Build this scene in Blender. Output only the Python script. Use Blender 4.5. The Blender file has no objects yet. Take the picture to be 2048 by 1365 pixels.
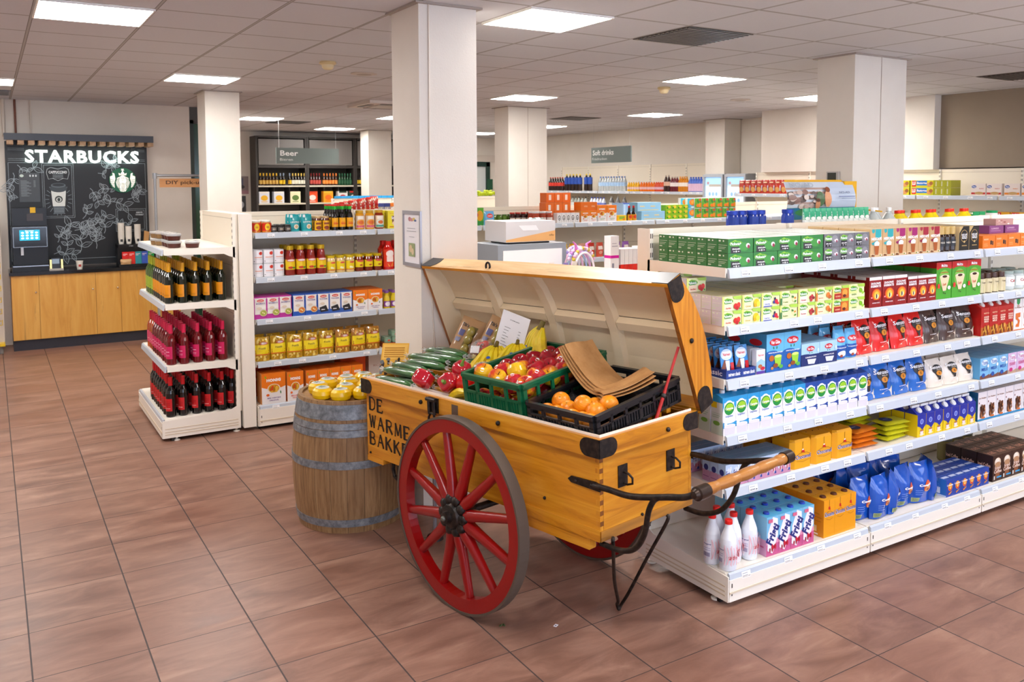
import bpy, math, random
from mathutils import Matrix, Vector
random.seed(7)
C = bpy.context.scene.collection
PI = math.pi
# ---------------------------------------------------------------- camera, world, exposure
def make_camera():
    yaw, pitch, roll = math.radians(31.4985), math.radians(3.873), math.radians(-0.2076)
    cy, sy = math.cos(yaw), math.sin(yaw)
    f = Vector((sy*math.cos(pitch), cy*math.cos(pitch), -math.sin(pitch)))
    r = Vector((cy, -sy, 0)); u = r.cross(f)
    c, s = math.cos(roll), math.sin(roll)
    r2 = r*c+u*s; u2 = u*c-r*s
    cam = bpy.data.cameras.new('camera'); o = bpy.data.objects.new('camera', cam); C.objects.link(o)
    m = Matrix((r2, u2, -f)).transposed().to_4x4(); m.translation = Vector((0, 0, 2.0403))
    o.matrix_world = m
    cam.sensor_fit = 'HORIZONTAL'; cam.sensor_width = 36; cam.lens = 1707.06/2048*36
    cam.shift_y = -199.3/2048; cam.clip_start = .05; cam.clip_end = 100
    cam.dof.use_dof = True; cam.dof.focus_distance = 4.3; cam.dof.aperture_fstop = 6.5
    bpy.context.scene.camera = o
make_camera()
sc = bpy.context.scene
sc.view_settings.view_transform = 'Standard'; sc.view_settings.look = 'None'
sc.view_settings.gamma = 1; sc.view_settings.use_curve_mapping = False
sc.view_settings.exposure = 0.25
W = bpy.data.worlds.new('sky'); sc.world = W; W.use_nodes = True
W.node_tree.nodes['Background'].inputs[0].default_value = (.68, .78, 1, 1)
W.node_tree.nodes['Background'].inputs[1].default_value = 5
PANEL = 33      # ceiling panel strength
# ---------------------------------------------------------------- materials
def lin(h):
    if not isinstance(h, str): return (h[0], h[1], h[2], 1)
    v = [int(h[i:i+2], 16)/255 for i in (0, 2, 4)]
    return tuple((c/12.92 if c <= .04045 else ((c+.055)/1.055)**2.4) for c in v)+(1,)
_m = {}
def M(col, rough=.45, metal=0, trans=0, emit=0, alpha=1, coat=0, ior=1.45):
    k = (col, rough, metal, trans, emit, alpha, coat)
    if k in _m: return _m[k]
    m = bpy.data.materials.new('paint_'+str(col)); m.use_nodes = True
    b = m.node_tree.nodes['Principled BSDF']
    b.inputs['Base Color'].default_value = lin(col); b.inputs['Roughness'].default_value = rough
    b.inputs['Metallic'].default_value = metal; b.inputs['Transmission Weight'].default_value = trans
    b.inputs['Alpha'].default_value = alpha; b.inputs['Coat Weight'].default_value = coat; b.inputs['IOR'].default_value = ior
    if emit: b.inputs['Emission Color'].default_value = lin(col); b.inputs['Emission Strength'].default_value = emit
    _m[k] = m; return m
def nmat(name, fn, rough=.5, metal=0):
    m = bpy.data.materials.new(name); m.use_nodes = True; nt = m.node_tree
    b = nt.nodes['Principled BSDF']; b.inputs['Roughness'].default_value = rough; b.inputs['Metallic'].default_value = metal
    fn(nt, b); return m
def N(nt, t, **kw):
    n = nt.nodes.new(t)
    for k, v in kw.items():
        if k[0] == 'i': n.inputs[int(k[1:])].default_value = v
        else: setattr(n, k, v)
    return n
def ramp(nt, src, stops):
    r = N(nt, 'ShaderNodeValToRGB'); e = r.color_ramp.elements
    while len(e) < len(stops): e.new(.5)
    for x, (p, c) in zip(e, stops): x.position = p; x.color = lin(c)
    nt.links.new(src, r.inputs[0]); return r.outputs[0]
def coords(nt, scale=(1, 1, 1), loc=(0, 0, 0), rot=(0, 0, 0)):
    t = N(nt, 'ShaderNodeTexCoord'); m = N(nt, 'ShaderNodeMapping')
    m.inputs['Scale'].default_value = scale; m.inputs['Location'].default_value = loc; m.inputs['Rotation'].default_value = rot
    nt.links.new(t.outputs['Object'], m.inputs[0]); return m.outputs[0]
def noise(nt, vec, scale, detail=4, rough=.5, dist=0):
    n = N(nt, 'ShaderNodeTexNoise'); n.inputs['Scale'].default_value = scale; n.inputs['Detail'].default_value = detail
    n.inputs['Roughness'].default_value = rough; n.inputs['Distortion'].default_value = dist
    nt.links.new(vec, n.inputs['Vector']); return n.outputs[0]
def mix(nt, f, a, b, mode='MIX'):
    m = N(nt, 'ShaderNodeMix', data_type='RGBA', blend_type=mode)
    for s, v in ((m.inputs[0], f), (m.inputs[6], a), (m.inputs[7], b)):
        if hasattr(v, 'is_linked'): nt.links.new(v, s)
        else: s.default_value = v if not isinstance(v, str) else lin(v)
    return m.outputs[2]
def mth(nt, op, a, b=None, c=None):
    m = N(nt, 'ShaderNodeMath', operation=op)
    for i, v in enumerate((a, b, c)):
        if v is None: continue
        if hasattr(v, 'is_linked'): nt.links.new(v, m.inputs[i])
        else: m.inputs[i].default_value = v
    return m.outputs[0]
def bump(nt, b, h, strength=.3, dist=.01):
    n = N(nt, 'ShaderNodeBump'); n.inputs['Strength'].default_value = strength; n.inputs['Distance'].default_value = dist
    nt.links.new(h, n.inputs['Height']); nt.links.new(n.outputs[0], b.inputs['Normal'])
def wood(name, axis, c0, c1, c2, rough=.35, sc=1., dark=.28):
    def fn(nt, b):
        s = [14, 14, 14]; s[axis] = 1.2
        v = coords(nt, tuple(x*sc for x in s))
        a = noise(nt, v, 1.4, 6, .6, 1.2)
        col = ramp(nt, a, [(.2, c0), (.46, c1), (.76, c2)])
        s2 = [5, 5, 5]; s2[axis] = .7
        g = noise(nt, coords(nt, tuple(x*sc for x in s2)), 1.3, 3, .6, .5)
        f = mth(nt, 'MULTIPLY', ramp(nt, g, [(.52, '000000'), (.75, 'ffffff')]), dark)
        col = mix(nt, f, col, c0); kn = noise(nt, coords(nt, tuple(x*.45*sc for x in s)), 3.5, 8, .75, .4)
        col = mix(nt, ramp(nt, kn, [(.60, '000000'), (.70, 'aaaaaa')]), col, '3a1c08')
        nt.links.new(col, b.inputs['Base Color'])
        bump(nt, b, a, .15, .004)
    return nmat(name, fn, rough)
# ---------------------------------------------------------------- mesh builder
class MB:
    def __init__(s): s.v = []; s.f = []; s.mi = []; s.sm = []; s.mats = []; s.T = None
    def m(s, mat):
        if isinstance(mat, str): mat = M(mat)
        if mat not in s.mats: s.mats.append(mat)
        return s.mats.index(mat)
    def add(s, vs, fs, mat, smooth=False):
        o = len(s.v); i = s.m(mat)
        for p in vs:
            p = Vector(p)
            if s.T is not None: p = s.T @ p
            s.v.append(tuple(p))
        for f in fs: s.f.append([o+k for k in f]); s.mi.append(i); s.sm.append(smooth)
        return s
    def box(s, x0, y0, z0, x1, y1, z1, mat, top=None, side=None):
        vs = [(x, y, z) for z in (z0, z1) for y in (y0, y1) for x in (x0, x1)]
        s.add(vs, [(0, 1, 5, 4)], mat); s.add(vs, [(3, 2, 6, 7), (2, 0, 4, 6), (1, 3, 7, 5), (0, 2, 3, 1)], side or mat)
        s.add(vs, [(4, 5, 7, 6)], top or mat); return s
    def tube(s, pts, r, mat, n=8, closed=False, smooth=True):
        pts = [Vector(p) for p in pts]; k = len(pts); rs = r if isinstance(r, (list, tuple)) else [r]*k
        vs = []; fs = []; up = None
        for i, p in enumerate(pts):
            a = pts[(i-1) % k] if (closed or i) else p; b = pts[(i+1) % k] if (closed or i < k-1) else p
            d = (b-a).normalized()
            if up is None:
                up = Vector((0, 0, 1)) if abs(d.z) < .9 else Vector((1, 0, 0))
            x = d.cross(up).normalized(); up = x.cross(d).normalized()
            for j in range(n):
                t = 2*PI*j/n; vs.append(p+(x*math.cos(t)+up*math.sin(t))*rs[i])
        for i in range(k if closed else k-1):
            for j in range(n):
                a = i*n+j; b = i*n+(j+1) % n; c = ((i+1) % k)*n+(j+1) % n; d = ((i+1) % k)*n+j
                fs.append((a, b, c, d))
        s.add(vs, fs, mat, smooth)
        if not closed: s.add(vs[:n], [tuple(range(n))[::-1]], mat); s.add(vs[-n:], [tuple(range(n))], mat)
        return s
    def lathe(s, prof, mat, n=20, caps=True, mats=None):
        # prof list of (r,z) ; mats optional list per segment
        vs = []
        for r, z in prof: vs += [(r*math.cos(2*PI*j/n), r*math.sin(2*PI*j/n), z) for j in range(n)]
        for i in range(len(prof)-1):
            mm = mats[i] if mats else mat
            s.add(vs[i*n:(i+2)*n], [(j, (j+1) % n, n+(j+1) % n, n+j) for j in range(n)], mm, True)
        if caps:
            if prof[-1][0] > 1e-5: s.add(vs[-n:], [tuple(range(n))], mats[-1] if mats else mat)
            if prof[0][0] > 1e-5: s.add(vs[:n], [tuple(range(n))[::-1]], mats[0] if mats else mat)
        return s
    def prism(s, poly, h0, h1, mat, axis='z', smooth=False):
        def P(a, b, h): return (a, b, h) if axis == 'z' else ((a, h, b) if axis == 'y' else (h, a, b))
        n = len(poly); vs = [P(a, b, h0) for a, b in poly]+[P(a, b, h1) for a, b in poly]
        s.add(vs, [tuple(range(n))[::-1], tuple(range(n, 2*n))], mat)
        s.add(vs, [(i, (i+1) % n, n+(i+1) % n, n+i) for i in range(n)], mat, smooth); return s
    def grid(s, fn, nu, nv, mat, smooth=True):
        vs = [fn(i/nu, j/nv) for j in range(nv+1) for i in range(nu+1)]
        fs = [(j*(nu+1)+i, j*(nu+1)+i+1, (j+1)*(nu+1)+i+1, (j+1)*(nu+1)+i) for j in range(nv) for i in range(nu)]
        return s.add(vs, fs, mat, smooth)
    def ball(s, c, r, mat, n=12, sc=(1, 1, 1)):
        c = Vector(c); k = n//2; vs = [c+Vector((0, 0, -r*sc[2]))]
        for i in range(1, k):
            t = PI*i/k
            for j in range(n):
                a = 2*PI*j/n; vs.append(c+Vector((r*sc[0]*math.sin(t)*math.cos(a), r*sc[1]*math.sin(t)*math.sin(a), -r*sc[2]*math.cos(t))))
        vs.append(c+Vector((0, 0, r*sc[2]))); L = len(vs)-1
        fs = [(0, 1+(j+1) % n, 1+j) for j in range(n)]
        for i in range(k-2):
            fs += [(1+i*n+j, 1+i*n+(j+1) % n, 1+(i+1)*n+(j+1) % n, 1+(i+1)*n+j) for j in range(n)]
        fs += [(L, 1+(k-2)*n+j, 1+(k-2)*n+(j+1) % n) for j in range(n)]
        return s.add(vs, fs, mat, True)
    def art(s, prims, w, h, fmap):
        # fmap(x,z,layer)->3d ; prims in 0..1 units of w,h
        for k, p in enumerate(prims):
            c = p[-1]; c = M(c, .35) if isinstance(c, str) else c; t = p[0]; L = k+1
            if t == 'r':
                x0, y0, x1, y1 = p[1:5]; n = 6; q = [[(x0+(x1-x0)*i/n, y0+(y1-y0)*j/4) for i in range(n+1)] for j in range(5)]
                s.add([fmap(a*w, b*h, L) for r_ in q for a, b in r_], [(j*(n+1)+i, j*(n+1)+i+1, (j+1)*(n+1)+i+1, (j+1)*(n+1)+i) for j in range(4) for i in range(n)], c)
            elif t == 'e':
                cx, cy, rx, ry = p[1:5]; n = 18; vs = [fmap(cx*w, cy*h, L)]
                for q in (.5, 1): vs += [fmap((cx+q*rx*math.cos(2*PI*i/n))*w, (cy+q*ry*math.sin(2*PI*i/n))*h, L) for i in range(n)]
                s.add(vs, [(0, 1+i, 1+(i+1) % n) for i in range(n)]+[(1+i, 1+n+i, 1+n+(i+1) % n, 1+(i+1) % n) for i in range(n)], c)
            elif t == 'p':
                s.add([fmap(a*w, b*h, L) for a, b in p[1]], [tuple(range(len(p[1])))], c)
            elif t == 't':
                tx, cx, cy, tw, th = p[1:6]; vs, fs = glyph(tx, p[6] if len(p) > 7 else 0); an = p[7] if len(p) > 8 else 0; ca, sa = math.cos(an), math.sin(an)
                s.add([fmap(cx*w+a*tw*w*ca-b*th*h*sa, cy*h+a*tw*w*sa+b*th*h*ca, L) for a, b in vs], fs, c)
            elif t == 'l':
                pts, lw = p[1:3]; vs = []
                for i in range(len(pts)):
                    a = pts[max(i-1, 0)]; b = pts[min(i+1, len(pts)-1)]; dx = (b[0]-a[0])*w; dy = (b[1]-a[1])*h; d = math.hypot(dx, dy) or 1
                    ox, oy = -dy/d*lw/2, dx/d*lw/2
                    vs += [fmap(pts[i][0]*w+ox, pts[i][1]*h+oy, L), fmap(pts[i][0]*w-ox, pts[i][1]*h-oy, L)]
                s.add(vs, [(2*i+1, 2*i+3, 2*i+2, 2*i) for i in range(len(pts)-1)], c)
        return s
    def build(s, name, parent=None, loc=(0, 0, 0), rz=0, bevel=0):
        me = bpy.data.meshes.new(name); me.from_pydata(s.v, [], s.f)
        for m_ in s.mats: me.materials.append(m_)
        me.polygons.foreach_set('material_index', s.mi); me.polygons.foreach_set('use_smooth', s.sm); me.update()
        o = bpy.data.objects.new(name, me); C.objects.link(o); o.location = loc; o.rotation_euler = (0, 0, rz)
        if parent: o.parent = parent
        if bevel:
            b = o.modifiers.new('bevel', 'BEVEL'); b.width = bevel; b.segments = 2; b.limit_method = 'ANGLE'
        return o
_g = {}
def glyph(t, bold=0):
    if (t, bold) in _g: return _g[(t, bold)]
    cu = bpy.data.curves.new('tmp', 'FONT'); cu.body = t; cu.resolution_u = 2; cu.offset = bold*.02
    if bold > 1: cu.space_character = 1.12
    ob = bpy.data.objects.new('tmp', cu); C.objects.link(ob)
    dg = bpy.context.evaluated_depsgraph_get(); dg.update()
    me = bpy.data.meshes.new_from_object(ob.evaluated_get(dg))
    vs = [(v.co.x, v.co.y) for v in me.vertices]; fs = [tuple(p.vertices) for p in me.polygons]
    fs = [f for f, p in zip(fs, me.polygons)]
    bpy.data.objects.remove(ob); bpy.data.curves.remove(cu); bpy.data.meshes.remove(me)
    x0 = min(v[0] for v in vs); x1 = max(v[0] for v in vs); y0 = min(v[1] for v in vs); y1 = max(v[1] for v in vs)
    vs = [((a-x0)/(x1-x0)-.5, (b-y0)/(y1-y0)-.5) for a, b in vs]
    _g[(t, bold)] = (vs, fs); return _g[(t, bold)]
def R(x0, y0, x1, y1, c): return ('r', x0, y0, x1, y1, c)
def E(cx, cy, rx, ry, c): return ('e', cx, cy, rx, ry, c)
def T(t, cx, cy, w, h, c, b=1): return ('t', t, cx, cy, w, h, b, c)
def Pg(pts, c): return ('p', pts, c)
def L(pts, lw, c): return ('l', pts, lw, c)
def front(w, y): return lambda x, z, k: (x-w/2, y-.0004*k, z)
def left(w, x0): return lambda x, z, k: (x0-.0004*k, w/2-x, z)
def wrap(w, r, rz=0): return lambda x, z, k: ((r+.0006*k+.0006)*math.sin((x-w/2)/r+rz), -(r+.0006*k+.0006)*math.cos((x-w/2)/r+rz), z)
# ---------------------------------------------------------------- tagging
def empty(name, loc=(0, 0, 0), rz=0):
    o = bpy.data.objects.new(name, None); C.objects.link(o); o.location = loc; o.rotation_euler = (0, 0, rz); o.empty_display_size = .1; return o
def tag(o, label, cat, group=None):
    o['label'] = label; o['category'] = cat
    if group: o['group'] = group
    return o
def struct(o): o['kind'] = 'structure'; return o
KIDS = {}
def kids(o):
    return [c for c in bpy.data.objects if c.parent == o]
def copy_tree(o):
    r = o.copy(); C.objects.link(r)
    if o.name not in KIDS: KIDS[o.name] = kids(o)
    for ch in KIDS[o.name]:
        c = ch.copy(); C.objects.link(c); c.parent = r
        if ch.name not in KIDS: KIDS[ch.name] = kids(ch)
        for g in KIDS[ch.name]:
            d = g.copy(); C.objects.link(d); d.parent = c
    return r
USED = set()
def place(p, x, y, z, label, cat=None, group=None, rz=0, s=None):
    if p.name in USED: o = copy_tree(p)
    else: kids_ = kids(p); KIDS[p.name] = kids_; USED.add(p.name); o = p
    o.location = (x, y, z); o.rotation_euler = (0, 0, rz)
    if s: o.scale = (s if isinstance(s, tuple) else (s, s, s))
    o['label'] = label
    if cat: o['category'] = cat
    if group: o['group'] = group
    elif 'group' in o: del o['group']
    return o
ORD = ['first', 'second', 'third', 'fourth', 'fifth', 'sixth', 'seventh', 'eighth', 'ninth', 'tenth', 'eleventh', 'twelfth', 'thirteenth', 'fourteenth', 'fifteenth', 'sixteenth', 'seventeenth', 'eighteenth', 'nineteenth', 'twentieth']
def rank(i, n, word='from left'):
    if n == 1: return ''
    if i == 0: return ', leftmost' if 'left' in word else ', nearest'
    if i == n-1 and n > 2: return ', rightmost' if 'left' in word else ', farthest'
    return ', '+ORD[i]+' '+word
def grid_put(p, desc, cat, group, xs, ys, zs, jit=.0, rj=0, keep=None, rz=0):
    n = 0
    for k, z in enumerate(zs):
        for j, y in enumerate(ys):
            for i, x in enumerate(xs):
                if keep and not keep(i, j, k): continue
                lb = desc+rank(i, len(xs))
                if len(ys) > 1: lb += ', front row' if j == 0 else ', '+ORD[j]+' row back'
                if len(zs) > 1: lb += ', '+({0: 'bottom', len(zs)-1: 'top'}.get(k, 'middle'))+' layer'
                place(p, x+random.uniform(-jit, jit), y+random.uniform(-jit, jit), z, lb, cat, group, rz+random.uniform(-rj, rj)); n += 1
    return n
def mid(a): return [(a[i]+a[i+1])/2 for i in range(len(a)-1)]
# ---------------------------------------------------------------- room
ZC = 3.13
CREAM = M('f2ebde', .4)
def floor_fn(nt, b):
    sx, sy, x0, y0 = .4457, .4304, .0811, 3.9327
    v = coords(nt); s = N(nt, 'ShaderNodeSeparateXYZ'); nt.links.new(v, s.inputs[0])
    u = mth(nt, 'DIVIDE', mth(nt, 'SUBTRACT', s.outputs[0], x0), sx); w = mth(nt, 'DIVIDE', mth(nt, 'SUBTRACT', s.outputs[1], y0), sy)
    fu = mth(nt, 'FRACT', u); fw = mth(nt, 'FRACT', w)
    cmb = N(nt, 'ShaderNodeCombineXYZ'); nt.links.new(mth(nt, 'FLOOR', u), cmb.inputs[0]); nt.links.new(mth(nt, 'FLOOR', w), cmb.inputs[1])
    wn = N(nt, 'ShaderNodeTexWhiteNoise', noise_dimensions='2D'); nt.links.new(cmb.outputs[0], wn.inputs['Vector'])
    # per-tile shifted cloud
    va = N(nt, 'ShaderNodeVectorMath', operation='MULTIPLY_ADD'); nt.links.new(wn.outputs['Color'], va.inputs[0]); va.inputs[1].default_value = (30, 30, 30); nt.links.new(v, va.inputs[2])
    mp = N(nt, 'ShaderNodeMapping'); mp.inputs['Scale'].default_value = (1, 3.2, 1); nt.links.new(va.outputs[0], mp.inputs[0])
    a = noise(nt, mp.outputs[0], 2.6, 7, .62, .6)
    col = ramp(nt, a, [(.25, '65483d'), (.45, '866354'), (.6, '9b7665'), (.78, 'b6947f')])
    col = mix(nt, mth(nt, 'MULTIPLY', wn.outputs['Value'], .35), col, '8d5e49')
    a2 = noise(nt, mp.outputs[0], 9, 6, .7, .3)
    col = mix(nt, ramp(nt, a2, [(.56, '000000'), (.72, '555555')]), col, '5c463e')
    g1 = mth(nt, 'LESS_THAN', mth(nt, 'MINIMUM', fu, mth(nt, 'SUBTRACT', 1, fu)), .0075)
    g2 = mth(nt, 'LESS_THAN', mth(nt, 'MINIMUM', fw, mth(nt, 'SUBTRACT', 1, fw)), .005)
    g = mth(nt, 'MAXIMUM', g1, g2)
    nt.links.new(mix(nt, g, col, '453a38'), b.inputs['Base Color'])
    nt.links.new(mth(nt, 'ADD', mth(nt, 'MULTIPLY', a, .25), mth(nt, 'ADD', .24, mth(nt, 'MULTIPLY', g, .3))), b.inputs['Roughness'])
    b.inputs['Specular IOR Level'].default_value = .5
    bump(nt, b, mth(nt, 'SUBTRACT', mth(nt, 'MULTIPLY', a2, .15), g), .35, .003)
FLOOR = nmat('terracotta_tile', floor_fn, .4)
GX, GY, X0C, Y0C = .652, .63, 2.89, 4.48
def ceil_fn(nt, b):
    v = coords(nt); s = N(nt, 'ShaderNodeSeparateXYZ'); nt.links.new(v, s.inputs[0])
    fu = mth(nt, 'FRACT', mth(nt, 'DIVIDE', mth(nt, 'SUBTRACT', s.outputs[0], X0C), GX)); fw = mth(nt, 'FRACT', mth(nt, 'DIVIDE', mth(nt, 'SUBTRACT', s.outputs[1], Y0C), GY))
    du = mth(nt, 'MINIMUM', fu, mth(nt, 'SUBTRACT', 1, fu)); dw = mth(nt, 'MINIMUM', fw, mth(nt, 'SUBTRACT', 1, fw)); d = mth(nt, 'MINIMUM', du, dw)
    g = mth(nt, 'LESS_THAN', d, .011); e = mth(nt, 'LESS_THAN', d, .018)
    a = noise(nt, v, 60, 3, .6)
    col = mix(nt, mth(nt, 'MULTIPLY', a, .5), 'd3d3d8', 'c6c5ca')
    col = mix(nt, e, col, '77726f'); col = mix(nt, g, col, 'b0acaa')  # darker band edging each T-bar is its shadow line, painted into the colour
    nt.links.new(col, b.inputs['Base Color']); bump(nt, b, mth(nt, 'MULTIPLY', g, -1), .4, .004)
CEIL = nmat('ceiling_tile', ceil_fn, .7)
def plaster(name, c, rough=.75):
    def fn(nt, b):
        a = noise(nt, coords(nt), 3, 5, .6); h = noise(nt, coords(nt), 90, 3, .6)
        nt.links.new(mix(nt, mth(nt, 'MULTIPLY', a, .25), c, 'b7a894'), b.inputs['Base Color']); bump(nt, b, h, .25, .003)
    return nmat(name, fn, rough)
WALL = plaster('wall_paint', 'e9e2d8'); COLM = plaster('column_paint', 'eae4da'); GREYW = plaster('grey_wall_paint', '8b7b69')
XL, XR, YF, YB = -2.6, 11.05, -3.2, 17.8
def slab(name, b, mat):
    o = MB().box(*b, mat).build(name); return struct(o)
slab('floor', (XL-.2, YF-.2, -.1, XR+.2, YB+.2, 0), FLOOR)
slab('ceiling', (XL-.2, YF-.2, ZC, XR+.2, YB+.2, ZC+.1), CEIL)
slab('wall_left', (XL-.12, YF, 0, XL, 12.6, ZC), WALL)
slab('wall_back_left', (XL, 12.6, 0, 2.44, 12.72, ZC), WALL)
slab('wall_passage', (3.02, 12.74, 0, 3.12, YB, ZC), WALL)
slab('wall_back', (3.12, YB, 0, XR+.12, YB+.12, ZC), WALL)
slab('wall_right', (XR, YF, 0, XR+.12, YB, ZC), WALL)
# front wall with daylight window openings behind the viewer
m = MB(); m.box(XL, YF-.12, 0, XR, YF, .5, WALL); m.box(XL, YF-.12, 2.75, XR, YF, ZC, WALL)
for x in (XL, -.9, 2.6, 6.1, 9.6): m.box(x, YF-.12, .5, x+.5 if x < 9 else XR, YF, 2.75, WALL)
struct(m.build('wall_front'))
GL = M('ffffff', .02, trans=1, alpha=1, ior=1.0)
for i, (x0, x1) in enumerate(((-2.1, -.9), (-.4, 2.6), (3.1, 6.1), (6.6, 9.6))):
    w = MB(); g = .05
    for b in ((x0, .5, x0+g, 2.75), (x1-g, .5, x1, 2.75), (x0, .5, x1, .5+g), (x0, 2.75-g, x1, 2.75), ((x0+x1)/2-.02, .5, (x0+x1)/2+.02, 2.75)):
        w.box(b[0], YF-.09, b[1], b[2], YF-.03, b[3], '3a4a44')
    o = struct(w.build('window_%d' % (i+1)))
# bulkheads on the right wall
slab('trim_1', (10.12, 6.4, 2.2, XR, 9.2, ZC), WALL)
slab('trim_2', (10.25, 1.0, 2.215, XR, 6.398, ZC-.002), GREYW)
# dark recess and green glazed door behind the left column
d = MB(); d.box(2.44, 12.64, 0, 2.5, 12.74, 2.95, '2e3a33'); d.box(2.96, 12.64, 0, 3.02, 12.74, 2.95, '2e3a33'); d.box(2.44, 12.64, 2.9, 3.02, 12.74, ZC, '4b4844')
do = struct(d.build('door_1')); 
def green_fn(nt, b):
    a = noise(nt, coords(nt, (4, 4, .6)), 2, 3)
    nt.links.new(ramp(nt, a, [(.3, '16402a'), (.7, '2a6143')]), b.inputs['Base Color'])
MB().box(2.5, 12.68, .03, 2.96, 12.71, 2.9, nmat('green_glass', green_fn, .15)).build('door_panel', do)
h = MB().tube([(2.56, 12.68, 1.0), (2.56, 12.63, 1.0), (2.56, 12.63, 1.3), (2.56, 12.68, 1.3)], .012, M('b8b8b8', .3, 1)).build('door_handle', do)
# far back door
d = MB(); d.box(9.6, 17.72, 0, 9.72, 17.8, 2.55, '1e3b33'); d.box(10.15, 17.72, 0, 10.25, 17.8, 2.55, '1e3b33'); d.box(9.6, 17.72, 2.45, 10.25, 17.8, 2.56, '1e3b33')
d.box(9.2, 17.74, 2.56, 10.6, 17.8, 2.72, 'cfc5ba')
do = struct(d.build('door_2')); MB().box(9.72, 17.76, 0, 10.15, 17.8, 2.45, M('cdd3d2', .2)).build('door_panel', do); MB().box(10.16, 17.68, 1.9, 10.3, 17.72, 2.15, '1c5138').build('closer', do)
# columns
for i, (x0, y0, x1, y1) in enumerate(((2.235, 4.71, 2.63, 5.11), (2.17, 10.3, 2.56, 10.72), (6.27, 4.69, 6.98, 5.07), (6.27, 10.32, 6.92, 10.7), (6.55, 16.2, 7.05, 16.62), (10.66, 10.5, 11.04, 10.95))):
    o = slab('column' if i == 0 else 'column', (x0, y0, 0, x1, y1, ZC), COLM)
    tr = MB()
    for b in ((x0-.03, y0-.03, x1+.03, y0), (x0-.03, y1, x1+.03, y1+.03), (x0-.03, y0, x0, y1), (x1, y0, x1+.03, y1)): tr.box(b[0], b[1], ZC-.012, b[2], b[3], ZC-.001, 'a79c92')
    tr.build('collar', o)
    if i in (2, 3): MB().box((x0+x1)/2-.003, y0-.004, 0, (x0+x1)/2+.003, y0, ZC, 'b9aa9c').build('seam', o)
# cable down the near column
MB().tube([(2.3, 4.705, 3.12), (2.297, 4.705, 2.4), (2.302, 4.705, 1.8), (2.305, 4.705, 1.3), (2.32, 4.703, 1.05), (2.34, 4.70, .6), (2.34, 4.7, .3)], .005, 'e0d5c6', 6).build('cable')
tag(bpy.data.objects['cable'], 'thin off-white cable running down the near white column', 'cable')
# ceiling fixtures
def cell(i, j): return X0C+GX*(i+.5), Y0C+GY*(j+.5)
lp = MB(); lp.box(-GX/2+.012, -GY/2+.012, -.012, GX/2-.012, GY/2-.012, -.004, M('fffaf5', .5, emit=PANEL))
LP = empty('ceiling_light'); fr = MB()
for b in ((-GX/2+.003, -GY/2+.003, GX/2-.003, -GY/2+.014), (-GX/2+.003, GY/2-.014, GX/2-.003, GY/2-.003), (-GX/2+.003, -GY/2+.014, -GX/2+.014, GY/2-.014), (GX/2-.014, -GY/2+.014, GX/2-.003, GY/2-.014)):
    fr.box(b[0], b[1], -.014, b[2], b[3], -.001, 'f4f0ea')
lp.build('diffuser', LP); fr.build('frame', LP)
LD = {(0, 0): 'ceiling light panel to the right of the near column', (-4, 2): 'large ceiling light panel at upper left, above the aisle',
 (-2, 7): 'ceiling light panel above the wine shelf', (5, 3): 'ceiling light panel left of the column with the thermostat', (4, 7): 'ceiling light panel right of the near column, mid room',
 (9, 9): 'ceiling light panel in front of the soft drinks sign', (1, 15): 'ceiling light panel just right of the left column', (4, 18): 'ceiling light panel above the beer sign', (4, 13): 'ceiling light panel half hidden left of the near column, far row',
 (9, 14): 'ceiling light panel far off, right of the mid column', (9, 4): 'ceiling light panel beside the thermostat column', (9, 18): 'ceiling light panel farthest back by the dark green door', (-5, 9): 'ceiling light panel cut by the left picture edge above the coffee wall',
 (-4, -4): None, (0, -5): None, (5, -4): None, (9, -5): None, (5, -9): None, (0, -10): None, (-6, 4): None}
for (i, j), lb in LD.items():
    x, y = cell(i, j)
    place(LP, x, y, ZC, lb or ('ceiling light panel behind the camera, %s' % {(-4, -4): 'leftmost', (0, -5): 'centre left', (5, -4): 'centre right', (9, -5): 'right', (5, -9): 'rear right', (0, -10): 'rear left', (-6, 4): 'off to the left', (10, 1): 'off to the right'}[(i, j)]), 'ceiling light', 'square ceiling light panels')
def vent(i, j, lb):
    x, y = cell(i, j); e = tag(empty('ceiling_vent', (x, y, ZC)), lb, 'vent')
    MB().box(-GX/2+.01, -GY/2+.01, -.006, GX/2-.01, GY/2-.01, -.001, M('5e5854', .25, .7)).build('plate', e)
    f = MB()
    for k in range(12): f.box(-GX/2+.03, -GY/2+.04+k*.048, -.012, GX/2-.03, -GY/2+.055+k*.048, -.006, M('77706b', .3, .6))
    f.build('louvre', e)
vent(2, 0, 'dark metal ceiling vent near the top centre right'); vent(9, 0, 'dark metal ceiling vent at the far right edge'); vent(-5, 11, 'dark metal ceiling vent above the coffee counter'); vent(2, 16, 'dark metal ceiling vent above the beer shelves'); vent(8, 11, 'dark metal ceiling vent right of the mid column')
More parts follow.
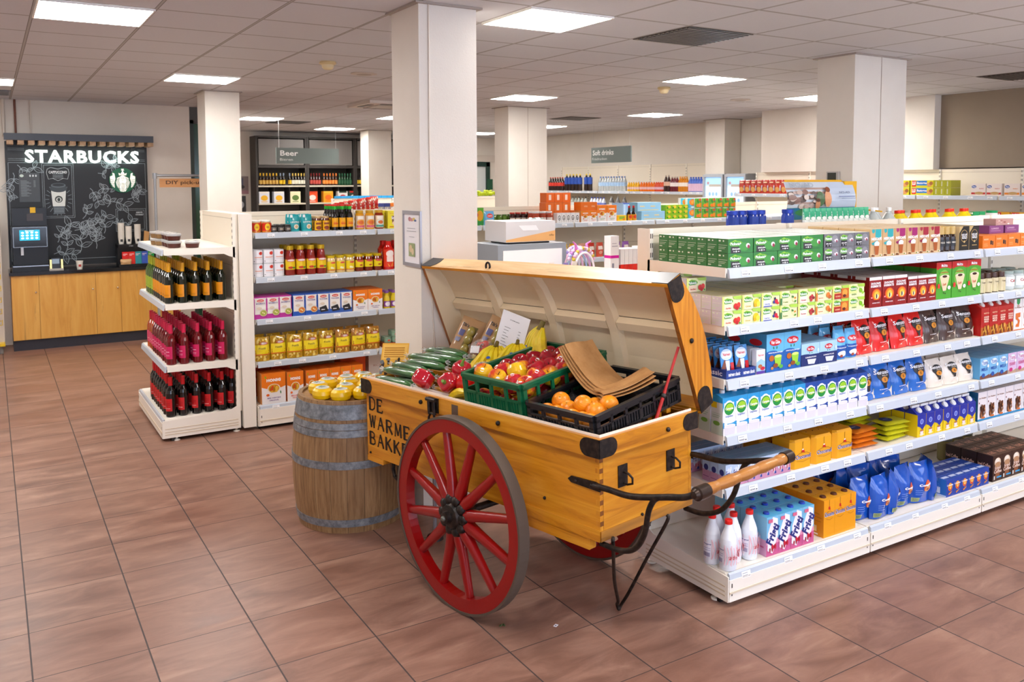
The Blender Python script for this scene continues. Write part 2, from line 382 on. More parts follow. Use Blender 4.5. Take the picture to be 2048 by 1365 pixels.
# cassette air conditioner
x, y = cell(2.2, 9.6); e = tag(empty('air_conditioner', (x, y, ZC)), 'white square cassette air conditioner in the ceiling left of the near column', 'air conditioner')
MB().prism([(-.4, -.4), (.4, -.4), (.4, .4), (-.4, .4)], -.04, -.001, 'd8cec4').build('housing', e)
g = MB().box(-.2, -.2, -.05, .2, .2, -.041, 'b9aea2')
for a in range(4):
    g.T = Matrix.Rotation(a*PI/2, 4, 'Z'); g.box(-.2, .26, -.046, .2, .34, -.041, '5b5148')
g.build('grille', e)
def smoke(x, y, lb):
    e = tag(empty('smoke_detector', (x, y, ZC)), lb, 'smoke detector')
    MB().lathe([(.07, -.001), (.075, -.02), (.06, -.03)], 'd9c391').build('base', e); MB().lathe([(.055, -.03), (.05, -.055), (.035, -.07), (.0, -.075)], 'e6d3a6').build('sensor', e)
smoke(2.62, 7.4, 'cream smoke detector left of the near column'); smoke(6.6, 7.45, 'cream smoke detector below a ceiling light, centre right')
def spk(x, y, lb):
    e = tag(empty('ceiling_speaker', (x, y, ZC)), lb, 'speaker')
    MB().lathe([(.13, -.001), (.13, -.008), (.1, -.014)], 'c8bdb4', 24, True).build('ring', e); MB().lathe([(.1, -.012), (.0, -.02)], 'a79b91', 24, True).build('mesh_cover', e)
spk(3.2, 8.0, 'round ceiling speaker beside the near column'); spk(8.45, 8.05, 'round ceiling speaker at centre right')
# wall pipes
for i, (x, r, c, lb) in enumerate(((.2, .02, 'd7cdc0', 'white vertical pipe at the left wall edge'), (.33, .013, '7b4634', 'thin brown copper pipe above the coffee canopy'), (.5, .01, 'd7cdc0', 'thin white pipe right of the brown one'))):
    tag(MB().tube([(x, 12.57, 2.66), (x, 12.57, ZC-.002)], r, c, 8).build('pipe'), lb, 'pipe')
# ---------------------------------------------------------------- shelving
RAIL = M('bfc7d1', .3); DARK = M('3a3230', .6)
tk = MB().box(-.03, -.0015, -.015, .03, 0, .015, 'f4f4f6')
for k in range(6): tk.box(-.024+k*.006, -.002, -.011, -.0208+k*.006, -.0015, -.003, '55585c')
tk.box(.014, -.002, -.011, .025, -.0015, -.006, '55585c'); tk.box(-.024, -.002, .005, .01, -.0015, .008, 'a0a4a8')
TK = tk.build('price_ticket')
BCK = M('ebe1cf', .5)
tick_first = [True]
def shelf_rail(sh, w, d, seed, n=5):
    # front rail along x at y=-d, tickets on it
    r_ = MB(); r_.prism([(-d-.001, .003), (-d-.012, -.004), (-d-.019, -.045), (-d-.006, -.047), (-d-.001, -.02)], .012, w-.012, RAIL, 'x'); r_.T = None
    r_.build('price_rail', sh)
    rr = random.Random(seed)
    for k in range(n):
        x = (k+.35+.4*rr.random())*w/n
        if tick_first[0]: t = TK; tick_first[0] = False
        else: t = TK.copy(); C.objects.link(t)
        t.parent = sh; t.location = (x, -d-.0165, -.022); t.rotation_euler = (-.17, 0, 0)
def gondola(x0, y0, rz, n, w, d, zs, H=1.8, label='', group=None, seed=0, dbl=0, base_z=.165, first=0, tickets=4, posts=(True, True), zt=None):
    # local: x along run, front towards -y; back panel plane at y=0 ; origin (x0,y0) at floor at left end of the back plane
    R_ = Matrix.Translation((x0, y0, 0)) @ Matrix.Rotation(rz, 4, 'Z')
    for k in range(n):
        p = R_ @ Vector((k*w, 0, 0)); e = empty('shelving_bay', p, rz)
        tag(e, label+(rank(k, n) + ' bay' if n > 1 else ''), 'shelving', group)
        b = MB(); b.box(.005, -.012, .17, w-.005, .012, H, BCK)
        for zz in (.57, .97, 1.37, H-.04): b.box(.005, -.0135, zz, w-.005, -.012, zz+.003, 'a59783')
        b.build('back_panel', e)
        for s_, on in ((0, posts[0] or k > 0), (w, k == n-1 and posts[1])):
            if not on: continue
            u = MB(); ew = .02; x_ = 0 if s_ == 0 else w-.022
            u.box(x_, -.03, .03, x_+.022, .0+(dbl and .07), H, CREAM)
            for q in range(int((H-.2)/.05)):
                for dx in (-.006, .006): u.box(x_+.011+dx-.0025, -.031, .2+q*.05, x_+.011+dx+.0025, -.03, .225+q*.05, '2b2522')
            u.build('upright', e, bevel=.003)
        bs = MB(); bs.box(.005, -d-.05, .03, w-.005, -d-.025, base_z-.028, CREAM); bs.box(.005, -d-.025, base_z-.03, w-.005, 0, base_z-.004, CREAM)
        bs.box(.012, -d+.02, .0, w-.012, -d+.04, .1, '17120f'); bs.box(.005, -d-.053, .07, w-.005, -d-.05, .08, 'dccdb4')
        for dx in (.018, w-.03):
            for zz in (.06, .1): bs.box(dx, -d-.0515, zz, dx+.006, -d-.05, zz+.02, '4a423a')
        bo = bs.build('base_deck', e, bevel=.002)
        tp = MB().box(.005, -d-.02, -.004, w-.005, 0, 0, CREAM).build('deck_shelf', e, (0, 0, base_z)); shelf_rail(tp, w, d+.03, seed+k*7, tickets)
        for xe in ([-.003] if k == 0 else [])+([w-.003] if k == n-1 else []):
            sd = MB(); sd.prism([(-d-.048, .03), (-.0, .03), (0, base_z+.05), (-.08, base_z+.012), (-d-.048, base_z-.01)], xe, xe+.006, CREAM, 'x')
            for zz in (.055, .075, .1): sd.box(xe-.002 if xe < .1 else xe+.006, -d-.03, zz, xe if xe < .1 else xe+.008, -.02, zz+.008, 'd8c9b0')
            sd.build('side_plate', e, bevel=.002)
        for fx in ((.03, w-.03) if k == 0 else (w-.03,)):
            for fy in (-d+.06, -.03):
                MB().lathe([(.028, 0), (.028, .006), (.01, .012), (.01, .035)], CREAM, 14).build('foot', e, (fx, fy, 0))
        for q, z in enumerate(zs if zt is None else zt[k]):
            s_ = MB(); s_.box(.006, -d, -.022, w-.006, -.014, 0, CREAM)
            for sx in (.0, w-.004):
                s_.prism([(-d-.0, .004), (-.012, .004), (-.012, -.085), (-.06, -.07), (-.1, -.05), (-d-.0, -.042)], sx, sx+.004, CREAM, 'x')
            so = s_.build('shelf', e, (0, 0, z), bevel=.0015); shelf_rail(so, w, d, seed+k*31+q*5, tickets)
ZR = [1.635, 1.36, 1.10, .83, .57]
gondola(2.95, 3.46, 0, 4, 1.07, .57, ZR, 1.8, 'cream shelving run at right with drinks, coffee and tea', 'bays of the right shelving run', 3, 1)
gondola(2.95+4*1.07, 3.56, PI, 3, 1.07, .5, [1.62, 1.3, .95, .6], 1.78, 'cream shelving back to back behind the right run', 'bays behind the right shelving run', 4, 0)
gondola(1.85, 7.66, 0, 5, 1.08, .56, [1.64, 1.27, .92, .56], 1.8, 'cream shelving run with canned and dry food', 'bays of the dry food shelving run', 11, 1, base_z=.2)
gondola(1.85+5*1.08+.002, 7.66, 0, 2, 1.08, .56, [1.64, 1.27, .92, .56], 1.8, 'cream shelving with canned fruit beyond the right run', 'bays of the canned fruit shelving', 12, 1, base_z=.2, posts=(False, True))
# wine end unit: faces -X
gondola(1.715, 8.35, -PI/2, 1, 1.24, .56, [1.53, 1.095, .6], 1.8, 'cream shelving unit with wine bottles facing the aisle', None, 21, 0, base_z=.18, tickets=0)
o = MB().box(1.732, 7.075, .03, 1.835, 8.35, 1.8, CREAM).build('end_panel', None, bevel=.004); tag(o, 'tall cream end post between wine shelves and dry food', 'panel')
gondola(4.98, 13.95, 0, 4, 1.08, .55, [1.6, 1.25, .9, .5], 1.8, 'cream shelving run farther back with boxed snacks', 'bays of the far snack shelving', 31, 1)
# soft drinks shelving on the right wall, facing -X
gondola(10.98, 15.75, -PI/2, 5, 1.0, .52, [1.885, 1.48, 1.08, .65], 2.4, 'cream wall shelving under the soft drinks sign', 'bays of the soft drinks wall shelving', 41, 0)
gondola(10.2, 9.35, -PI/2, 6, 1.0, .48, [], 2.2, 'cream wall shelving behind the thermostat column', 'bays of the biscuit wall shelving', 51, 0, zt=[[1.88, 1.5, 1.1, .7], [1.88, 1.5, 1.1, .7], [1.88, 1.5, 1.1, .7], [1.88, 1.5, 1.1, .7], [1.88, 1.5, 1.1, .7], [1.88, 1.5, 1.1, .7]])
# ---------------------------------------------------------------- the handcart
TH, PH = -1.386, .025
AX = Vector((math.cos(TH)*math.cos(PH), math.sin(TH)*math.cos(PH), math.sin(PH))); BX = Vector((-math.sin(TH), math.cos(TH), 0)); NX = AX.cross(BX)
HB = .936
F = Matrix((AX, BX, NX)).transposed().to_4x4(); F.translation = Vector((1.797, 4.529, HB))-NX*HB
FI = F.inverted()
CL, CW, CH = 1.779, .633, .438
Y1 = wood('honey_wood_long', 0, '92520e', 'cc841a', 'e2a230', .3); Y2 = wood('honey_wood_cross', 1, '8e4e0e', 'ca821a', 'e2a232', .3); Y3 = wood('honey_wood_up', 2, '7e420e', 'c67c1a', 'e09e32', .3)
PALE = wood('pale_lid_wood', 0, 'b98a50', 'dfb884', 'ecd0a4', .4)
IRON = nmat('black_iron', lambda nt, b: (nt.links.new(ramp(nt, noise(nt, coords(nt), 40, 5), [(.4, '1a1614'), (.7, '3c302a')]), b.inputs['Base Color'])), .45, .5)
CREAMP = plaster('cream_lid_paint', 'e8d3ae', .5)
def redfn(nt, b):
    a = noise(nt, coords(nt), 30, 6, .75)
    nt.links.new(mix(nt, ramp(nt, a, [(.70, '000000'), (.76, 'bbbbbb')]), '8e0608', '3a0d09'), b.inputs['Base Color']); bump(nt, b, a, .2, .003)
RED = nmat('red_paint', redfn, .28)
cart = empty('handcart'); cart.matrix_world = F
tag(cart, 'old honey-coloured wooden handcart with red spoked wheels and open domed lid', 'handcart')
def H(s, t, h): return (s, t, h+HB)
def part(mb, name, par=cart, bevel=0, **k): return mb.build(name, par, bevel=bevel, **k)
tk_ = .022
def bx(m_, s0, t0, h0, s1, t1, h1, mat): return m_.box(s0, t0, h0+HB, s1, t1, h1+HB, mat)
m = MB(); bx(m, 0, 0, -CH, CL, tk_, -.0, Y1); part(m, 'near_side_board', bevel=.003)
m = MB(); bx(m, 0, CW-tk_, -CH, CL, CW, -.0, Y1); part(m, 'far_side_board', bevel=.003)
m = MB(); bx(m, CL-tk_, tk_, -CH, CL, CW-tk_, 0, Y2); 
part(m, 'front_end_board', bevel=.002)
m = MB(); bx(m, 0, tk_, -CH, tk_, CW-tk_, 0, Y2); part(m, 'rear_end_board', bevel=.002)
m = MB(); bx(m, tk_, tk_, -CH, CL-tk_, CW-tk_, -CH+.02, Y1); part(m, 'floor_board')
# corner finger joint marks at front near corner
m = MB()
for k in range(9): bx(m, CL-.022, -.0008, -CH+.02+k*.045, CL, .001, -CH+.04+k*.045, Y3)
for k in range(9): bx(m, CL-.001, .0, -CH+.02+k*.045, CL+.0008, .022, -CH+.04+k*.045, M('7a4514', .4))
part(m, 'corner_joint')
# bottom battens (worn)
for b_ in ((-.0, -.004, -CH-.03, .16, .05, -CH-.001), (1.2, -.006, -CH, CL+.002, -.0005, -CH+.05), (1.28, -.002, -CH-.05, 1.72, .04, -CH-.001)):
    m = MB(); bx(m, *b_, Y1); part(m, 'lower_batten', bevel=.006)
m = MB(); bx(m, CL+.0005, 0, -CH, CL+.006, CW, -CH+.045, wood('dirty_batten', 1, '3a2412', '9a6520', 'c08228', .5)); part(m, 'end_batten', bevel=.003)
# rim rail
m = MB(); ro = .021; rh = .078
bx(m, -ro, -ro, -rh, CL+ro, -.0005, 0.004, Y1); part(m, 'near_rim_rail', bevel=.005)
m = MB(); bx(m, CL+.0005, -.0, -rh, CL+ro, CW+ro, .004, Y2); part(m, 'end_rim_rail', bevel=.005)
m = MB(); bx(m, -ro, 0, -rh, -.0005, CW+ro, .004, Y2); part(m, 'rear_rim_rail', bevel=.005)
m = MB(); bx(m, 0, CW+.0005, -rh, CL, CW+ro, .004, Y1); part(m, 'far_rim_rail', bevel=.005)
m = MB(); bx(m, 0, .002, 0.001, CL+.002, .008, .014, 'f3e6d8'); bx(m, CL-.004, .008, .001, CL+.002, CW, .014, 'f3e6d8'); part(m, 'white_edging')
# iron corner caps
def cap_(m_, s0, t0, ds, dt, h0, h1):
    # rounded plate hugging corner in two directions
    r = (h1-h0)/2
    for ax in (0, 1):
        pts = [(0, 0), (.07, 0)]+[(.07+r*math.sin(a), r-r*math.cos(a)) for a in [PI*q/8 for q in range(1, 8)]]+[(.07, 2*r), (0, 2*r)]
        vs0 = []; vs1 = []
        for a, b in pts:
            if ax == 0: p = (s0-ds*a, t0+dt*.003, h0+b+HB); q = (s0-ds*a, t0, h0+b+HB)
            else: p = (s0+ds*.003, t0-dt*a, h0+b+HB); q = (s0, t0-dt*a, h0+b+HB)
            vs0.append(p); vs1.append(q)
        n = len(pts); m_.add(vs0+vs1, [tuple(range(n)), tuple(range(n, 2*n))]+[(i, (i+1) % n, n+(i+1) % n, n+i) for i in range(n)], IRON)
for nm, a in (('near', (CL+ro, -ro, 1, -1)), ('far', (CL+ro, CW+ro, 1, 1)), ('rear', (-ro, -ro, -1, -1))):
    m = MB(); cap_(m, a[0], a[1], a[2], a[3], -.077, .002); part(m, 'iron_corner')
# bolts on rails
m = MB()
for s in (.56, 1.17):
    m.ball(H(s, -.026, -.04), .012, IRON, 10)
m.ball(H(CL+.026, .43, -.04), .011, IRON, 10); m.ball(H(CL+.003, .27, -.39), .008, IRON, 8); m.ball(H(1.45, -.003, -.33), .008, IRON, 8); m.ball(H(.03, -.003, -.42), .007, IRON, 8)
part(m, 'bolt')
# hasp
e = MB(); bx(e, .63, -.028, -.075, .71, -.022, .0, IRON); e.tube([H(.625, -.036, -.01), H(.70, -.036, -.01)], .011, IRON); 
for s in (.64, .685): e.tube([H(s, -.034, -.015), H(s+.004, -.036, -.06), H(s+.008, -.036, -.085)], .008, IRON)
hs = part(e, 'hasp'); e = MB().tube([H(.655, -.034, -.08), H(.645, -.038, -.1), H(.642, -.038, -.13), H(.66, -.038, -.15), H(.683, -.038, -.14), H(.69, -.036, -.1), H(.682, -.034, -.08)], .0065, IRON, 8, True); part(e, 'hasp_ring', hs)
bx(MB(), 0, 0, 0, 1, 1, 1, IRON)
m = MB(); bx(m, .815, -.0225, -.07, .865, -.0212, -.01, M('5f4b3c', .6)); part(m, 'worn_patch')
# painted lettering
INKS = M('241509', .6)
LT = {'D': ['S0', ((0, 1), (.5, 1), (.85, .82), (.95, .5), (.85, .18), (.5, 0), (0, 0))], 'E': ['S0', ((0, 1), (.8, 1), (.82, .85)), ((0, .52), (.6, .52), (.6, .6)), ((0, 0), (.85, 0), (.88, .18))],
 'W': [('w', (0, 1), (.28, 0)), ((.28, 0), (.5, .95)), ('w', (.5, .95), (.74, 0)), ((.74, 0), (1, 1))], 'A': [((0, 0), (.45, 1)), ('w', (.45, 1), (.95, 0)), ((.2, .38), (.72, .38))],
 'R': ['S0', ((0, 1), (.55, 1), (.8, .9), (.8, .64), (.55, .52), (0, .52)), ('w', (.42, .52), (.95, 0))], 'M': [((0, 0), (.08, 1)), ('w', (.08, 1), (.48, .1)), ((.48, .1), (.88, 1)), ('w', (.88, 1), (.95, 0))],
 'B': ['S0', ((0, 1), (.5, 1), (.75, .9), (.75, .64), (.5, .53), (0, .53)), ((.5, .53), (.85, .42), (.88, .12), (.55, 0), (0, 0))], 'K': ['S0', ((.85, 1), (.1, .45)), ('w', (.3, .58), (.95, 0))]}
def letter(m_, ch, s, h, w, H_):
    def P(a, b): return (s+a*w, b*H_+h)
    def bar(a, b, lw):
        dx, dy = b[0]-a[0], b[1]-a[1]; d = math.hypot(dx, dy) or 1; ox, oy = -dy/d*lw/2, dx/d*lw/2; e_ = lw*.12
        ax_, ay_ = a[0]-dx/d*e_, a[1]-dy/d*e_; bx_, by_ = b[0]+dx/d*e_, b[1]+dy/d*e_
        q = [(ax_+ox, ay_+oy), (ax_-ox, ay_-oy), (bx_-ox, by_-oy), (bx_+ox, by_+oy)]
        m_.add([H(x, -.0012, y) for x, y in q], [(0, 3, 2, 1)], INKS)
    for st in LT[ch]:
        if st == 'S0': bar(P(.06, 0), P(.06, 1), .02); bar(P(-.08, 1), P(.2, 1), .006); bar(P(-.08, 0), P(.2, 0), .006); continue
        wd = .0095
        if st[0] == 'w': wd = .016; st = st[1:]
        for i in range(len(st)-1): 
            bar(P(*st[i]), P(*st[i+1]), wd)
    if ch in 'WAMK':
        for a in ((0, 1), (1, 1)) if ch == 'W' else ((0, 0), (.95, 0)): bar(P(a[0]-.1, a[1]), P(a[0]+.1, a[1]), .006)
m = MB()
for word, s0, h0, n, adv in (('DE', .03, -.172, 2, .078), ('WARME', .028, -.272, 5, .084), ('BAKKE', .026, -.37, 5, .08)):
    for i, ch in enumerate(word): letter(m, ch, s0+i*adv, h0-.002*i, .058, .07)
part(m, 'painted_lettering')
def sm(pts, k=5):
    P = [Vector(p) for p in pts]; out = []
    for i in range(len(P)-1):
        a = P[max(i-1, 0)]; b = P[i]; c = P[i+1]; d = P[min(i+2, len(P)-1)]
        for j in range(k):
            t = j/k; out.append(.5*((2*b)+(c-a)*t+(2*a-5*b+4*c-d)*t*t+(3*b-a-3*c+d)*t**3))
    return out+[P[-1]]
# iron straps, loops, handle, leg
m = MB(); s1 = CL+.006
m.prism([(1.60, -.205), (1.62, -.19), (CL-.02, -.185), (CL+.008, -.19), (CL+.008, -.222), (CL-.02, -.222), (1.62, -.218)], -.007, -.0005, IRON, 'y')
m.v = [(a, b, c+HB) for a, b, c in m.v]
for s in (1.65, 1.74): m.ball(H(s, -.008, -.204), .008, IRON, 8)
part(m, 'strap_plate')
m = MB(); m.prism([(1.60, -.205), (1.62, -.19), (CL+.008, -.19), (CL+.008, -.222), (1.62, -.218)], CW+.0005, CW+.007, IRON, 'y'); m.v = [(a, b, c+HB) for a, b, c in m.v]; part(m, 'strap_plate')
hs_, hh = 2.28, -.105
for t0, sg in ((.0, -1), (CW, 1)):
    tt = t0+sg*.004
    m = MB().tube(sm([H(CL-.03, tt, -.205), H(CL+.04, tt, -.20), H(CL+.16, tt, -.2), H(CL+.27, tt, -.178), H(CL+.36, tt, -.155), H(CL+.44, tt, -.135), H(hs_, tt-sg*.03, hh)]), .013, IRON, 10)
    part(m, 'handle_iron')
    m = MB().tube(sm([H(CL+.31, tt, -.17), H(CL+.285, tt, -.19), H(CL+.26, tt, -.24), H(CL+.23, tt-sg*.01, -.34), H(CL+.17, tt-sg*.02, -.42), H(CL+.08, tt-sg*.03, -.455), H(CL-.02, tt-sg*.03, -.455)]), .012, IRON, 10)
    part(m, 'iron_brace')
m = MB(); m.T = Matrix.Translation(H(hs_, 0, hh)) @ Matrix.Rotation(-PI/2, 4, 'X')
m.lathe([(.0, .03), (.022, .03), (.023, .08), (.019, .11), (.022, .15), (.024, .2), (.02, .25), (.024, .3), (.024, .33), (.02, .38), (.024, .43), (.022, .48), (.019, .52), (.023, .55), (.022, .6), (0, .6)], wood('handle_wood', 1, '6d3a14', 'a86b2c', 'c98d46', .3), 18)
hd = part(m, 'wooden_handle')
for a, b, c in ((-.03, .045, 0), (.585, .66, 1)):
    m = MB(); m.T = Matrix.Translation(H(hs_, 0, hh)) @ Matrix.Rotation(-PI/2, 4, 'X')
    pr = [(.0, a-.012), (.014, a-.008), (.02, a+.008), (.027, a+.012), (.027, b), (.023, b)] if not c else [(.023, a), (.027, a), (.027, b-.02), (.02, b-.015), (.014, b), (0, b+.005)]
    m.lathe(pr, M('3a2c25', .35, .6), 18); part(m, 'iron_ferrule', hd)
LEG0 = FI @ Vector((2.49, 3.1, .012))
m = MB(); P0 = Vector(H(1.80, .055, -CH-.02)); P1 = Vector(H(1.80, .42, -CH-.02)); B0 = Vector((LEG0.x, LEG0.y, LEG0.z))
m.tube(sm([P0+Vector((0, 0, .03)), P0, P0.lerp(B0, .5)+Vector((0, -.012, 0)), P0.lerp(B0, .85), B0+Vector((0, -.012, .03)), B0, B0+Vector((0, .015, .015)), B0.lerp(P1, .2)+Vector((0, .008, 0)), B0.lerp(P1, .6), P1, P1+Vector((0, 0, .03))]), .008, IRON, 10)
part(m, 'prop_leg')
for t, h in ((.15, -.185), (.48, -.19)):
    m = MB(); bx(m, CL+.0005, t-.035, h-.05, CL+.004, t+.025, h+.045, IRON); k = part(m, 'staple_plate')
    a = CL; m = MB().tube([H(a+.004, t, h+.012), H(a+.03, t, h+.01), H(a+.05, t+.002, h-.005), H(a+.048, t+.004, h-.03), H(a+.02, t+.004, h-.04), H(a+.006, t, h-.036)], .005, IRON, 8); part(m, 'staple_loop', k)
# hanging hook under rear, chain
m = MB().tube([H(.17, .06, -CH), H(.168, .055, -CH-.06), H(.18, .055, -CH-.1), H(.205, .055, -CH-.11), H(.225, .055, -CH-.08), H(.225, .058, -CH)], .011, IRON, 8); part(m, 'hanging_shackle')
# wheels (upright in the world)
def wheel(tw, out):
    cen = Vector((1.797, 4.529, 0))+Vector((math.cos(TH), math.sin(TH), 0))*.992+BX*tw; Rw = .467; cen.z = Rw
    Wm = Matrix((Vector((math.cos(TH), math.sin(TH), 0)), Vector((0, 0, 1)), -BX*out)).transposed().to_4x4(); Wm.translation = cen
    Wl = FI @ Wm; e = None; n = 72
    def mk(name, mb, par): mb.T = None; o = mb.build(name, par); return o
    m = MB(); m.T = Wl
    def ring(r0, r1, z0, z1, mat, nn=n):
        vs = []; 
        for r, z in ((r0, z0), (r1, z0), (r1, z1), (r0, z1)): vs += [(r*math.cos(2*PI*j/nn), r*math.sin(2*PI*j/nn), z) for j in range(nn)]
        for i in range(4):
            m.add(vs, [(i*nn+j, i*nn+(j+1) % nn, ((i+1) % 4)*nn+(j+1) % nn, ((i+1) % 4)*nn+j) for j in range(nn)], mat)
    ring(.392, .4555, -.026, .026, RED); rim = m.build('wheel_rim', cart, bevel=.004)
    m = MB(); m.T = Wl; ring(.456, Rw, -.03, .03, M('5c4f44', .6, .2)); m.build('iron_tyre', rim)
    tm = MB()
    for k in range(12):
        m = MB(); a = 2*PI*(k+.42)/12; d = Vector((math.cos(a), math.sin(a), 0)); p = Vector((-math.sin(a), math.cos(a), 0)); z = Vector((0, 0, 1)); m.T = Wl
        def sec(r, wd, dp, zo): return [d*r+p*wd*sx+z*(zo+dp*sz) for sx, sz in ((-1, -.6), (-.5, -1), (.5, -1), (1, -.6), (1, .6), (.5, 1), (-.5, 1), (-1, .6))]
        rs = [(.06, .022, .024, .012), (.12, .027, .026, .01), (.17, .0235, .022, .007), (.3, .0205, .019, .002), (.396, .018, .017, 0)]
        vs = [v for r_ in rs for v in sec(*r_)]
        m.add(vs, [(i*8+j, i*8+(j+1) % 8, (i+1)*8+(j+1) % 8, (i+1)*8+j) for i in range(4) for j in range(8)], RED, True); m.build('spoke', cart)
    m = MB(); m.T = Wl; nn = 10
    m.lathe([(.07, -.06), (.082, -.02), (.086, .0), (.08, .03)], IRON, 22)
    for k in range(nn):
        a = 2*PI*k/nn; m.ball((.075*math.cos(a), .075*math.sin(a), .028), .03, IRON, 8, (1, 1, .8))
    m.lathe([(.07, .03), (.055, .055), (.03, .062), (.028, .085), (0, .09)], IRON, 12)
    m.ball((0, 0, .088), .014, M('6a6a60', .4, .5), 8); m.build('wheel_hub', cart)
    return cen
wheel(-.125, 1); wheel(CW+.125, -1)
a0 = FI @ (Vector((1.797, 4.529, .467))+Vector((math.cos(TH), math.sin(TH), 0))*.992+BX*-.08); a1 = FI @ (Vector((1.797, 4.529, .467))+Vector((math.cos(TH), math.sin(TH), 0))*.992+BX*(CW+.08))
MB().tube([a0, a1], .018, IRON, 10).build('axle', cart)
# ---- lid: hinge line at (t=.655,h=0.01), chord leaning towards viewer
lc = Vector((-.3625, .932)); lo = Vector((.932, .3625)); hg = Vector((.668, .0))
def LP_(u, d): q = hg+lc*u+lo*d; return q.x, q.y
LW = .645
prof = [(0, .10), (.06, .122), (.16, .148), (.3, .163), (.42, .158), (.52, .14), (.6, .112), (LW, .085)]
S0, S1 = -.03, CL+.03
m = MB(); outer = [LP_(u, d) for u, d in prof]; inner = [LP_(u, d-.018) for u, d in prof]
vs = []
for s in (S0, S1):
    vs += [H(s, t, h) for t, h in outer]+[H(s, t, h) for t, h in inner]
k = len(prof); n2 = 2*k
for i in range(k-1):
    m.add(vs, [(i, i+1, n2+i+1, n2+i)], Y1, True); m.add(vs, [(k+i+1, k+i, n2+k+i, n2+k+i+1)], CREAMP, True)
lid = part(m, 'lid_top')
for s0, s1 in ((S0, S0+.022), (S1-.022, S1)):
    poly = [LP_(0, 0)]+[LP_(u, d+.004) for u, d in prof]+[LP_(LW, 0)]
    m = MB()
    vs = [H(s0, t, h) for t, h in poly]+[H(s1, t, h) for t, h in poly]; q = len(poly)
    outm, inm = (Y3, CREAMP) if s0 > 1 else (Y3, CREAMP)
    m.add(vs, [tuple(range(q))], Y3 if s0 < 1 else CREAMP); m.add(vs, [tuple(range(q, 2*q))[::-1]], CREAMP if s0 < 1 else Y3)
    m.add(vs, [(i, q+i, q+(i+1) % q, (i+1) % q) for i in range(q)], wood('edge_wood%d' % (s0 > 1), 2, '4a230c', '8a4f1a', 'b0702a', .35))
    part(m, 'lid_end_board', lid)
# front rail of the lid: slightly arched board
m = MB(); ns = 16; vs = []
for i in range(ns+1):
    s = S0+(S1-S0)*i/ns; arch = .012*math.sin(PI*i/ns)
    for u, d in ((LW-.004, -.001), (LW+.012, -.001), (LW+.016+arch, .10), (LW-.01, .10)): t, h = LP_(u, d); vs.append(H(s, t, h))
for i in range(ns):
    a = 4*i; m.add(vs, [(a+1, a+2, a+6, a+5)], PALE); m.add(vs, [(a, a+1, a+5, a+4), (a+2, a+3, a+7, a+6), (a+3, a, a+4, a+7)], Y1)
m.add(vs, [(0, 3, 2, 1), (4*ns, 4*ns+1, 4*ns+2, 4*ns+3)], Y3); part(m, 'lid_front_rail', lid)
t, h = LP_(.0, .0); m = MB(); p4 = [LP_(-.015, 0), LP_(.012, 0), LP_(.012, .1), LP_(-.015, .1)]
vs = [H(S0, *q) for q in p4]+[H(S1, *q) for q in p4]; m.add(vs, [(0, 1, 2, 3), (7, 6, 5, 4), (0, 4, 5, 1), (1, 5, 6, 2), (2, 6, 7, 3), (3, 7, 4, 0)], Y1); part(m, 'lid_back_rail', lid)
# curved cream ribs inside
for s in (.41, .85, 1.29):
    m = MB(); vs = []
    for u, d in [(.005, .01)]+[(u, d-.019) for u, d in prof[:]]: pass
    pr = [(u, d-.019) for u, d in prof]
    for u, d in pr:
        for ds, dd in ((-.035, 0), (-.028, -.035), (.028, -.035), (.035, 0)): t, h = LP_(u, max(d+dd, .005)); vs.append(H(s+ds, t, h))
    for i in range(len(pr)-1): m.add(vs, [(4*i+j, 4*i+j+1, 4*i+j+5, 4*i+j+4) for j in range(3)], CREAMP)
    part(m, 'lid_rib', lid)
for a, b in ((0, .375), (.445, .815), (.885, 1.255), (1.325, CL)):
    m = MB(); vs = []
    for s in (a, b):
        for u, d in ((.31, .144), (.315, .11), (.36, .105), (.375, .141)): vs.append(H(s+(-.0 if s == a else 0), *LP_(u, d)))
    m.add(vs, [(0, 1, 5, 4), (1, 2, 6, 5), (2, 3, 7, 6), (0, 3, 2, 1), (4, 5, 6, 7)], CREAMP); part(m, 'lid_stringer', lid)
# crack lines, lid corner irons, lid loop
m = MB()
for a, b in ((0, .375), (.445, .815), (.885, 1.255), (1.325, CL)):
    pts = [Vector(H(a+(b-a)*i/8, *LP_(.377+.003*random.random(), .1405))) for i in range(9)]; m.tube(pts, .0012, '4a3a2c', 4)
part(m, 'paint_crack', lid)
def lidcap(s, u0, sg, side=True):
    m = MB(); r = .048
    pts = [(0, 0), (sg*.07, 0)]+[(sg*(.07+.04*math.sin(a)), .05-.05*math.cos(a)) for a in [PI*q/8 for q in range(1, 8)]]+[(sg*.07, .1), (0, .1)]
    so = S1+.003 if s > 1 else S0-.003; si = S1 if s > 1 else S0
    vs = [H(so, *LP_(u0+a, b)) for a, b in pts]+[H(si, *LP_(u0+a, b)) for a, b in pts]; n = len(pts)
    m.add(vs, [tuple(range(n)), tuple(range(n, 2*n))]+[(i, (i+1) % n, n+(i+1) % n, n+i) for i in range(n)], IRON)
    if u0 > .3:
        uu = LW+.0135
        pts = [(0, 0), (.09, .0), (.115, .03), (.12, .06), (.11, .098), (0, .1)]; ss = -1 if s > 1 else 1
        vs = [H(so+ss*a, *LP_(uu+b*.04, b)) for a, b in pts]+[H(so+ss*a, *LP_(uu+.003+b*.04, b)) for a, b in pts]; n = 6
        m.add(vs, [tuple(range(n)), tuple(range(n, 2*n))]+[(i, (i+1) % n, n+(i+1) % n, n+i) for i in range(n)], M('4b4b4c', .35, .5))
    part(m, 'lid_corner_iron', lid)
lidcap(2, LW+.012, -1); lidcap(2, -.012, 1); lidcap(0, LW+.012, -1)
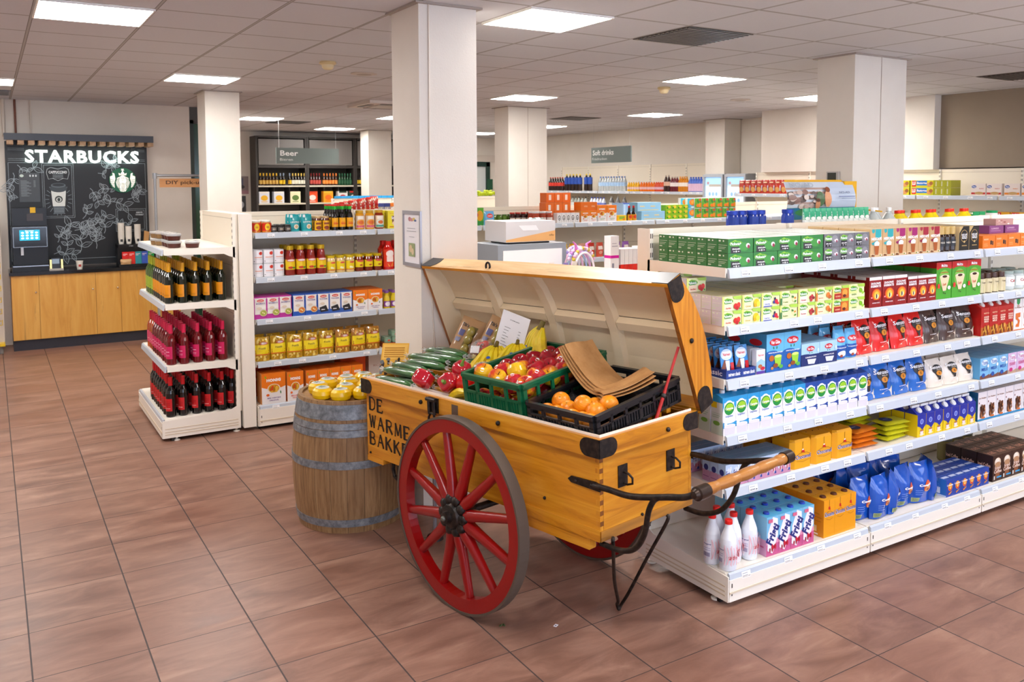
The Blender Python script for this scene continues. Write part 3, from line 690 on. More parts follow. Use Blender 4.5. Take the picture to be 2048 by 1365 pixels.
m = MB().ball(H(S1+.004, *LP_(.34, .06)), .013, IRON, 8, (.6, 1, 1)); part(m, 'lid_bolt', lid)
m = MB(); t, h = LP_(LW+.02, .04); cs = .56; m.tube([H(cs+.017*math.cos(a), t-.012, h+.022*math.sin(a)) for a in [2*PI*i/12 for i in range(12)]], .006, IRON, 8, True); part(m, 'lid_ring', lid)
q0 = H(1.765, .36, -.06); q1 = H(1.77, *LP_(.33, .01))
m = MB().tube([q0, Vector(q0).lerp(Vector(q1), .42), Vector(q0).lerp(Vector(q1), .5)], .008, 'b01812', 8); m.tube([Vector(q0).lerp(Vector(q1), .4), q1], .0065, 'b01812', 8); m.ball(Vector(q0).lerp(Vector(q1), .44), .014, '2a2320', 8); part(m, 'red_prop_rod')
# slat rack the crates rest on
RT = .135
def rack(t): return -.045+math.tan(RT)*t
m0 = MB()
for k in range(8):
    t = .05+k*.068; m = MB(); h = rack(t); bx(m, .03, t-.016, h-.022, 1.735, t+.016, h, Y1); part(m, 'rack_slat', bevel=.003)
for s in (.4, 1.3):
    m = MB(); vs = [H(s+ds, t, rack(t)-dz) for ds in (0, .03) for t, dz in ((.03, .023), (.6, .023), (.6, .05), (.03, .05))]
    m.add(vs, [(0, 1, 2, 3), (7, 6, 5, 4), (0, 4, 5, 1), (1, 5, 6, 2), (2, 6, 7, 3), (3, 7, 4, 0)], Y2); part(m, 'rack_bearer')
# ---------------------------------------------------------------- packaging builders (front faces -y, base at z=0, centred in x, front plane at y=0)
def pack(name, w, d, h, base, art, top=None, side=None, sart=None, tart=None, rough=.35):
    m = MB(); B = M(base, rough); m.box(-w/2, 0, 0, w/2, d, h, B, top and M(top, rough), side and M(side, rough))
    m.art(art, w, h, front(w, 0))
    if sart: m.art(sart, d, h, lambda x, z, k: (-w/2-.0004*k, d-x, z))
    if tart is None and top: tart = [R(0, 0, 1, .03, side or base), R(0, .97, 1, 1, side or base), R(0, 0, .015, 1, side or base)]
    if tart: m.art(tart, w, d, lambda x, z, k: (x-w/2, z, h+.0004*k))
    return m.build(name)
def lid_(parent, name, prof, col, loc, tilt=0, n=16, rough=.35):
    m = MB().lathe(prof, M(col, rough), n); o = m.build(name, parent, loc); o.rotation_euler = (tilt, 0, 0); return o
def carton(name, w, d, h, base, art, top, cap, sart=None, side=None, slant=.0, capr=.012, capz=.012, captilt=0, capy=.5):
    m = MB(); m.box(-w/2, 0, 0, w/2, d, h-slant, M(base, .3), M(top, .3), side and M(side, .3))
    if slant:
        m.add([(-w/2, 0, h-slant), (w/2, 0, h-slant), (w/2, d, h-slant), (-w/2, d, h-slant), (-w/2, d*.6, h), (w/2, d*.6, h)], [(0, 1, 5, 4), (1, 2, 5), (0, 4, 3), (4, 5, 2, 3)], M(top, .3))
    m.art(art, w, h-slant, front(w, 0))
    if sart: m.art(sart, d, h-slant, lambda x, z, k: (-w/2-.0004*k, d-x, z))
    o = m.build(name)
    if slant: lid_(o, 'cap', [(capr, 0), (capr, capz), (capr*.9, capz+.002)], cap, (0, d*capy, h-slant*(.55 if capy < .5 else 0)+.0), captilt)
    else: lid_(o, 'cap', [(capr*1.1, 0), (capr*1.1, .003), (capr, .004), (capr, capz), (capr*.9, capz+.002)], cap, (0, d*capy, h), captilt)
    return o
def bottle(name, prof, glass, cap, capprof, art, aw, ah, az, r, label=None, n=20, rz=0, rough=.12, label_name='label', trans=0):
    m = MB().lathe(prof, M(glass, rough, trans=trans), n); o = m.build(name)
    if cap: MB().lathe(capprof, M(cap, .35), n).build('cap', o)
    if art or label:
        l = MB(); f0 = wrap(aw, r, rz); l.art(([R(0, 0, 1, 1, label)] if label else [])+list(art), aw, ah, lambda x, z, k: f0(x, z+az, k)); l.build(label_name, o)
    return o
def pillow(name, w, h, t, base, art, side=None, rough=.25, lean=0, seal=.0, parts=None, wob=.006, foot=.6, topc=None):
    # stand-up pouch: thick base, thin sealed top
    rr = random.Random(hash(name) % 1000 if False else len(name)*7+int(w*1000))
    ph = [rr.random()*6 for _ in range(6)]
    def T_(u, v):
        e = max(0, 1-abs(2*u-1)**2.6)**.5; q = (foot+(1-foot)*math.sin(min(1, v*1.6)*PI/2)) if v < .6 else 1; q *= max(0, (1-v)/.55)**.6 if v > .45 else 1
        return t/2*e*q+wob*math.sin(7*u+ph[0]+5*v)*math.sin(9*v+ph[1])*e*.5
    wv = lambda v: 1+.04*math.sin(v*5+ph[2])-.05*(v > .9)
    def fr(x, z, off=0): u, v = x/w, z/h; return ((x-w/2)*wv(v), -T_(u, v)-off+lean*z, z)
    m = MB(); B = M(base, rough, coat=.3)
    m.grid(lambda u, v: fr(u*w, v*h), 12, 12, B); m.grid(lambda u, v: ((.5-u)*w*wv(v), T_(1-u, v)+lean*v*h, v*h), 12, 12, M(side or base, rough))
    m.art(art, w, h, lambda x, z, k: fr(x, z, .0014+.0007*k))
    return m.build(name)
def leaf(cx, cy, s, c, a=0):
    pts = [(0, -.5), (.28, -.2), (.3, .15), (0, .5), (-.3, .15), (-.28, -.2)]; ca, sa = math.cos(a), math.sin(a)
    return Pg([(cx+s*(x*ca-y*sa), cy+s*1.6*(x*sa+y*ca)) for x, y in pts], c)
def splash(cx, cy, rx, ry, cs, n, rr, seed=1):
    q = random.Random(seed); return [E(cx+q.uniform(-1, 1)*rx, cy+q.uniform(-1, 1)*ry, rr*q.uniform(.6, 1.3), rr*q.uniform(.6, 1.3)*1.2, cs[i % len(cs)]) for i in range(n)]
# ---------------------------------------------------------------- right run, top shelf: tea and instant coffee
def tea(name, base, art_extra, w=.128, h=.069, d=.068, side='4f7f4f', top='e8ece4', logo='74b02a', lx=.3, panel=None):
    art = []
    if panel: art.append(R(lx-.2, 0, lx+.2, .45, panel))
    art += [leaf(lx-.02, .8, .2, 'a6cf3a', 1.2), E(lx, .66, .27, .2, logo), E(lx, .64, .24, .15, '3f8f2e'), T('Pickwick', lx, .65, .44, .2, 'ffffff')]+art_extra
    return pack(name, w, d, h, base, art, top, side, [R(.08, .55, .92, .57, 'e8f0e0'), R(.1, .8, .3, .9, 'e8f0e0'), R(.5, .8, .62, .9, 'e8f0e0'), R(.1, .4, .8, .43, 'cfe0c8'), R(.1, .3, .7, .33, 'cfe0c8'), R(.1, .12, .4, .2, 'cfe0c8')])
g_en = tea('tea_box', '2f7a35', [E(.45, .5, .1, .1, '58a23c'), E(.78, .52, .12, .2, '4f9a45'), E(.74, .5, .06, .1, 'e8d8e0'), E(.76, .42, .04, .1, '7a2338'), T('ENGLISH', .3, .27, .3, .09, 'ffffff'), T('♥ ✓', .3, .1, .16, .1, 'ffffff')] if False else
    [E(.62, .42, .2, .3, '3f8f3a'), E(.78, .5, .08, .16, 'f0dfe4'), E(.8, .42, .05, .13, '8a2740'), T('ENGLISH', .3, .29, .3, .1, 'ffffff'), E(.3, .12, .03, .06, 'ffffff'), R(.18, .09, .24, .15, 'd0d0d0'), R(.36, .09, .42, .15, 'd0d0d0')], w=.166, panel='30302f', side='3f7d47')
TG = 'tea boxes on the top shelf of the right run'
XA = [3.055, 3.225, 3.395, 3.565]
rows = [2.895+.07*j for j in range(7)]
grid_put(g_en, 'green and black tea box', 'box', TG, XA, rows, [1.636, 1.706], .002, 0, lambda i, j, k: k == 1 or j == 0 or i == 0)
g_ea = tea('tea_box', '6f6f74', [E(.68, .6, .2, .3, '8a8a90'), E(.8, .5, .09, .12, 'f4e6ec'), E(.8, .44, .05, .1, '8a2740'), E(.68, .5, .05, .08, 'e0c8d2'), T('EARL GREY', .28, .27, .34, .1, 'ffffff'), R(.18, .09, .24, .15, 'd0d0d0'), R(.34, .09, .4, .15, 'd0d0d0')], w=.12, panel='242426', side='58585c', lx=.29)
grid_put(g_ea, 'grey and black tea box', 'box', TG, [3.72, 3.845, 3.97-.06], rows, [1.636, 1.706], .002, 0, lambda i, j, k: k == 1 or j == 0) if False else \
grid_put(g_ea, 'grey and black tea box', 'box', TG, [3.716, 3.838, 3.96], rows, [1.636, 1.706], .001, 0, lambda i, j, k: k == 1 or j == 0)
def nes(c, c2):
    return pack('coffee_box', .1, .1, .152, 'c9a273', [R(.0, .0, 1, .12, 'd8b98c'), Pg([(.4, .99), (.9, .99), (.9, .72), (.62, .66), (.4, .72)], c), Pg([(.1, .99), (.34, .99), (.34, .9), (.22, .84), (.1, .9)], c), T('NESCAFÉ', .5, .66, .86, .12, 'ffffff', 2),
     Pg([(.05, .5), (.55, .6), (.62, .56), (.2, .42)], c2), Pg([(.3, .48), (.72, .48), (.66, .08), (.36, .08)], 'f2e6d8'), Pg([(.31, .4), (.71, .4), (.65, .08), (.37, .08)], 'a4531c'), E(.51, .49, .22, .06, 'f6efe6'), E(.5, .53, .13, .04, 'ffffff'), E(.15, .06, .09, .035, '6b3a1a'), E(.26, .05, .06, .03, '8a4a1f'), E(.8, .06, .04, .025, '3f8f3a'), E(.92, .06, .04, .025, 'f4f4f4')],
     'e3c9a0', 'dcb987', [T('· · · ·', .5, .7, .1, .5, '6b4a20')])
for n, (c, c2, xs, nm) in enumerate((('27a3a8', '2aa0a8', [4.09, 4.195], 'teal-flashed'), ('a01a68', '8e1a5c', [4.305, 4.415], 'purple-flashed'), ('a01b34', '8e1a30', [4.52, 4.627], 'crimson-flashed'))):
    grid_put(nes(c, c2), 'tan %s instant coffee box' % nm, 'box', 'instant coffee boxes on the top shelf', xs, [2.9+.104*j for j in range(4)], [1.636], .001)
jr = bottle('coffee_jar', [(.024, 0), (.026, .008), (.026, .085), (.02, .1)], '2c1a10', 'c9a860', [(.022, .1), (.023, .105), (.023, .142), (.02, .145)], [T('NESCAFÉ', .5, .6, .8, .3, 'e8e0d0')], .05, .04, .03, .026, '141110', 14)
for r_ in range(3): grid_put(jr, 'small gold-lidded coffee jar', 'jar', 'gold-lidded coffee jars', [4.72, 4.775, 4.83], [2.93, 2.99, 3.05], [1.636]) if r_ == 0 else None
gold = pack('coffee_box', .1, .12, .143, '17130f', [Pg([(0, 1), (.4, 1), (0, .72)], 'c9ab72'), E(.5, .6, .36, .26, 'b8955a'), E(.5, .6, .32, .235, '120f0d'), T('NESCAFÉ', .5, .66, .56, .1, 'ffffff'), T('GOLD', .5, .54, .5, .12, 'ffffff', 2), E(.5, .36, .08, .05, 'c9ab72'), R(.25, .18, .75, .22, 'a88a55')], '9c8a63', 'c7b085')
grid_put(gold, 'black and gold coffee box', 'box', 'black and gold coffee boxes', [4.915, 5.02], [2.9, 3.025, 3.15], [1.636])
ob = pack('cup_box', .135, .09, .078, 'e2761b', [T('BOLERO', .28, .72, .36, .12, 'f7d9b0'), R(.6, .3, .72, .62, '2e2522'), R(.74, .25, .84, .58, '5a3a2a'), R(.08, .2, .4, .24, 'f2b070'), R(.08, .34, .36, .38, 'f2b070')], 'e9862c', 'd66d18')
grid_put(ob, 'orange capsule box', 'box', 'orange capsule boxes', [5.18, 5.32, 5.46, 5.6], [2.9, 2.995], [1.636])
pb = pack('cup_box', .16, .09, .05, '7b3f78', [R(.1, .3, .8, .42, '9a6a96'), T('LUNGO', .4, .65, .5, .2, 'd9bcd6')], '8a4a86', '6d3569')
grid_put(pb, 'purple flat capsule box on the orange ones', 'box', 'purple capsule boxes', [5.42, 5.6], [2.99], [1.715])
wb = pack('snack_box', .2, .08, .04, 'b98f86', splash(.5, .5, .4, .3, ['f0e6e0', '8c3b34', 'c9a29a'], 9, .07), 'd8c4be', 'a98078')
grid_put(wb, 'pink speckled flat box on top of a purple one', 'box', 'speckled flat boxes', [5.52], [2.995], [1.766])
# ---------------------------------------------------------------- second shelf
def fruit(c1, c2, fr_, nm, xs, js, ks=(1.361, 1.431), side='c9cfe0', keep=None):
    p = tea('tea_box', 'e6ebb0', [Pg([(0, 1), (.1, 1), (.1, .0), (0, .0)], 'd9e37a'), R(.1, 0, .52, .42, c1), E(.32, .42, .22, .08, c1), T(nm[1], .31, .2, .28, .12, c2), Pg([(.52, 1), (1, 1), (1, .75), (.6, .8)], 'a9cf4a')]+fr_, side=side, top='cfc79a', w=.128)
    return p
F1 = [E(.68, .3, .1, .2, 'c9201c'), E(.83, .36, .1, .2, 'd8342a'), E(.76, .16, .08, .14, 'b81a1a'), leaf(.9, .12, .12, '3c8a2c', .5)]
F2 = [E(.75, .4, .15, .28, 'e8c010'), E(.85, .3, .1, .2, 'f0d840'), E(.68, .22, .08, .14, 'd8a80c'), leaf(.9, .7, .1, '5c9a2c')]
F3 = [E(.68, .3, .07, .12, '2c3a8a'), E(.8, .34, .09, .17, 'c41c38'), E(.72, .55, .05, .1, '1f1f4a'), E(.88, .2, .06, .1, 'd8342a'), R(.1, .0, .56, .08, '5a62b0')]
F4 = [E(.75, .3, .06, .08, 'e8e0b0'), E(.85, .45, .05, .08, 'e8861c'), leaf(.7, .55, .16, '3f7a30', 1), leaf(.85, .2, .16, '4f8a30', 2), R(.0, 0, .1, .5, '3f7a46')]
F5 = [E(.7, .35, .07, .12, 'a82430'), E(.8, .45, .07, .12, 'b8303a'), E(.88, .3, .07, .12, '8a1c28'), E(.75, .16, .07, .12, 'b8303a')]
F6 = [E(.75, .4, .12, .2, 'd8762a'), E(.85, .25, .1, .15, 'b85a1c'), leaf(.85, .7, .12, '6a9a30'), R(0, 0, .1, .6, 'd8762a')]
F7 = [R(.52, .0, 1, .78, 'c8641a'), E(.75, .45, .16, .25, 'e89a3a'), E(.72, .2, .1, .12, '5a1c0c'), R(.1, 0, .52, .4, 'a81c12'), T('ROOIBOS', .31, .2, .3, .12, 'f4d0a0')]
F8 = [R(.0, .0, 1, .3, 'dfe8b0'), leaf(.75, .5, .3, '7ab81c', .6), leaf(.88, .3, .2, '9acc3a', 2.2), T('GREEN', .3, .22, .3, .12, '6a8a2c')]
FR = [('f6dfc0', 'c9402c', F1, ('strawberry-pictured', 'Aardbei'), 'd96a4a'), ('f4ecb8', 'b89a20', F2, ('yellow lemon-pictured', 'Citroen'), 'e8dc90'), ('e8ecf0', '4a52a0', F3, ('berry-pictured', 'Forest Fruit'), 'b0b8e0'), ('eceab0', '5a7a3a', F4, ('herb-pictured', 'Kruiden'), 'a8c080'),
      ('f4dcd0', 'a83a40', F5, ('red cherry-pictured', 'Kersen'), 'd89a90'), ('f6dcb8', 'b8641c', F6, ('orange spice-pictured', 'Spices'), 'e0a870'), ('e8a860', 'f4d0a0', F7, ('dark orange rooibos-coloured', 'ROOIBOS'), 'd0802c'), ('d8e890', '6a8a2c', F8, ('lime green', 'GREEN'), 'c8dc80')]
for i, (c1, c2, fr_, nm, sd) in enumerate(FR):
    p = fruit(c1, c2, fr_, nm, 0, 0, side=('d8d4dc' if i == 0 else sd)); x = 3.005+.1325*i
    grid_put(p, nm[0]+' tea box', 'box', 'fruit tea boxes on the second shelf', [x], [2.9+.07*j for j in range(7 if i < 4 else 5)], [1.361, 1.431], .001, 0, lambda a, j, k: (k == 1 and not (i == 4 and j < 2)) or (j == 0) or i == 0)
place(bpy.data.objects['tea_box.002'] if False else p, 3.06, 3.3, 1.501, 'lime green tea box lying as a third layer at the back', 'box', 'fruit tea boxes on the second shelf')
for k in range(3):
    place(fruit(*FR[0][:3], FR[0][3], 0, 0), 2.985+.13*k, 3.12, 1.501, 'strawberry tea box on a third layer toward the back'+rank(k, 3), 'box', 'third layer of tea boxes') if k == 0 else None
def deg(w, h, nm):
    return pack('coffee_pack', w, .11, h, '8e1414', [R(0, .9, 1, 1, 'efeaea'), Pg([(0, .9), (0, .86), (.12, .84), (.24, .9)], '8e1414'), T('DOUWE', .5, .79, .74, .075, 'ffffff', 2), T('EGBERTS', .5, .7, .8, .075, 'ffffff', 2), E(.55, .42, .38, .2, 'd8401c'), E(.55, .42, .3, .17, 'f08a1c'), E(.56, .4, .2, .13, 'f8c040'), E(.58, .36, .12, .08, 'fbe9c0'), E(.55, .37, .05, .08, '20160f'), R(.4, .2, .7, .24, '6b1010'), T('AROMA ROOD', .5, .15, .6, .035, 'ffffff'), R(.06, .3, .22, .36, 'd8201c'), T('D.E', .14, .33, .1, .04, 'ffffff')],
        'd8d0cf', '7a1010', [R(.2, .9, .8, 1, 'd8d0cf')])
grid_put(deg(.108, .165, 0), 'dark red ground coffee pack with white top', 'coffee pack', 'large dark red coffee packs', [4.095, 4.208, 4.318], [2.9+.115*j for j in range(4)], [1.361], .001)
grid_put(deg(.088, .15, 0), 'smaller dark red ground coffee pack', 'coffee pack', 'smaller dark red coffee packs', [4.425, 4.516, 4.607], [2.9+.115*j for j in range(4)], [1.361], .001)
mel = pack('filter_box', .148, .1, .215, '4aa42c', [R(0, .84, 1, 1, 'c8161c'), E(.5, .82, .5, .05, 'c8161c'), E(.5, .78, .45, .07, '4aa42c'), E(.5, .55, .36, .24, '7cc04a'), T('Melitta', .5, .91, .4, .08, 'ffffff'), T('ORIGINAL', .5, .72, .52, .035, 'c8401c'), E(.52, .6, .32, .06, 'f0e0c4'), Pg([(.2, .6), (.84, .6), (.62, .22), (.42, .22)], 'ecd4ac'), E(.52, .61, .16, .035, '3a1a0c'), E(.82, .3, .1, .05, 'e8f0f4'), E(.82, .28, .06, .035, 'ffffff'), T('1x4', .5, .4, .22, .08, 'c86a3a'), R(.05, .3, .2, .42, 'd8302a'), E(.45, .17, .03, .02, '2a180c'), E(.55, .15, .03, .02, '2a180c')], 'b81418', '3c8f28', [R(0, .84, 1, 1, 'b81418')])
grid_put(mel, 'green and red coffee filter box', 'box', 'green and red coffee filter boxes', [4.725, 4.877, 5.029], [2.9, 3.005, 3.11, 3.215], [1.361], .001, 0)
pj = bottle('creamer_jar', [(.03, 0), (.033, .01), (.033, .08), (.026, .092)], '3a2418', '4a2c1c', [(.027, .092), (.028, .094), (.028, .12), (.026, .122)], [T('Completa', .5, .72, .5, .14, '3a2010'), Pg([(.45, .0), (.62, .0), (.6, .5), (.48, .6)], 'e8dca8')], .075, .085, .005, .033, 'd8cba0', 16)
grid_put(pj, 'brown-lidded coffee creamer jar', 'jar', 'brown-lidded creamer jars', [5.145, 5.22, 5.295, 5.37], [2.935, 3.01], [1.361], .002)
cj = bottle('sweetener_jar', [(.045, 0), (.05, .01), (.048, .09), (.04, .1)], 'dfe8e4', '9fb0a8', [(.041, .1), (.043, .102), (.043, .118), (.04, .12)], [T('Café', .5, .6, .5, .3, 'b03020'), E(.7, .2, .06, .1, '8ab030')], .1, .06, .025, .0492, 'f2f4f0', 18, trans=.3)
grid_put(cj, 'white-labelled clear glass jar', 'jar', 'clear glass jars on the second shelf', [5.47, 5.585, 5.7], [2.95, 3.06], [1.361])
# ---------------------------------------------------------------- third shelf
def sachet(name='sweetener_pouch', w=.085, h=.135):
    m = MB(); m.box(-w/2, 0, 0, w/2, .006, h, M('3f8fd0', .3), side=M('2a5a9a', .3))
    m.art([R(0, 0, 1, .3, '26347a'), R(0, .3, 1, .55, '3a8acf'), E(.5, .72, .45, .2, 'cfe6f6'), R(.18, .62, .82, .84, 'ffffff'), T('Natreen', .5, .73, .56, .11, 'd8343a'), Pg([(.0, .25), (.3, .55), (.45, .5), (.3, .2)], '7a3a1c'), Pg([(.35, .5), (.68, .5), (.62, .05), (.42, .05)], 'f4f4f2'), R(.72, .1, .98, .42, 'c81c24'), R(.35, .94, .65, .97, '2a3c5a')], w, h, front(w, 0))
    return m.build(name)
sp = sachet()
for q, (x0, n) in enumerate(((2.975+.05, 7), (3.125, 6))):
    for j in range(n):
        o = place(sp, x0+.004*j, 2.935+.045*j, 1.112, 'blue sweetener pouch in the %s tray%s' % ('left' if q == 0 else 'right', rank(j, n, 'in the row')), 'pouch', 'blue sweetener pouches in trays'); o.rotation_euler = (-.16, 0, 0)
for q, x0 in enumerate((3.025, 3.125)):
    m = MB(); w = .098
    m.box(-w/2, 0, 0, w/2, .34, .004, '24408c')
    for b in ((-w/2, 0, .004, w/2, .002, .042), (-w/2, .338, .004, w/2, .34, .042), (-w/2, .002, .004, -w/2+.002, .338, .042), (w/2-.002, .002, .004, w/2, .338, .042)): m.box(*b, '24408c')
    m.art([T('natreen classic', .55, .5, .8, .45, 'ffffff')], w, .042, front(w, 0)); m.art([T('classic', .75, .55, .34, .6, 'e8ecff')], .34, .042, lambda x, z, k: (-w/2-.0004*k, .34-x, z))
    o = m.build('display_tray'); tag(place(o, x0, 2.9, 1.101, 'dark blue cardboard tray of sweetener pouches, '+('at the shelf end' if q == 0 else 'second from the shelf end'), 'tray', 'dark blue display trays'), o['label'], 'tray', 'dark blue display trays')
nb = pack('sweetener_box', .06, .03, .12, 'e8eef4', [R(0, 0, 1, .12, '5a3c9a'), E(.5, .78, .42, .14, 'ffffff'), T('Natreen', .5, .78, .7, .1, 'd8343a'), Pg([(.0, .5), (.5, .62), (1, .5), (1, .12), (0, .12)], '9cc8e8'), E(.7, .22, .28, .08, 'c81c3a'), E(.4, .32, .25, .08, 'b86a3a')], 'cfe0f0')
grid_put(nb, 'white and blue sweetener box', 'box', 'white and blue sweetener boxes', [3.21], [2.9, 2.94, 2.98], [1.101])
vg = pack('sugar_box', .125, .14, .19, '63b4dc', [R(0, .0, 1, .5, '1f5fae'), E(.3, .5, .35, .06, '1f5fae'), E(.5, .78, .34, .1, 'c81c2a'), T('Van Gilse', .5, .78, .52, .1, 'ffffff'), leaf(.4, .63, .07, '2c8a3c', 1), leaf(.58, .63, .07, '2c8a3c', -1), T('KRISTALKLONTJES', .5, .5, .8, .04, 'ffffff'), E(.28, .36, .14, .08, 'b8641c'), Pg([(.42, .4), (.85, .4), (.78, .12), (.5, .12)], '9ad03a'), E(.64, .4, .2, .04, 'd0ec7a'), E(.5, .16, .14, .06, '8a4a1c'), E(.3, .1, .08, .04, 'c98a4a'), E(.8, .12, .12, .05, '5ab04a')], '58a8d0', '3f96c8', [E(.5, .75, .3, .09, 'c81c2a'), R(0, 0, 1, .3, '2a6ab0')])
grid_put(vg, 'light blue sugar crystal box', 'box', 'light blue sugar crystal boxes', [3.312, 3.438], [2.9, 3.045], [1.101])
ss = pack('sugar_stick_box', .138, .09, .115, 'a8d0ec', [R(0, 0, 1, .5, '1c2e6a'), E(.2, .5, .25, .03, '1c2e6a'), E(.5, .76, .22, .12, 'c81c2a'), T('Van Gilse', .5, .76, .34, .12, 'ffffff'), leaf(.44, .58, .06, '2c8a3c', 1), leaf(.56, .58, .06, '2c8a3c', -1), T('SUIKERSTICKS', .5, .38, .6, .06, 'ffffff'), Pg([(.3, .3), (.8, .28), (.7, .06), (.36, .08)], 'd8dcec'), E(.9, .66, .06, .09, 'cfe4f4')], '9cc8e8', '8cbce0', [R(0, 0, 1, .5, '24387a')])
grid_put(ss, 'light and dark blue sugar stick box', 'box', 'sugar stick boxes', [3.575, 3.715], [2.9, 2.995, 3.09, 3.185], [1.101])
ps = pillow('sugar_bag', .088, .155, .06, '5fb2e2', [R(.03, .03, .97, .48, '1f55a8'), E(.5, .68, .38, .1, 'c81c2a'), T('Van Gilse', .5, .68, .6, .1, 'ffffff'), E(.5, .2, .35, .1, 'eef2f6'), E(.4, .12, .12, .05, 'a04a2c'), T('POEDERSUIKER', .5, .4, .8, .035, 'ffffff')], wob=.003, foot=.9)
grid_put(ps, 'blue powdered sugar bag', 'bag', 'blue powdered sugar bags', [3.835, 3.935], [2.94, 3.02, 3.1], [1.102], .004, .08)
def senseo(c, c2, nm, wave='e8dccb', blk='231a18', txt='SENSEO', w=.165, h=.195):
    return pillow('coffee_pad_bag', w, h, .07, c, [Pg([(.05, .02), (.95, .02), (.95, .3), (.8, .22), (.6, .2), (.35, .12), (.05, .1)], wave), E(.52, .64, .3, .17, blk), Pg([(.25, .6), (.8, .6), (.62, .36), (.44, .36)], blk), E(.52, .52, .15, .085, 'd88a1c'), T('S', .52, .52, .08, .07, '3a2010'), R(.46, .28, .6, .37, blk), T('Senseo', .46, .73, .72, .11, 'ffffff'), T(nm, .55, .64, .3, .03, 'e8dcc8'), T('36 KOFFIEPADS', .42, .26, .4, .025, 'ffffff'), leaf(.86, .3, .06, '2c8a3c')], lean=.16, seal=.1)
s_red = senseo('d81c18', 0, 'CLASSIC'); s_brn = senseo('4a3630', 0, 'EXTRA DARK', 'd8c8b4', '2c211e'); s_blu = senseo('1b66c0', 0, 'MILD'); s_wht = senseo('e6dccf', 0, 'CAPPUCCINO', 'efe6da', '2a2a2c', w=.16, h=.16)
for p, xs, nm, z in ((s_red, [4.08, 4.24, 4.40, 4.545], 'red', 1.102), (s_brn, [4.70, 4.87, 5.035], 'dark brown', 1.102)):
    grid_put(p, nm+' coffee pad bag', 'bag', nm+' coffee pad bags', xs, [2.96, 3.04, 3.12], [z], .006, .12)
rc = carton('juice_carton', .088, .088, .2, 'b81c16', [R(0, 0, 1, .3, 'b8641c')]+splash(.5, .18, .4, .12, ['7a2c0c', 'd88a2c', 'e8b04a'], 16, .07, 3)+[T('RISTO', .5, .82, .6, .05, 'e8c8a0'), T('SCHUD', .5, .68, .6, .06, 'f4e0c8', 2), T('BEKER', .5, .6, .6, .06, 'f4e0c8', 2), T('MELK', .5, .52, .55, .06, 'f4e0c8', 2)], 'c42018', 'e8e4dc', slant=.03, capr=.017, capz=.01, captilt=.9, capy=.3)
grid_put(rc, 'tall red carton with white cap', 'carton', 'tall red cartons', [5.17, 5.26, 5.35, 5.44], [2.9, 2.99], [1.101], .001)
dr = pack('sprinkle_box', .092, .06, .2, 'ece6e2', [Pg([(.3, 1), (.75, 1), (.72, .86), (.52, .8), (.33, .86)], '2c9a50'), T('De Ruijter', .5, .72, .86, .06, '8a5a3a'), E(.5, .78, .16, .04, 'c9a89a'), Pg([(.2, .54), (.8, .56), (.8, .42), (.5, .4), (.75, .3), (.65, .1), (.2, .12), (.3, .2), (.5, .22), (.5, .3), (.22, .36)], 'd8702a'), R(0, 0, 1, .03, 'd8702a')], 'f2ecea')
grid_put(dr, 'white sprinkle box with orange figure', 'box', 'white and orange sprinkle boxes', [5.535, 5.63, 5.725], [2.9], [1.101])
# ---------------------------------------------------------------- fourth shelf: milk
def milk(c):
    g = ['1f9a3c', '5cba2c']
    return carton('milk_carton', .0825, .075, .195, 'f2f1f4', [R(0, .86, 1, 1, c), E(.5, .6, .5, .32, 'f6f5f8'), R(0, .62, .1, .87, c), R(.9, .62, 1, .87, c), E(.5, .62, .5, .26, 'f6f5f8'), E(.5, .7, .44, .19, 'ffffff'), E(.5, .7, .4, .17, '1f8f3c'), E(.52, .74, .3, .1, '9ccc2c'), T('Campina', .5, .7, .64, .09, 'ffffff'), T('Langlekker', .5, .5, .62, .07, '5a7ab8'), T('HALFVOLLE MELK', .52, .42, .5, .025, '7a8ac0'), R(0, .2, 1, .35, c), E(.5, .38, .5, .07, 'f6f5f8'), E(.2, .3, .13, .06, 'e8f0fa'), R(0, 0, 1, .2, 'f2f1f4'), Pg([(.06, .24), (.97, .24), (.92, 0), (.11, 0)], 'dcd8e0'), E(.515, .245, .455, .05, 'fbfafc'), E(.515, .24, .40, .038, 'e6e2e8')],
        c, 'e8e6e4', [R(0, .86, 1, 1, c), R(0, .7, .5, .86, 'e8c81c'), R(.1, .5, .8, .52, 'a8c8a8'), R(.1, .45, .7, .47, 'a8c8a8'), R(0, 0, 1, .36, 'c8d8c4'), E(.5, .3, .3, .06, '7ab04a'), R(.1, .56, .85, .57, 'a8c8a8')], 'dde2da', slant=.012, capr=.013, capz=.014, capy=.62)
mk1 = milk('2a9ad6'); mk2 = milk('1f4aa0')
grid_put(mk1, 'light blue semi-skimmed milk carton', 'carton', 'light blue milk cartons', [2.99+.0835*i for i in range(7)], [2.895, 2.975], [.831], .001, 0)
grid_put(mk2, 'dark blue whole milk carton', 'carton', 'dark blue milk cartons', [2.99+.0835*(7+i) for i in range(6)], [2.895, 2.975], [.831], .001, 0)
grid_put(s_blu, 'blue coffee pad bag', 'bag', 'blue coffee pad bags', [4.10, 4.26, 4.425, 4.585], [2.96, 3.04], [.832], .005, .1)
grid_put(s_wht, 'white and brown cappuccino pad bag', 'bag', 'white and brown pad bags', [4.745, 4.90, 5.055], [2.95, 3.05, 3.15], [.832], .008, .15)
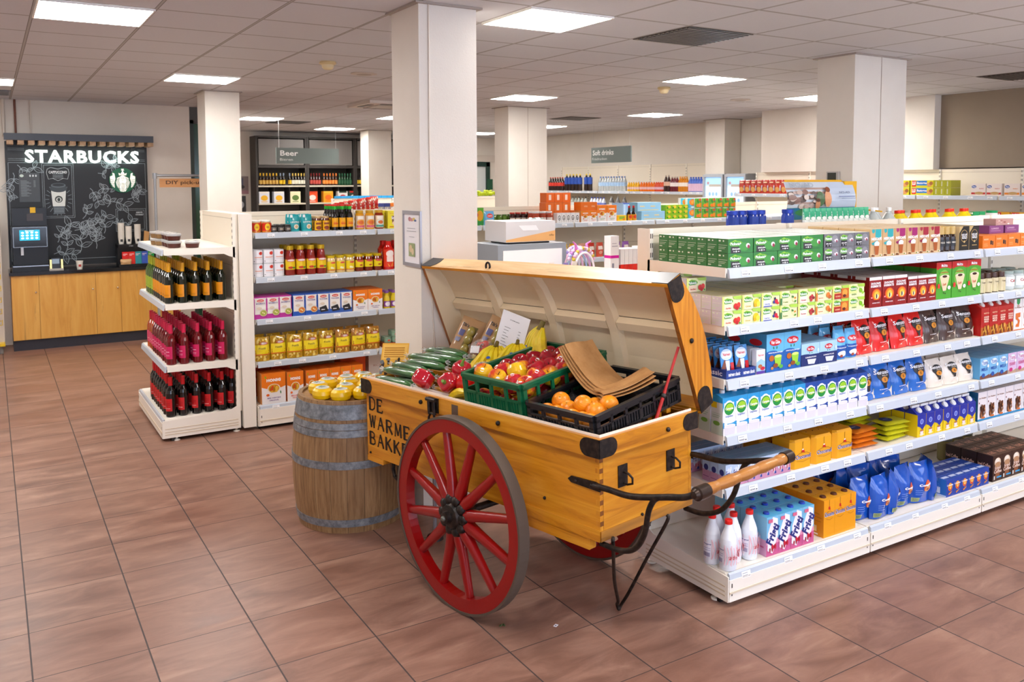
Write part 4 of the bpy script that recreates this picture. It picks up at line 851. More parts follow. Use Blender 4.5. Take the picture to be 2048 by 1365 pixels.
for c, cc, nm, xs in (('7ab8e0', '2456a8', 'blue', [5.18, 5.282, 5.385]), ('d8b8d8', 'c8347a', 'pink', [5.49, 5.593, 5.696])):
    p = pack('drink_pack', .1, .13, .13, c, [Pg([(0, 0), (1, 0), (1, .2), (.6, .12), (.3, .22), (0, .15)], '7a4a3a' if nm == 'blue' else 'b89a80'), E(.5, .78, .36, .14, 'e4f0fa'), T('Yonni', .5, .78, .62, .2, cc), T('MELK' if nm == 'blue' else 'YOGHURT', .5, .46, .7, .15, cc), E(.35, .18, .18, .1, cc), E(.85, .6, .1, .08, 'f4f8fc')], '68a8d4', '5aa0d0')
    grid_put(p, nm+' small milk drink pack', 'carton', nm+' milk drink packs', xs, [2.9, 3.035, 3.17], [.831])
# ---------------------------------------------------------------- fifth shelf
fm = pack('mini_carton', .05, .05, .112, 'b8cce6', [R(0, 0, 1, .45, 'c890ac'), E(.4, .55, .3, .3, 'd8e0f0'), T('Fristi', .42, .6, .7, .26, '26307a'), E(.6, .3, .2, .1, 'b82a4a'), Pg([(.6, .9), (.72, .9), (.66, .15), (.56, .15)], 'f4f4f8'), R(.64, .1, .9, .22, '3a4a9a')], '5a7a9c', 'b88aa8', [R(0, .5, 1, 1, 'a8c4e4'), E(.5, .62, .3, .14, '26307a'), R(.1, .2, .9, .24, '8a5a84')])
grid_put(fm, 'pink and blue mini milk carton at shelf end', 'carton', 'mini milk drink cartons', [3.0, 3.0505, 3.101], [2.895, 2.948, 3.001], [.571])
grid_put(fm, 'pink and blue mini milk carton', 'carton', 'mini milk drink cartons, right tray', [3.155+.0505*i for i in range(6)], [2.895, 2.948, 3.001], [.571])
grid_put(fm, 'set-back pink and blue mini milk carton', 'carton', 'mini milk drink cartons at the back', [2.975+.0505*i for i in range(8)], [3.15, 3.203], [.571])
for i, (x0, x1) in enumerate(((2.972, 3.128), (3.128, 3.434))):
    o = MB().box(x0, 2.893, .6835, x1, 3.053, .6845, M('8fb0cc', .08, alpha=.35)).build('shrink_film'); tag(o, 'clear shrink film over the %s mini cartons' % ('left three' if i == 0 else 'right six'), 'film')
cc = empty('can_multipack')
m = MB(); w, d, h = .158, .15, .15
poly = [(-w/2+.02, 0), (w/2-.02, 0), (w/2, .02), (w/2, d-.02), (w/2-.02, d), (-w/2+.02, d), (-w/2, d-.02), (-w/2, .02)]
m.prism(poly, 0, h-.012, 'e8a410', 'z'); ip = [(a*.88, (b-d/2)*.88+d/2) for a, b in poly]; n = 8
m.add([(a, b, h-.012) for a, b in poly]+[(a, b, h) for a, b in ip], [(i, (i+1) % n, n+(i+1) % n, n+i) for i in range(n)]+[tuple(range(n, 2*n))], 'dd9a12')
m.art([L([(.5, 1), (.5, .66), (.42, .62)], .003, '7a4a10'), L([(.5, .66), (.58, .62)], .003, '7a4a10'), E(.5, .7, .04, .03, 'f4f0e8'), Pg([(.46, .68), (.56, .68), (.6, .56), (.44, .6)], 'c8201c'), L([(.12, .44), (.3, .56), (.5, .6), (.7, .57), (.9, .46)], .002, '9a5a10'), T('Chocomel', .5, .44, .74, .17, 'ffffff', 3), T('Chocomel', .5, .445, .72, .155, '1f2a78', 1), L([(.2, .3), (.5, .24), (.8, .3)], .0015, '9a5a10')], w, h-.012, front(w, -.0005))
m.build('wrap', cc); m = MB()
for a in (-.05, 0.0, .05): m.ball((a, d/2, h), .004, '7a4a10', 6)
m.build('print_mark', cc)
for i, x in enumerate((3.53, 3.695, 3.862)): place(cc, x, 2.9, .571, 'yellow chocolate drink multipack'+rank(i, 3)+', front row', 'multipack', 'yellow chocolate drink multipacks')
for i, x in enumerate((3.53, 3.70)): place(cc, x, 3.1, .571, 'yellow chocolate drink multipack, back row, '+('left' if i == 0 else 'right'), 'multipack', 'yellow chocolate drink multipacks')
def flat(name, c, lc):
    m = MB(); w, d, t = .2, .12, .026
    def fn(u, v, s): e = (max(0, 1-abs(2*u-1)**4)*max(0, 1-abs(2*v-1)**4))**.5; return ((u-.5)*w, v*d, t/2+s*t/2*e+.0015*math.sin(20*u+9*v))
    m.grid(lambda u, v: fn(u, v, 1), 10, 8, M(c, .3)); m.grid(lambda u, v: fn(1-u, v, -1), 10, 8, M(c, .3))
    m.art([E(.3, .5, .2, .3, '1a2a6a'), R(.2, .48, .4, .54, '8a9ad0')], w, d, lambda x, z, k: (x-w/2, z, t+.002+.0004*k)); m.art([R(.6, .25, .75, .75, '1a2a6a')], w, t, front(w, .012))
    return m.build(name)
fo = flat('waffle_pack', 'd8741a', 0); fy = flat('waffle_pack', 'c9c420', 0)
for k in range(4): place(fo, 4.09+.006*(k % 2), 2.93, .572+.027*k, 'flat orange biscuit pack in the front stack, %s from the bottom' % ORD[k], 'pack', 'flat orange biscuit packs', random.uniform(-.08, .08))
for k in range(3): place(fo, 4.06, 3.08, .572+.027*k, 'flat orange biscuit pack in the back stack, %s from the bottom' % ORD[k], 'pack', 'flat orange biscuit packs', random.uniform(-.08, .08))
for k in range(4): place(fy, 4.37+.01*(k % 2), 2.93, .572+.027*k, 'flat yellow-green biscuit pack in the front stack, %s from the bottom' % ORD[k], 'pack', 'flat yellow-green biscuit packs', random.uniform(-.1, .1))
for k in range(5): place(fy, 4.27, 3.09, .572+.027*k, 'flat yellow-green biscuit pack in the back stack, %s from the bottom' % ORD[k], 'pack', 'flat yellow-green biscuit packs', random.uniform(-.15, .15))
cm = carton('coffee_milk_carton', .08, .08, .165, 'e8c81c', [R(0, .5, 1, 1, '1f2f9c'), Pg([(0, .7), (.0, .5), (.3, .44), (.6, .3), (1, .52), (1, .8)], '1f2f9c'), E(.5, .68, .2, .12, 'a8b8e8'), E(.5, .68, .14, .09, '5a6ac8'), Pg([(.3, .28), (.7, .28), (.64, .05), (.36, .05)], 'e8dcec'), E(.5, .28, .22, .04, 'b8743a'), E(.5, .1, .3, .03, 'f0e8c8')], '1f2f9c', 'f4f4f2', None, 'e4c418', slant=.035, capr=.018, capz=.012, captilt=.9, capy=.3)
m = MB().box(-.036, .04, .162, .036, .052, .176, 'f0eeec').build('top_seam', cm)
grid_put(cm, 'blue and yellow coffee milk carton', 'carton', 'coffee milk cartons', [4.55+.084*i for i in range(7)], [2.9, 2.985, 3.07], [.571], .001, 0, lambda i, j, k: j < 2 or i < 5)
dc = pack('sprinkle_box', .098, .07, .18, 'ebe5e6', [R(0, 0, 1, .07, '2a86b8'), T('De Ruijter', .5, .78, .84, .07, '8a5a3a'), R(.08, .6, .16, .66, '7a2c24'), Pg([(.2, .5), (.78, .55), (.82, .35), (.6, .3), (.5, .1), (.25, .12), (.3, .28)], '5a2c18')]+splash(.5, .34, .26, .18, ['3a1c10', '7a4424', 'c88a5a'], 14, .06, 5)+[E(.5, .12, .2, .035, 'd8702a')], 'f2ecea', '1f5f8c', [R(.2, .6, .7, .8, '3f86b0')])
grid_put(dc, 'white chocolate sprinkle box', 'box', 'white chocolate sprinkle boxes', [5.17+.1*i for i in range(6)], [2.9], [.571])
# ---------------------------------------------------------------- bottom deck
def yog():
    o = bottle('milk_bottle', [(.034, 0), (.0385, .006), (.0405, .02), (.0405, .13), (.038, .155), (.03, .18), (.02, .205), (.016, .222), (.016, .232)], 'e9edf4', 'e0201c', [(.0185, .226), (.019, .228), (.019, .244), (.017, .247), (0, .247)], [R(.1, .1, .32, .85, 'f4f2fa'), T('Hoogewal', .21, .75, .2, .1, '3a3a8a'), R(.12, .55, .3, .57, '9a9ac8'), R(.12, .45, .3, .47, '9a9ac8')]+[R(.125+.022*i, .16, .135+.022*i, .36, '4a4a8a') for i in range(8)]+[T('aardbei', .52, .45, .2, .22, 'c8283a'), E(.85, .4, .1, .14, 'c8283a')]+[L([(.34+.06*i, .1), (.38+.06*i, .5), (.34+.06*i, .95)], .003, 'eeb8c0') for i in range(8)], .2, .1, .03, .0405, 'f1d8de', 24, rough=.3, rz=-.25)
    return o
yb = yog()
for i, (x, y, lb) in enumerate(((3.0, 2.895, 'frontmost of the cluster'), (2.985, 2.99, 'leftmost of the cluster'), (3.09, 2.95, 'middle front of the cluster'), (3.18, 2.93, 'rightmost in front, beside the pink cartons'), (3.075, 3.05, 'second row, left'), (3.165, 3.04, 'second row, right'))):
    place(yb, x, y, .166, 'white milk bottle with red cap, '+lb, 'bottle', 'white milk bottles with red caps', random.uniform(-.5, .4))
fr1 = carton('yoghurt_drink_carton', .087, .087, .2, 'e89ab8', [R(0, .42, 1, 1, '7cc0e4'), R(0, 0, 1, .3, 'c8588a'), Pg([(.08, .15), (.5, .05), (.95, .5), (.9, .92), (.5, .99), (.1, .6)], 'f4f0f8'), ('t', 'Fristi', .5, .55, 1.25, .26, 3, 1.0, '26307a')]+splash(.5, .2, .26, .05, ['c81c3a', 'a81428'], 7, .06, 2)+[R(.1, .86, .45, .95, 'd86a8a')], '5ab4e0', '2440a8', [R(0, .42, 1, 1, '8cc8e8'), R(.1, .2, .8, .24, 'c8588a')], 'd8a0c4', slant=.0, capr=.015, capz=.008)
# slanted lettering: rotate text prim by building it in place
o = fr1
grid_put(fr1, 'pink and blue strawberry yoghurt drink carton', 'carton', 'pink and blue yoghurt drink cartons', [3.30+.0885*i for i in range(4)], [2.885, 2.975, 3.065, 3.155], [.166], .001)
ch = carton('chocolate_milk_carton', .087, .087, .2, 'eb9c16', [L([(.5, 1), (.5, .8)], .003, '7a4a10'), Pg([(.42, .82), (.56, .82), (.6, .72), (.4, .75)], 'c8201c'), L([(.05, .58), (.3, .68), (.55, .7), (.95, .6)], .002, '9a5a10'), T('Chocomel', .5, .62, .9, .13, 'ffffff', 3), T('Chocomel', .5, .625, .88, .115, '1f2a78', 1), L([(.2, .5), (.5, .46), (.8, .5)], .0015, '9a5a10')], 'f0a824', '5a2c14', [R(.1, .4, .8, .42, 'b87a10'), R(.1, .5, .85, .52, 'b87a10'), R(.1, .12, .5, .28, 'f4d890'), R(.15, .6, .7, .62, 'b87a10'), R(.1, .04, .6, .08, 'f4e8d0')], 'e0900f', slant=.0, capr=.016, capz=.007)
grid_put(ch, 'orange-yellow chocolate milk carton', 'carton', 'chocolate milk cartons', [3.73, 3.818, 3.906], [2.885, 2.975, 3.065, 3.155, 3.245], [.166], .001)
cp = pillow('creamer_bag', .165, .235, .11, '1553b8', [E(.66, .42, .2, .15, 'd85a1c'), E(.66, .36, .13, .09, 'f0b060'), E(.66, .34, .06, .035, 'a8281c'), T('Completa', .6, .46, .7, .08, 'ffffff', 3), R(.04, .05, .28, .16, 'b8c890')]+[R(.06+.022*i, .06, .07+.022*i, .15, '3a4a2a') for i in range(8)]+[R(.1, .3, .35, .31, '7aa0e0'), R(.1, .25, .35, .26, '7aa0e0'), R(.1, .35, .35, .36, '7aa0e0')], rough=.15, wob=.014)
cb_ = [(4.09, 2.97, 0, 'behind the orange cartons edge'), (4.20, 2.93, .1, 'frontmost, barcode at lower left'), (4.33, 2.95, .6, 'turned sideways, right of the frontmost'), (4.47, 2.97, .1, 'middle of the row, upright'), (4.60, 2.95, -.1, 'second from right'), (4.715, 2.97, 1.0, 'rightmost, beside the small blue cartons'), (4.12, 3.12, .4, 'second row, left'), (4.27, 3.11, -.3, 'second row, middle left'), (4.42, 3.13, .5, 'second row, middle'), (4.56, 3.12, -.4, 'second row, right'), (4.15, 3.27, -.2, 'back row, left'), (4.33, 3.27, .3, 'back row, middle'), (4.5, 3.28, 0, 'back row, right')]
for x, y, r_, lb in cb_: place(cp, x, y, .168, 'shiny blue creamer refill bag, '+lb, 'bag', 'shiny blue creamer refill bags', r_)
mb = pack('mini_milk_pack', .074, .075, .105, '1c3f9c', [E(.55, .55, .28, .24, 'f0a02c'), E(.55, .45, .2, .12, 'd8401c'), E(.55, .5, .1, .08, 'f8d070'), T('Completa', .5, .66, .84, .13, 'ffffff'), Pg([(.3, .2), (.8, .32), (.7, .22), (.35, .1)], 'd88a3a')], '2a4faa', '2f6fc0', [R(0, 0, 1, .1, 'c8d4f0'), R(.1, .15, .5, .5, 'e8ecf4')], [R(.1, .3, .9, .6, 'c8d4f0')])
grid_put(mb, 'small blue coffee creamer carton', 'carton', 'small blue creamer cartons', [4.825+.0755*i for i in range(6)], [2.885, 2.963, 3.041], [.166])
ic = pack('iced_coffee_pack', .105, .1, .165, '3a2218', [E(.5, .72, .34, .18, 'e0cbb0'), E(.45, .78, .22, .1, 'f4e8d8'), Pg([(.2, .66), (.8, .66), (.7, .1), (.3, .1)], '8a5432'), E(.5, .64, .3, .1, 'b88a62'), T('Iced', .5, .52, .6, .13, 'f0d8c8'), T('Coffee', .5, .38, .8, .13, 'f0d8c8'), R(.4, .12, .9, .18, '2a9ad0'), R(.08, .08, .2, .22, 'e8e0d8')], '4a2c20', '33201a', [T('Iced Coffee', .45, .6, .8, .14, 'e8b8a0'), R(.3, .35, .8, .4, '2a9ad0')], [T('Iced', .5, .5, .7, .5, 'c8907a')])
grid_put(ic, 'dark brown iced coffee pack', 'carton', 'dark brown iced coffee packs', [5.335+.107*i for i in range(5)], [2.885, 2.99, 3.095], [.166])
jg = bottle('olive_jar', [(.045, 0), (.05, .01), (.05, .12), (.04, .135)], 'a89a60', '8a8a7a', [(.042, .135), (.043, .15), (0, .15)], [], .1, .05, .03, .05, 'd8cca0', 16)
grid_put(jg, 'glass jar at the back of the bottom shelf', 'jar', 'glass jars at the back of the bottom shelf', [5.45, 5.57, 5.69], [3.3, 3.19], [.166])
# ---------------------------------------------------------------- produce in the cart
def cplace(o, s, t, h, rx=0, ry=0, rz=0, label=None, cat=None, group=None, sc=1):
    if o.name in USED: o = copy_tree(o)
    else: KIDS[o.name] = kids(o); USED.add(o.name)
    o.matrix_world = F @ Matrix.Translation((s, t, h+HB)) @ Matrix.Rotation(rz, 4, 'Z') @ Matrix.Rotation(ry, 4, 'Y') @ Matrix.Rotation(rx, 4, 'X') @ Matrix.Scale(sc, 4)
    tag(o, label, cat, group); return o
def crate(col, ln, wd, ht, s0, t0, label, ribs=True, rough=.3):
    e = empty('produce_crate'); G = M(col, rough); G2 = M(col, rough)
    def wall(a0, a1, axis, c, out):
        # wall running a0..a1 along axis at cross coordinate c; thickness outward
        m = MB(); th = .012
        def b(p, q, z0, z1, o0=0, o1=1):
            lo_, hi_ = sorted((c+out*th*o0, c+out*th*o1))
            if axis == 's': m.box(p, lo_, z0, q, hi_, z1, G)
            else: m.box(lo_, p, z0, hi_, q, z1, G)
        b(a0, a1, ht-.014, ht, -.4, 1.4); b(a0, a1, ht-.03, ht-.012)
        L_ = a1-a0; n = 6 if L_ > .5 else 4
        for i in range(n+1):
            p = a0+L_*i/n; w_ = .022 if i in (0, n) else .008
            b(max(a0, p-w_), min(a1, p+w_), 0, ht-.02)
        b(a0, a1, 0, ht*.52, .3, .55); b(a0, a1, 0, .014); b(a0, a1, ht*.5, ht*.56, .1, 1)
        k = int(L_/.018)
        for i in range(k): b(a0+i*.018+.006, a0+i*.018+.0085, .01, ht*.5, .5, .95)
        return m
    wall(0, ln, 't', 0, -1).build('side_wall', e); wall(0, ln, 't', wd, 1).build('side_wall', e)
    wall(0, wd, 's', 0, -1).build('end_wall', e); wall(0, wd, 's', ln, 1).build('end_wall', e)
    m = MB(); m.box(0, 0, 0, wd, ln, .004, G)
    for i in range(9): m.box(.002, .03+i*.065, .004, wd-.002, .036+i*.065, .008, G)
    m.build('crate_floor', e)
    e.matrix_world = F @ Matrix.Translation((s0, t0, HB-.05+.125*t0+.018)) @ Matrix.Rotation(RT, 4, 'X')
    return tag(e, label, 'crate')
KG = crate('0c5a38', .575, .42, .185, .88, .03, 'green plastic produce crate full of apples in the cart')
KB = crate('1d1e21', .575, .405, .115, 1.335, .03, 'black plastic produce crate of oranges and paper bags in the cart', rough=.25)
def kput(K, o, x, y, z, rx, ry, rz, label, cat, group, sc=1):
    if o.name in USED: o = copy_tree(o)
    else: KIDS[o.name] = kids(o); USED.add(o.name)
    o.matrix_world = K.matrix_world @ Matrix.Translation((x, y, z)) @ Matrix.Rotation(rz, 4, 'Z') @ Matrix.Rotation(ry, 4, 'Y') @ Matrix.Rotation(rx, 4, 'X') @ Matrix.Scale(sc, 4)
    return tag(o, label, cat, group)
def applefn(c):
    def fn(nt, b):
        v = coords(nt); a = noise(nt, coords(nt, (1, 1, 1), (c*3, 0, 0)), 14 if c != 1 else 9, 3, .6); st = noise(nt, coords(nt, (120, 120, 8)), 1, 2)
        f = mth(nt, 'ADD', a, mth(nt, 'MULTIPLY', st, .12))
        stops = {0: [(.42, 'e6b41c'), (.5, 'd8701c'), (.58, 'b8202a')], 1: [(.5, 'e2b820'), (.62, 'd8861c'), (.7, 'c03a20')], 2: [(.3, 'c8401c'), (.45, 'b01c28'), (.7, '8a1222')]}[c]
        nt.links.new(ramp(nt, f, stops), b.inputs['Base Color'])
    return nmat('apple_skin_%d' % c, fn, .18)
def apple(c):
    prof = [(0, .008), (.01, .001), (.02, 0), (.034, .012), (.042, .035), (.041, .055), (.032, .07), (.02, .075), (.01, .071), (0, .064)]
    m = MB(); mt = applefn(c)
    m.lathe([(r, z-.038) for r, z in prof], mt, 20, False); o = m.build('apple')
    MB().tube([(0, 0, .024), (.002, 0, .034), (.006, .001, .044)], .0015, '4a2c14', 6).build('stem', o)
    m = MB(); m.lathe([(.0001, .001), (.009, .0)], M('eef2f0', .3), 12, False)
    s = m.build('sticker', o, (.0, -.030, .0315)); s.rotation_euler = (.78, 0, 0)
    return o
AP = [apple(0), apple(1), apple(2)]
rr = random.Random(5)
spots = [(.055, .07, .17, 1), (.15, .06, .158, 1), (.25, .06, .155, 0), (.315, .07, .15, 0), (.10, .15, .16, 0), (.20, .14, .18, 1), (.30, .15, .165, 0), (.06, .22, .15, 2), (.14, .235, .155, 0), (.235, .235, .165, 2), (.31, .235, .15, 1), (.06, .31, .15, 2), (.15, .32, .15, 2), (.24, .32, .155, 2), (.315, .32, .15, 0), (.06, .40, .145, 2), (.145, .41, .16, 2), (.235, .41, .15, 0), (.315, .41, .15, 2), (.07, .50, .14, 2), (.16, .50, .155, 2), (.25, .50, .15, 2), (.32, .50, .145, 2)]
place_names = {0: 'nearest row', 1: 'second row', 2: 'third row', 3: 'fourth row', 4: 'fifth row', 5: 'back row'}
NM = {0: 'red and yellow', 1: 'mostly yellow', 2: 'deep red'}
rows_ = {}
for x, y, z, c in spots:
    r_ = min(5, int((y-.02)/.088)); rows_[r_] = rows_.get(r_, 0)+1
    kput(KG, AP[c], x*1.17, y*1.02+.005, z-.004, rr.uniform(-.5, .5), rr.uniform(-.5, .5), rr.uniform(-1, 1), '%s apple, %s of the %s in the green crate' % (NM[c], ORD[rows_[r_]-1], place_names[r_]), 'apple', 'apples in the green crate', 1.17)
for i, (x, y) in enumerate([(a, b) for a in (.06, .145, .23, .31) for b in (.06, .15, .24, .33, .42, .51)]):
    kput(KG, AP[i % 3], x, y, .05, rr.uniform(-1, 1), rr.uniform(-1, 1), rr.uniform(-3, 3), 'apple in the lower layer glimpsed through the green crate openings', 'apple', 'lower layer of apples in the green crate')
def orfn(nt, b):
    nt.links.new(ramp(nt, noise(nt, coords(nt), 20, 2), [(.3, 'e8820c'), (.7, 'f49a14')]), b.inputs['Base Color']); bump(nt, b, noise(nt, coords(nt), 350, 2), .25, .001)
OR = nmat('orange_peel', orfn, .35)
og = MB().lathe([(.0395*math.sin(PI*i/14), -.0395*math.cos(PI*i/14)) for i in range(15)], OR, 24, False).build('orange')
MB().ball((0, 0, .038), .003, '5a6a2c', 6).build('calyx', og)
for i, (x, y, z, lb) in enumerate(((.055, .06, .05, 'left of the front row'), (.12, .055, .052, 'second of the front row'), (.08, .13, .085, 'on top at the left'), (.135, .115, .06, 'second row left'), (.215, .055, .052, 'front row middle'), (.28, .052, .052, 'front row right of middle'), (.225, .125, .095, 'raised in the middle'), (.30, .12, .075, 'second row right of middle'), (.325, .055, .05, 'front row right corner'), (.31, .20, .085, 'third row right, by the rim'), (.225, .2, .06, 'third row middle'))):
    kput(KB, og, x, y, z, rr.uniform(-1, 1), rr.uniform(-1, 1), 0, 'orange in the black crate, '+lb, 'orange', 'oranges in the black crate', 1.1)
# black plastic liner
def lin_(u, v):
    x = .012+u*.336; y = .16+v*.38; z = .03+.035*math.sin(9*u+3*v)*math.sin(7*v+2*u)+.016*math.sin(31*u+11*v)*math.sin(23*v-9*u)+.03*abs(2*v-.7)
    return (x, y, max(.012, min(.1, z)))
m = MB().grid(lin_, 40, 40, nmat('black_film', lambda nt, b: (b.inputs['Base Color'].__setattr__('default_value', lin('1c1b22')), bump(nt, b, noise(nt, coords(nt), 40, 5, .7, 2), .9, .02)), .12))
o = m.build('plastic_liner'); o.matrix_world = KB.matrix_world; tag(o, 'crumpled black plastic liner in the crate of oranges', 'liner')
# kraft paper bags
KR = nmat('kraft_paper', lambda nt, b: nt.links.new(ramp(nt, noise(nt, coords(nt), 12, 6, .7), [(.3, 'a3713c'), (.7, 'c08f58')]), b.inputs['Base Color']), .7)
def bagsheet(pathfn, wd, n, label, ang, s, t, h, tilt=0):
    m = MB(); vs = []
    for i in range(n+1):
        p = pathfn(i/n)
        for j in range(5): vs.append((p[0], (j/4-.5)*wd, p[1]+.004*math.sin(j*1.5+i*.4)))
    vs2 = [(a, b, c-.004) for a, b, c in vs]; k = len(vs)
    fs = [(5*i+j, 5*i+j+5, 5*i+j+6, 5*i+j+1) for i in range(n) for j in range(4)]
    m.add(vs+vs2, fs+[tuple(q+k for q in f[::-1]) for f in fs]+[(5*i, 5*i+k, 5*i+5+k, 5*i+5) for i in range(n)]+[(5*i+4, 5*i+9, 5*i+9+k, 5*i+4+k) for i in range(n)]+[(0, 1, 1+k, k), (1, 2, 2+k, 1+k), (2, 3, 3+k, 2+k), (3, 4, 4+k, 3+k)], KR)
    o = m.build('paper_bag'); o.matrix_world = F @ Matrix.Translation((s, t, h+HB)) @ Matrix.Rotation(ang, 4, 'Z') @ Matrix.Rotation(tilt, 4, 'Y'); return tag(o, label, 'paper bag', 'kraft paper bags on the black crate')
def pf(k): return lambda u: (-.02+.27*u, .19*(1-u)**2.1+.012*u+.006*k)
for k in range(4): bagsheet(pf(k), .2, 14, 'flat kraft paper bag curling over the crate edge, %s of the stack' % ('bottom', 'second', 'third', 'topmost')[k], -.06+.03*k, 1.315+.006*k, .36+.006*k, .10)
def pf2(k): return lambda u: (.0+.26*u, .005*k+.07*u-.02*math.sin(3*u))
for k in range(3): bagsheet(pf2(k), .11, 8, 'folded kraft paper bag at the right of the crate, %s' % ('lowest', 'middle', 'uppermost')[k], .95+.1*k, 1.56, .24, .10+.008*k, -.05)
# cucumbers
CUC = nmat('cucumber_skin', lambda nt, b: (nt.links.new(ramp(nt, noise(nt, coords(nt, (6, 60, 60)), 1, 4), [(.35, '1c4a20'), (.55, '2f6a30'), (.75, '5a9050')]), b.inputs['Base Color']), setattr(b.inputs['Coat Weight'], 'default_value', .9), setattr(b.inputs['Coat Roughness'], 'default_value', .12), bump(nt, b, noise(nt, coords(nt, (10, 40, 40)), 2, 4), .5, .006)), .3)
m = MB(); P_ = [(-.17, 0, 0), (-.16, 0, 0), (-.12, 0, .002), (-.05, 0, .004), (.05, 0, .004), (.12, 0, .002), (.155, 0, 0), (.168, 0, 0)]
m.tube(P_, [.006, .014, .022, .024, .024, .022, .015, .005], CUC, 14); cu = m.build('cucumber')
FM = M('f2f5f2', .05, alpha=.35)
for s_ in (-1, 1):
    m = MB()
    for q in range(5): a = q*1.256; m.tube([(s_*.165, 0, 0), (s_*.185, .012*math.cos(a), .012*math.sin(a)), (s_*.195, .02*math.cos(a+.4), .018*math.sin(a))], [.006, .004, .001], FM, 5)
    m.build('wrapper_end', cu)
CL_ = [(.20, .05, .0, .02), (.21, .105, .045, .05), (.19, .17, .06, 0), (.29, .21, .085, .06), (.22, .27, .10, .05), (.33, .30, .115, .1), (.28, .35, .13, .03), (.25, .42, .12, -.05), (.46, .33, .09, .25), (.50, .40, .09, .3), (.22, .2, .03, 0), (.3, .12, .0, 0)]
DC = ['lowest at the rim', 'second from the rim, raised', 'third from the rim', 'fourth from the rim', 'fifth, high on the pile', 'sixth, with white sticker', 'top of the pile', 'rear of the pile', 'right end behind the peppers', 'right rear by the tomatoes', 'hidden under the pile middle', 'under the front of the pile']
for i, (s, t, h, a) in enumerate(CL_): cplace(cu, s, t, h, rz=a, ry=-.02, label='shrink-wrapped green cucumber, '+DC[i], cat='cucumber', group='cucumbers in the cart')
st = MB().box(-.02, -.012, 0, .02, .012, .001, 'f4f4f6')
for i in range(6): st.box(-.015+.005*i, -.008, .001, -.0125+.005*i, .008, .0013, '3a3a40')
stk = st.build('barcode_sticker'); cplace(stk, .29, .295, .144, rx=-.3, rz=.1, label='white barcode sticker on the sixth cucumber', cat='sticker', group='barcode stickers on the cucumbers')
cplace(stk, .25, .34, .156, rx=-.2, rz=.1, label='white barcode sticker on the top cucumber', cat='sticker', group='barcode stickers on the cucumbers')
# peppers
PEP = M('d0120c', .16, coat=.6); PEPW = M('b81428', .1, coat=1)
def pepper(mat, name='bell_pepper'):
    m = MB(); n = 24; pr = [(.012, 0), (.034, .004), (.044, .03), (.046, .06), (.04, .085), (.024, .093), (.008, .084)]
    vs = []
    for r, z in pr: vs += [(r*(1+.09*math.cos(4*2*PI*j/n+.3))*math.cos(2*PI*j/n), r*(1+.09*math.cos(4*2*PI*j/n+.3))*math.sin(2*PI*j/n), z) for j in range(n)]
    m.add(vs, [(i*n+j, i*n+(j+1) % n, (i+1)*n+(j+1) % n, (i+1)*n+j) for i in range(len(pr)-1) for j in range(n)]+[tuple(range(n))[::-1], tuple(range((len(pr)-1)*n, len(pr)*n))], mat, True)
    o = m.build(name); MB().tube([(0, 0, .082), (.002, 0, .095), (.006, .004, .108), (.014, .006, .118)], [.013, .008, .0055, .007], M('6f9a3c', .4), 10).build('stem', o); return o
p1 = pepper(PEP); p2 = pepper(PEPW)
cplace(p2, .535, .06, .05, rx=1.4, rz=-1.35, sc=1.1, label='wrapped red bell pepper lying on its side, leftmost', cat='bell pepper', group='red bell peppers in the cart')
cplace(p2, .655, .13, .05, rx=1.35, rz=.25, sc=1.1, label='wrapped red bell pepper with its green stem to the front', cat='bell pepper', group='red bell peppers in the cart')
cplace(p1, .735, .13, .0, ry=.12, sc=1.15, label='glossy red bell pepper standing upright', cat='bell pepper', group='red bell peppers in the cart')
cplace(p2, .60, .215, .05, rx=.5, rz=1, sc=1.1, label='wrapped red bell pepper at the back beside the cucumbers', cat='bell pepper', group='red bell peppers in the cart')
# tomatoes in bags
def tombag(nn, R_, film_h):
    e = empty('tomato_bag'); q = random.Random(nn)
    for i in range(nn):
        a = q.uniform(0, 2*PI); r = R_*q.uniform(0, 1)**.5; MB().ball((r*math.cos(a), r*math.sin(a)*.8, .02+q.uniform(0, .035)), .02, M('cf2f14', .15), 12, (1, 1, .9)).build('tomato', e)
    m = MB()
    for i in range(5): a = i*1.256; m.tube([(0, 0, .068), (.02*math.cos(a), .02*math.sin(a), .07), (.045*math.cos(a), .04*math.sin(a), .056)], .0025, '4a5a2c', 6)
    m.build('vine', e)
    def fl(u, v): a = 2*PI*u; rad = (R_+.028)*(1-v**2.2)**.5*(1+.06*math.sin(9*a+6*v)); return (rad*math.cos(a), rad*.85*math.sin(a), .004+film_h*v+.006*math.sin(13*a)*v)
    MB().grid(fl, 40, 10, M('ffffff', .04, alpha=.13)).build('clear_film', e)
    m = MB(); m.box(-.03, -.02, 0, .03, .02, .0012, 'f2f2f4'); lb = m.build('paper_label', e, (0, -.03, film_h*.8)); lb.rotation_euler = (.5, .1, .2)
    return e
cplace(tombag(14, .06, .09), .72, .28, .055, rx=.3, label='clear bag of vine tomatoes beside the green crate', cat='tomatoes', group='bags of tomatoes')
cplace(tombag(15, .055, .1), .50, .47, .13, rx=.7, label='clear bag of vine tomatoes leaning before the price list', cat='tomatoes', group='bags of tomatoes')
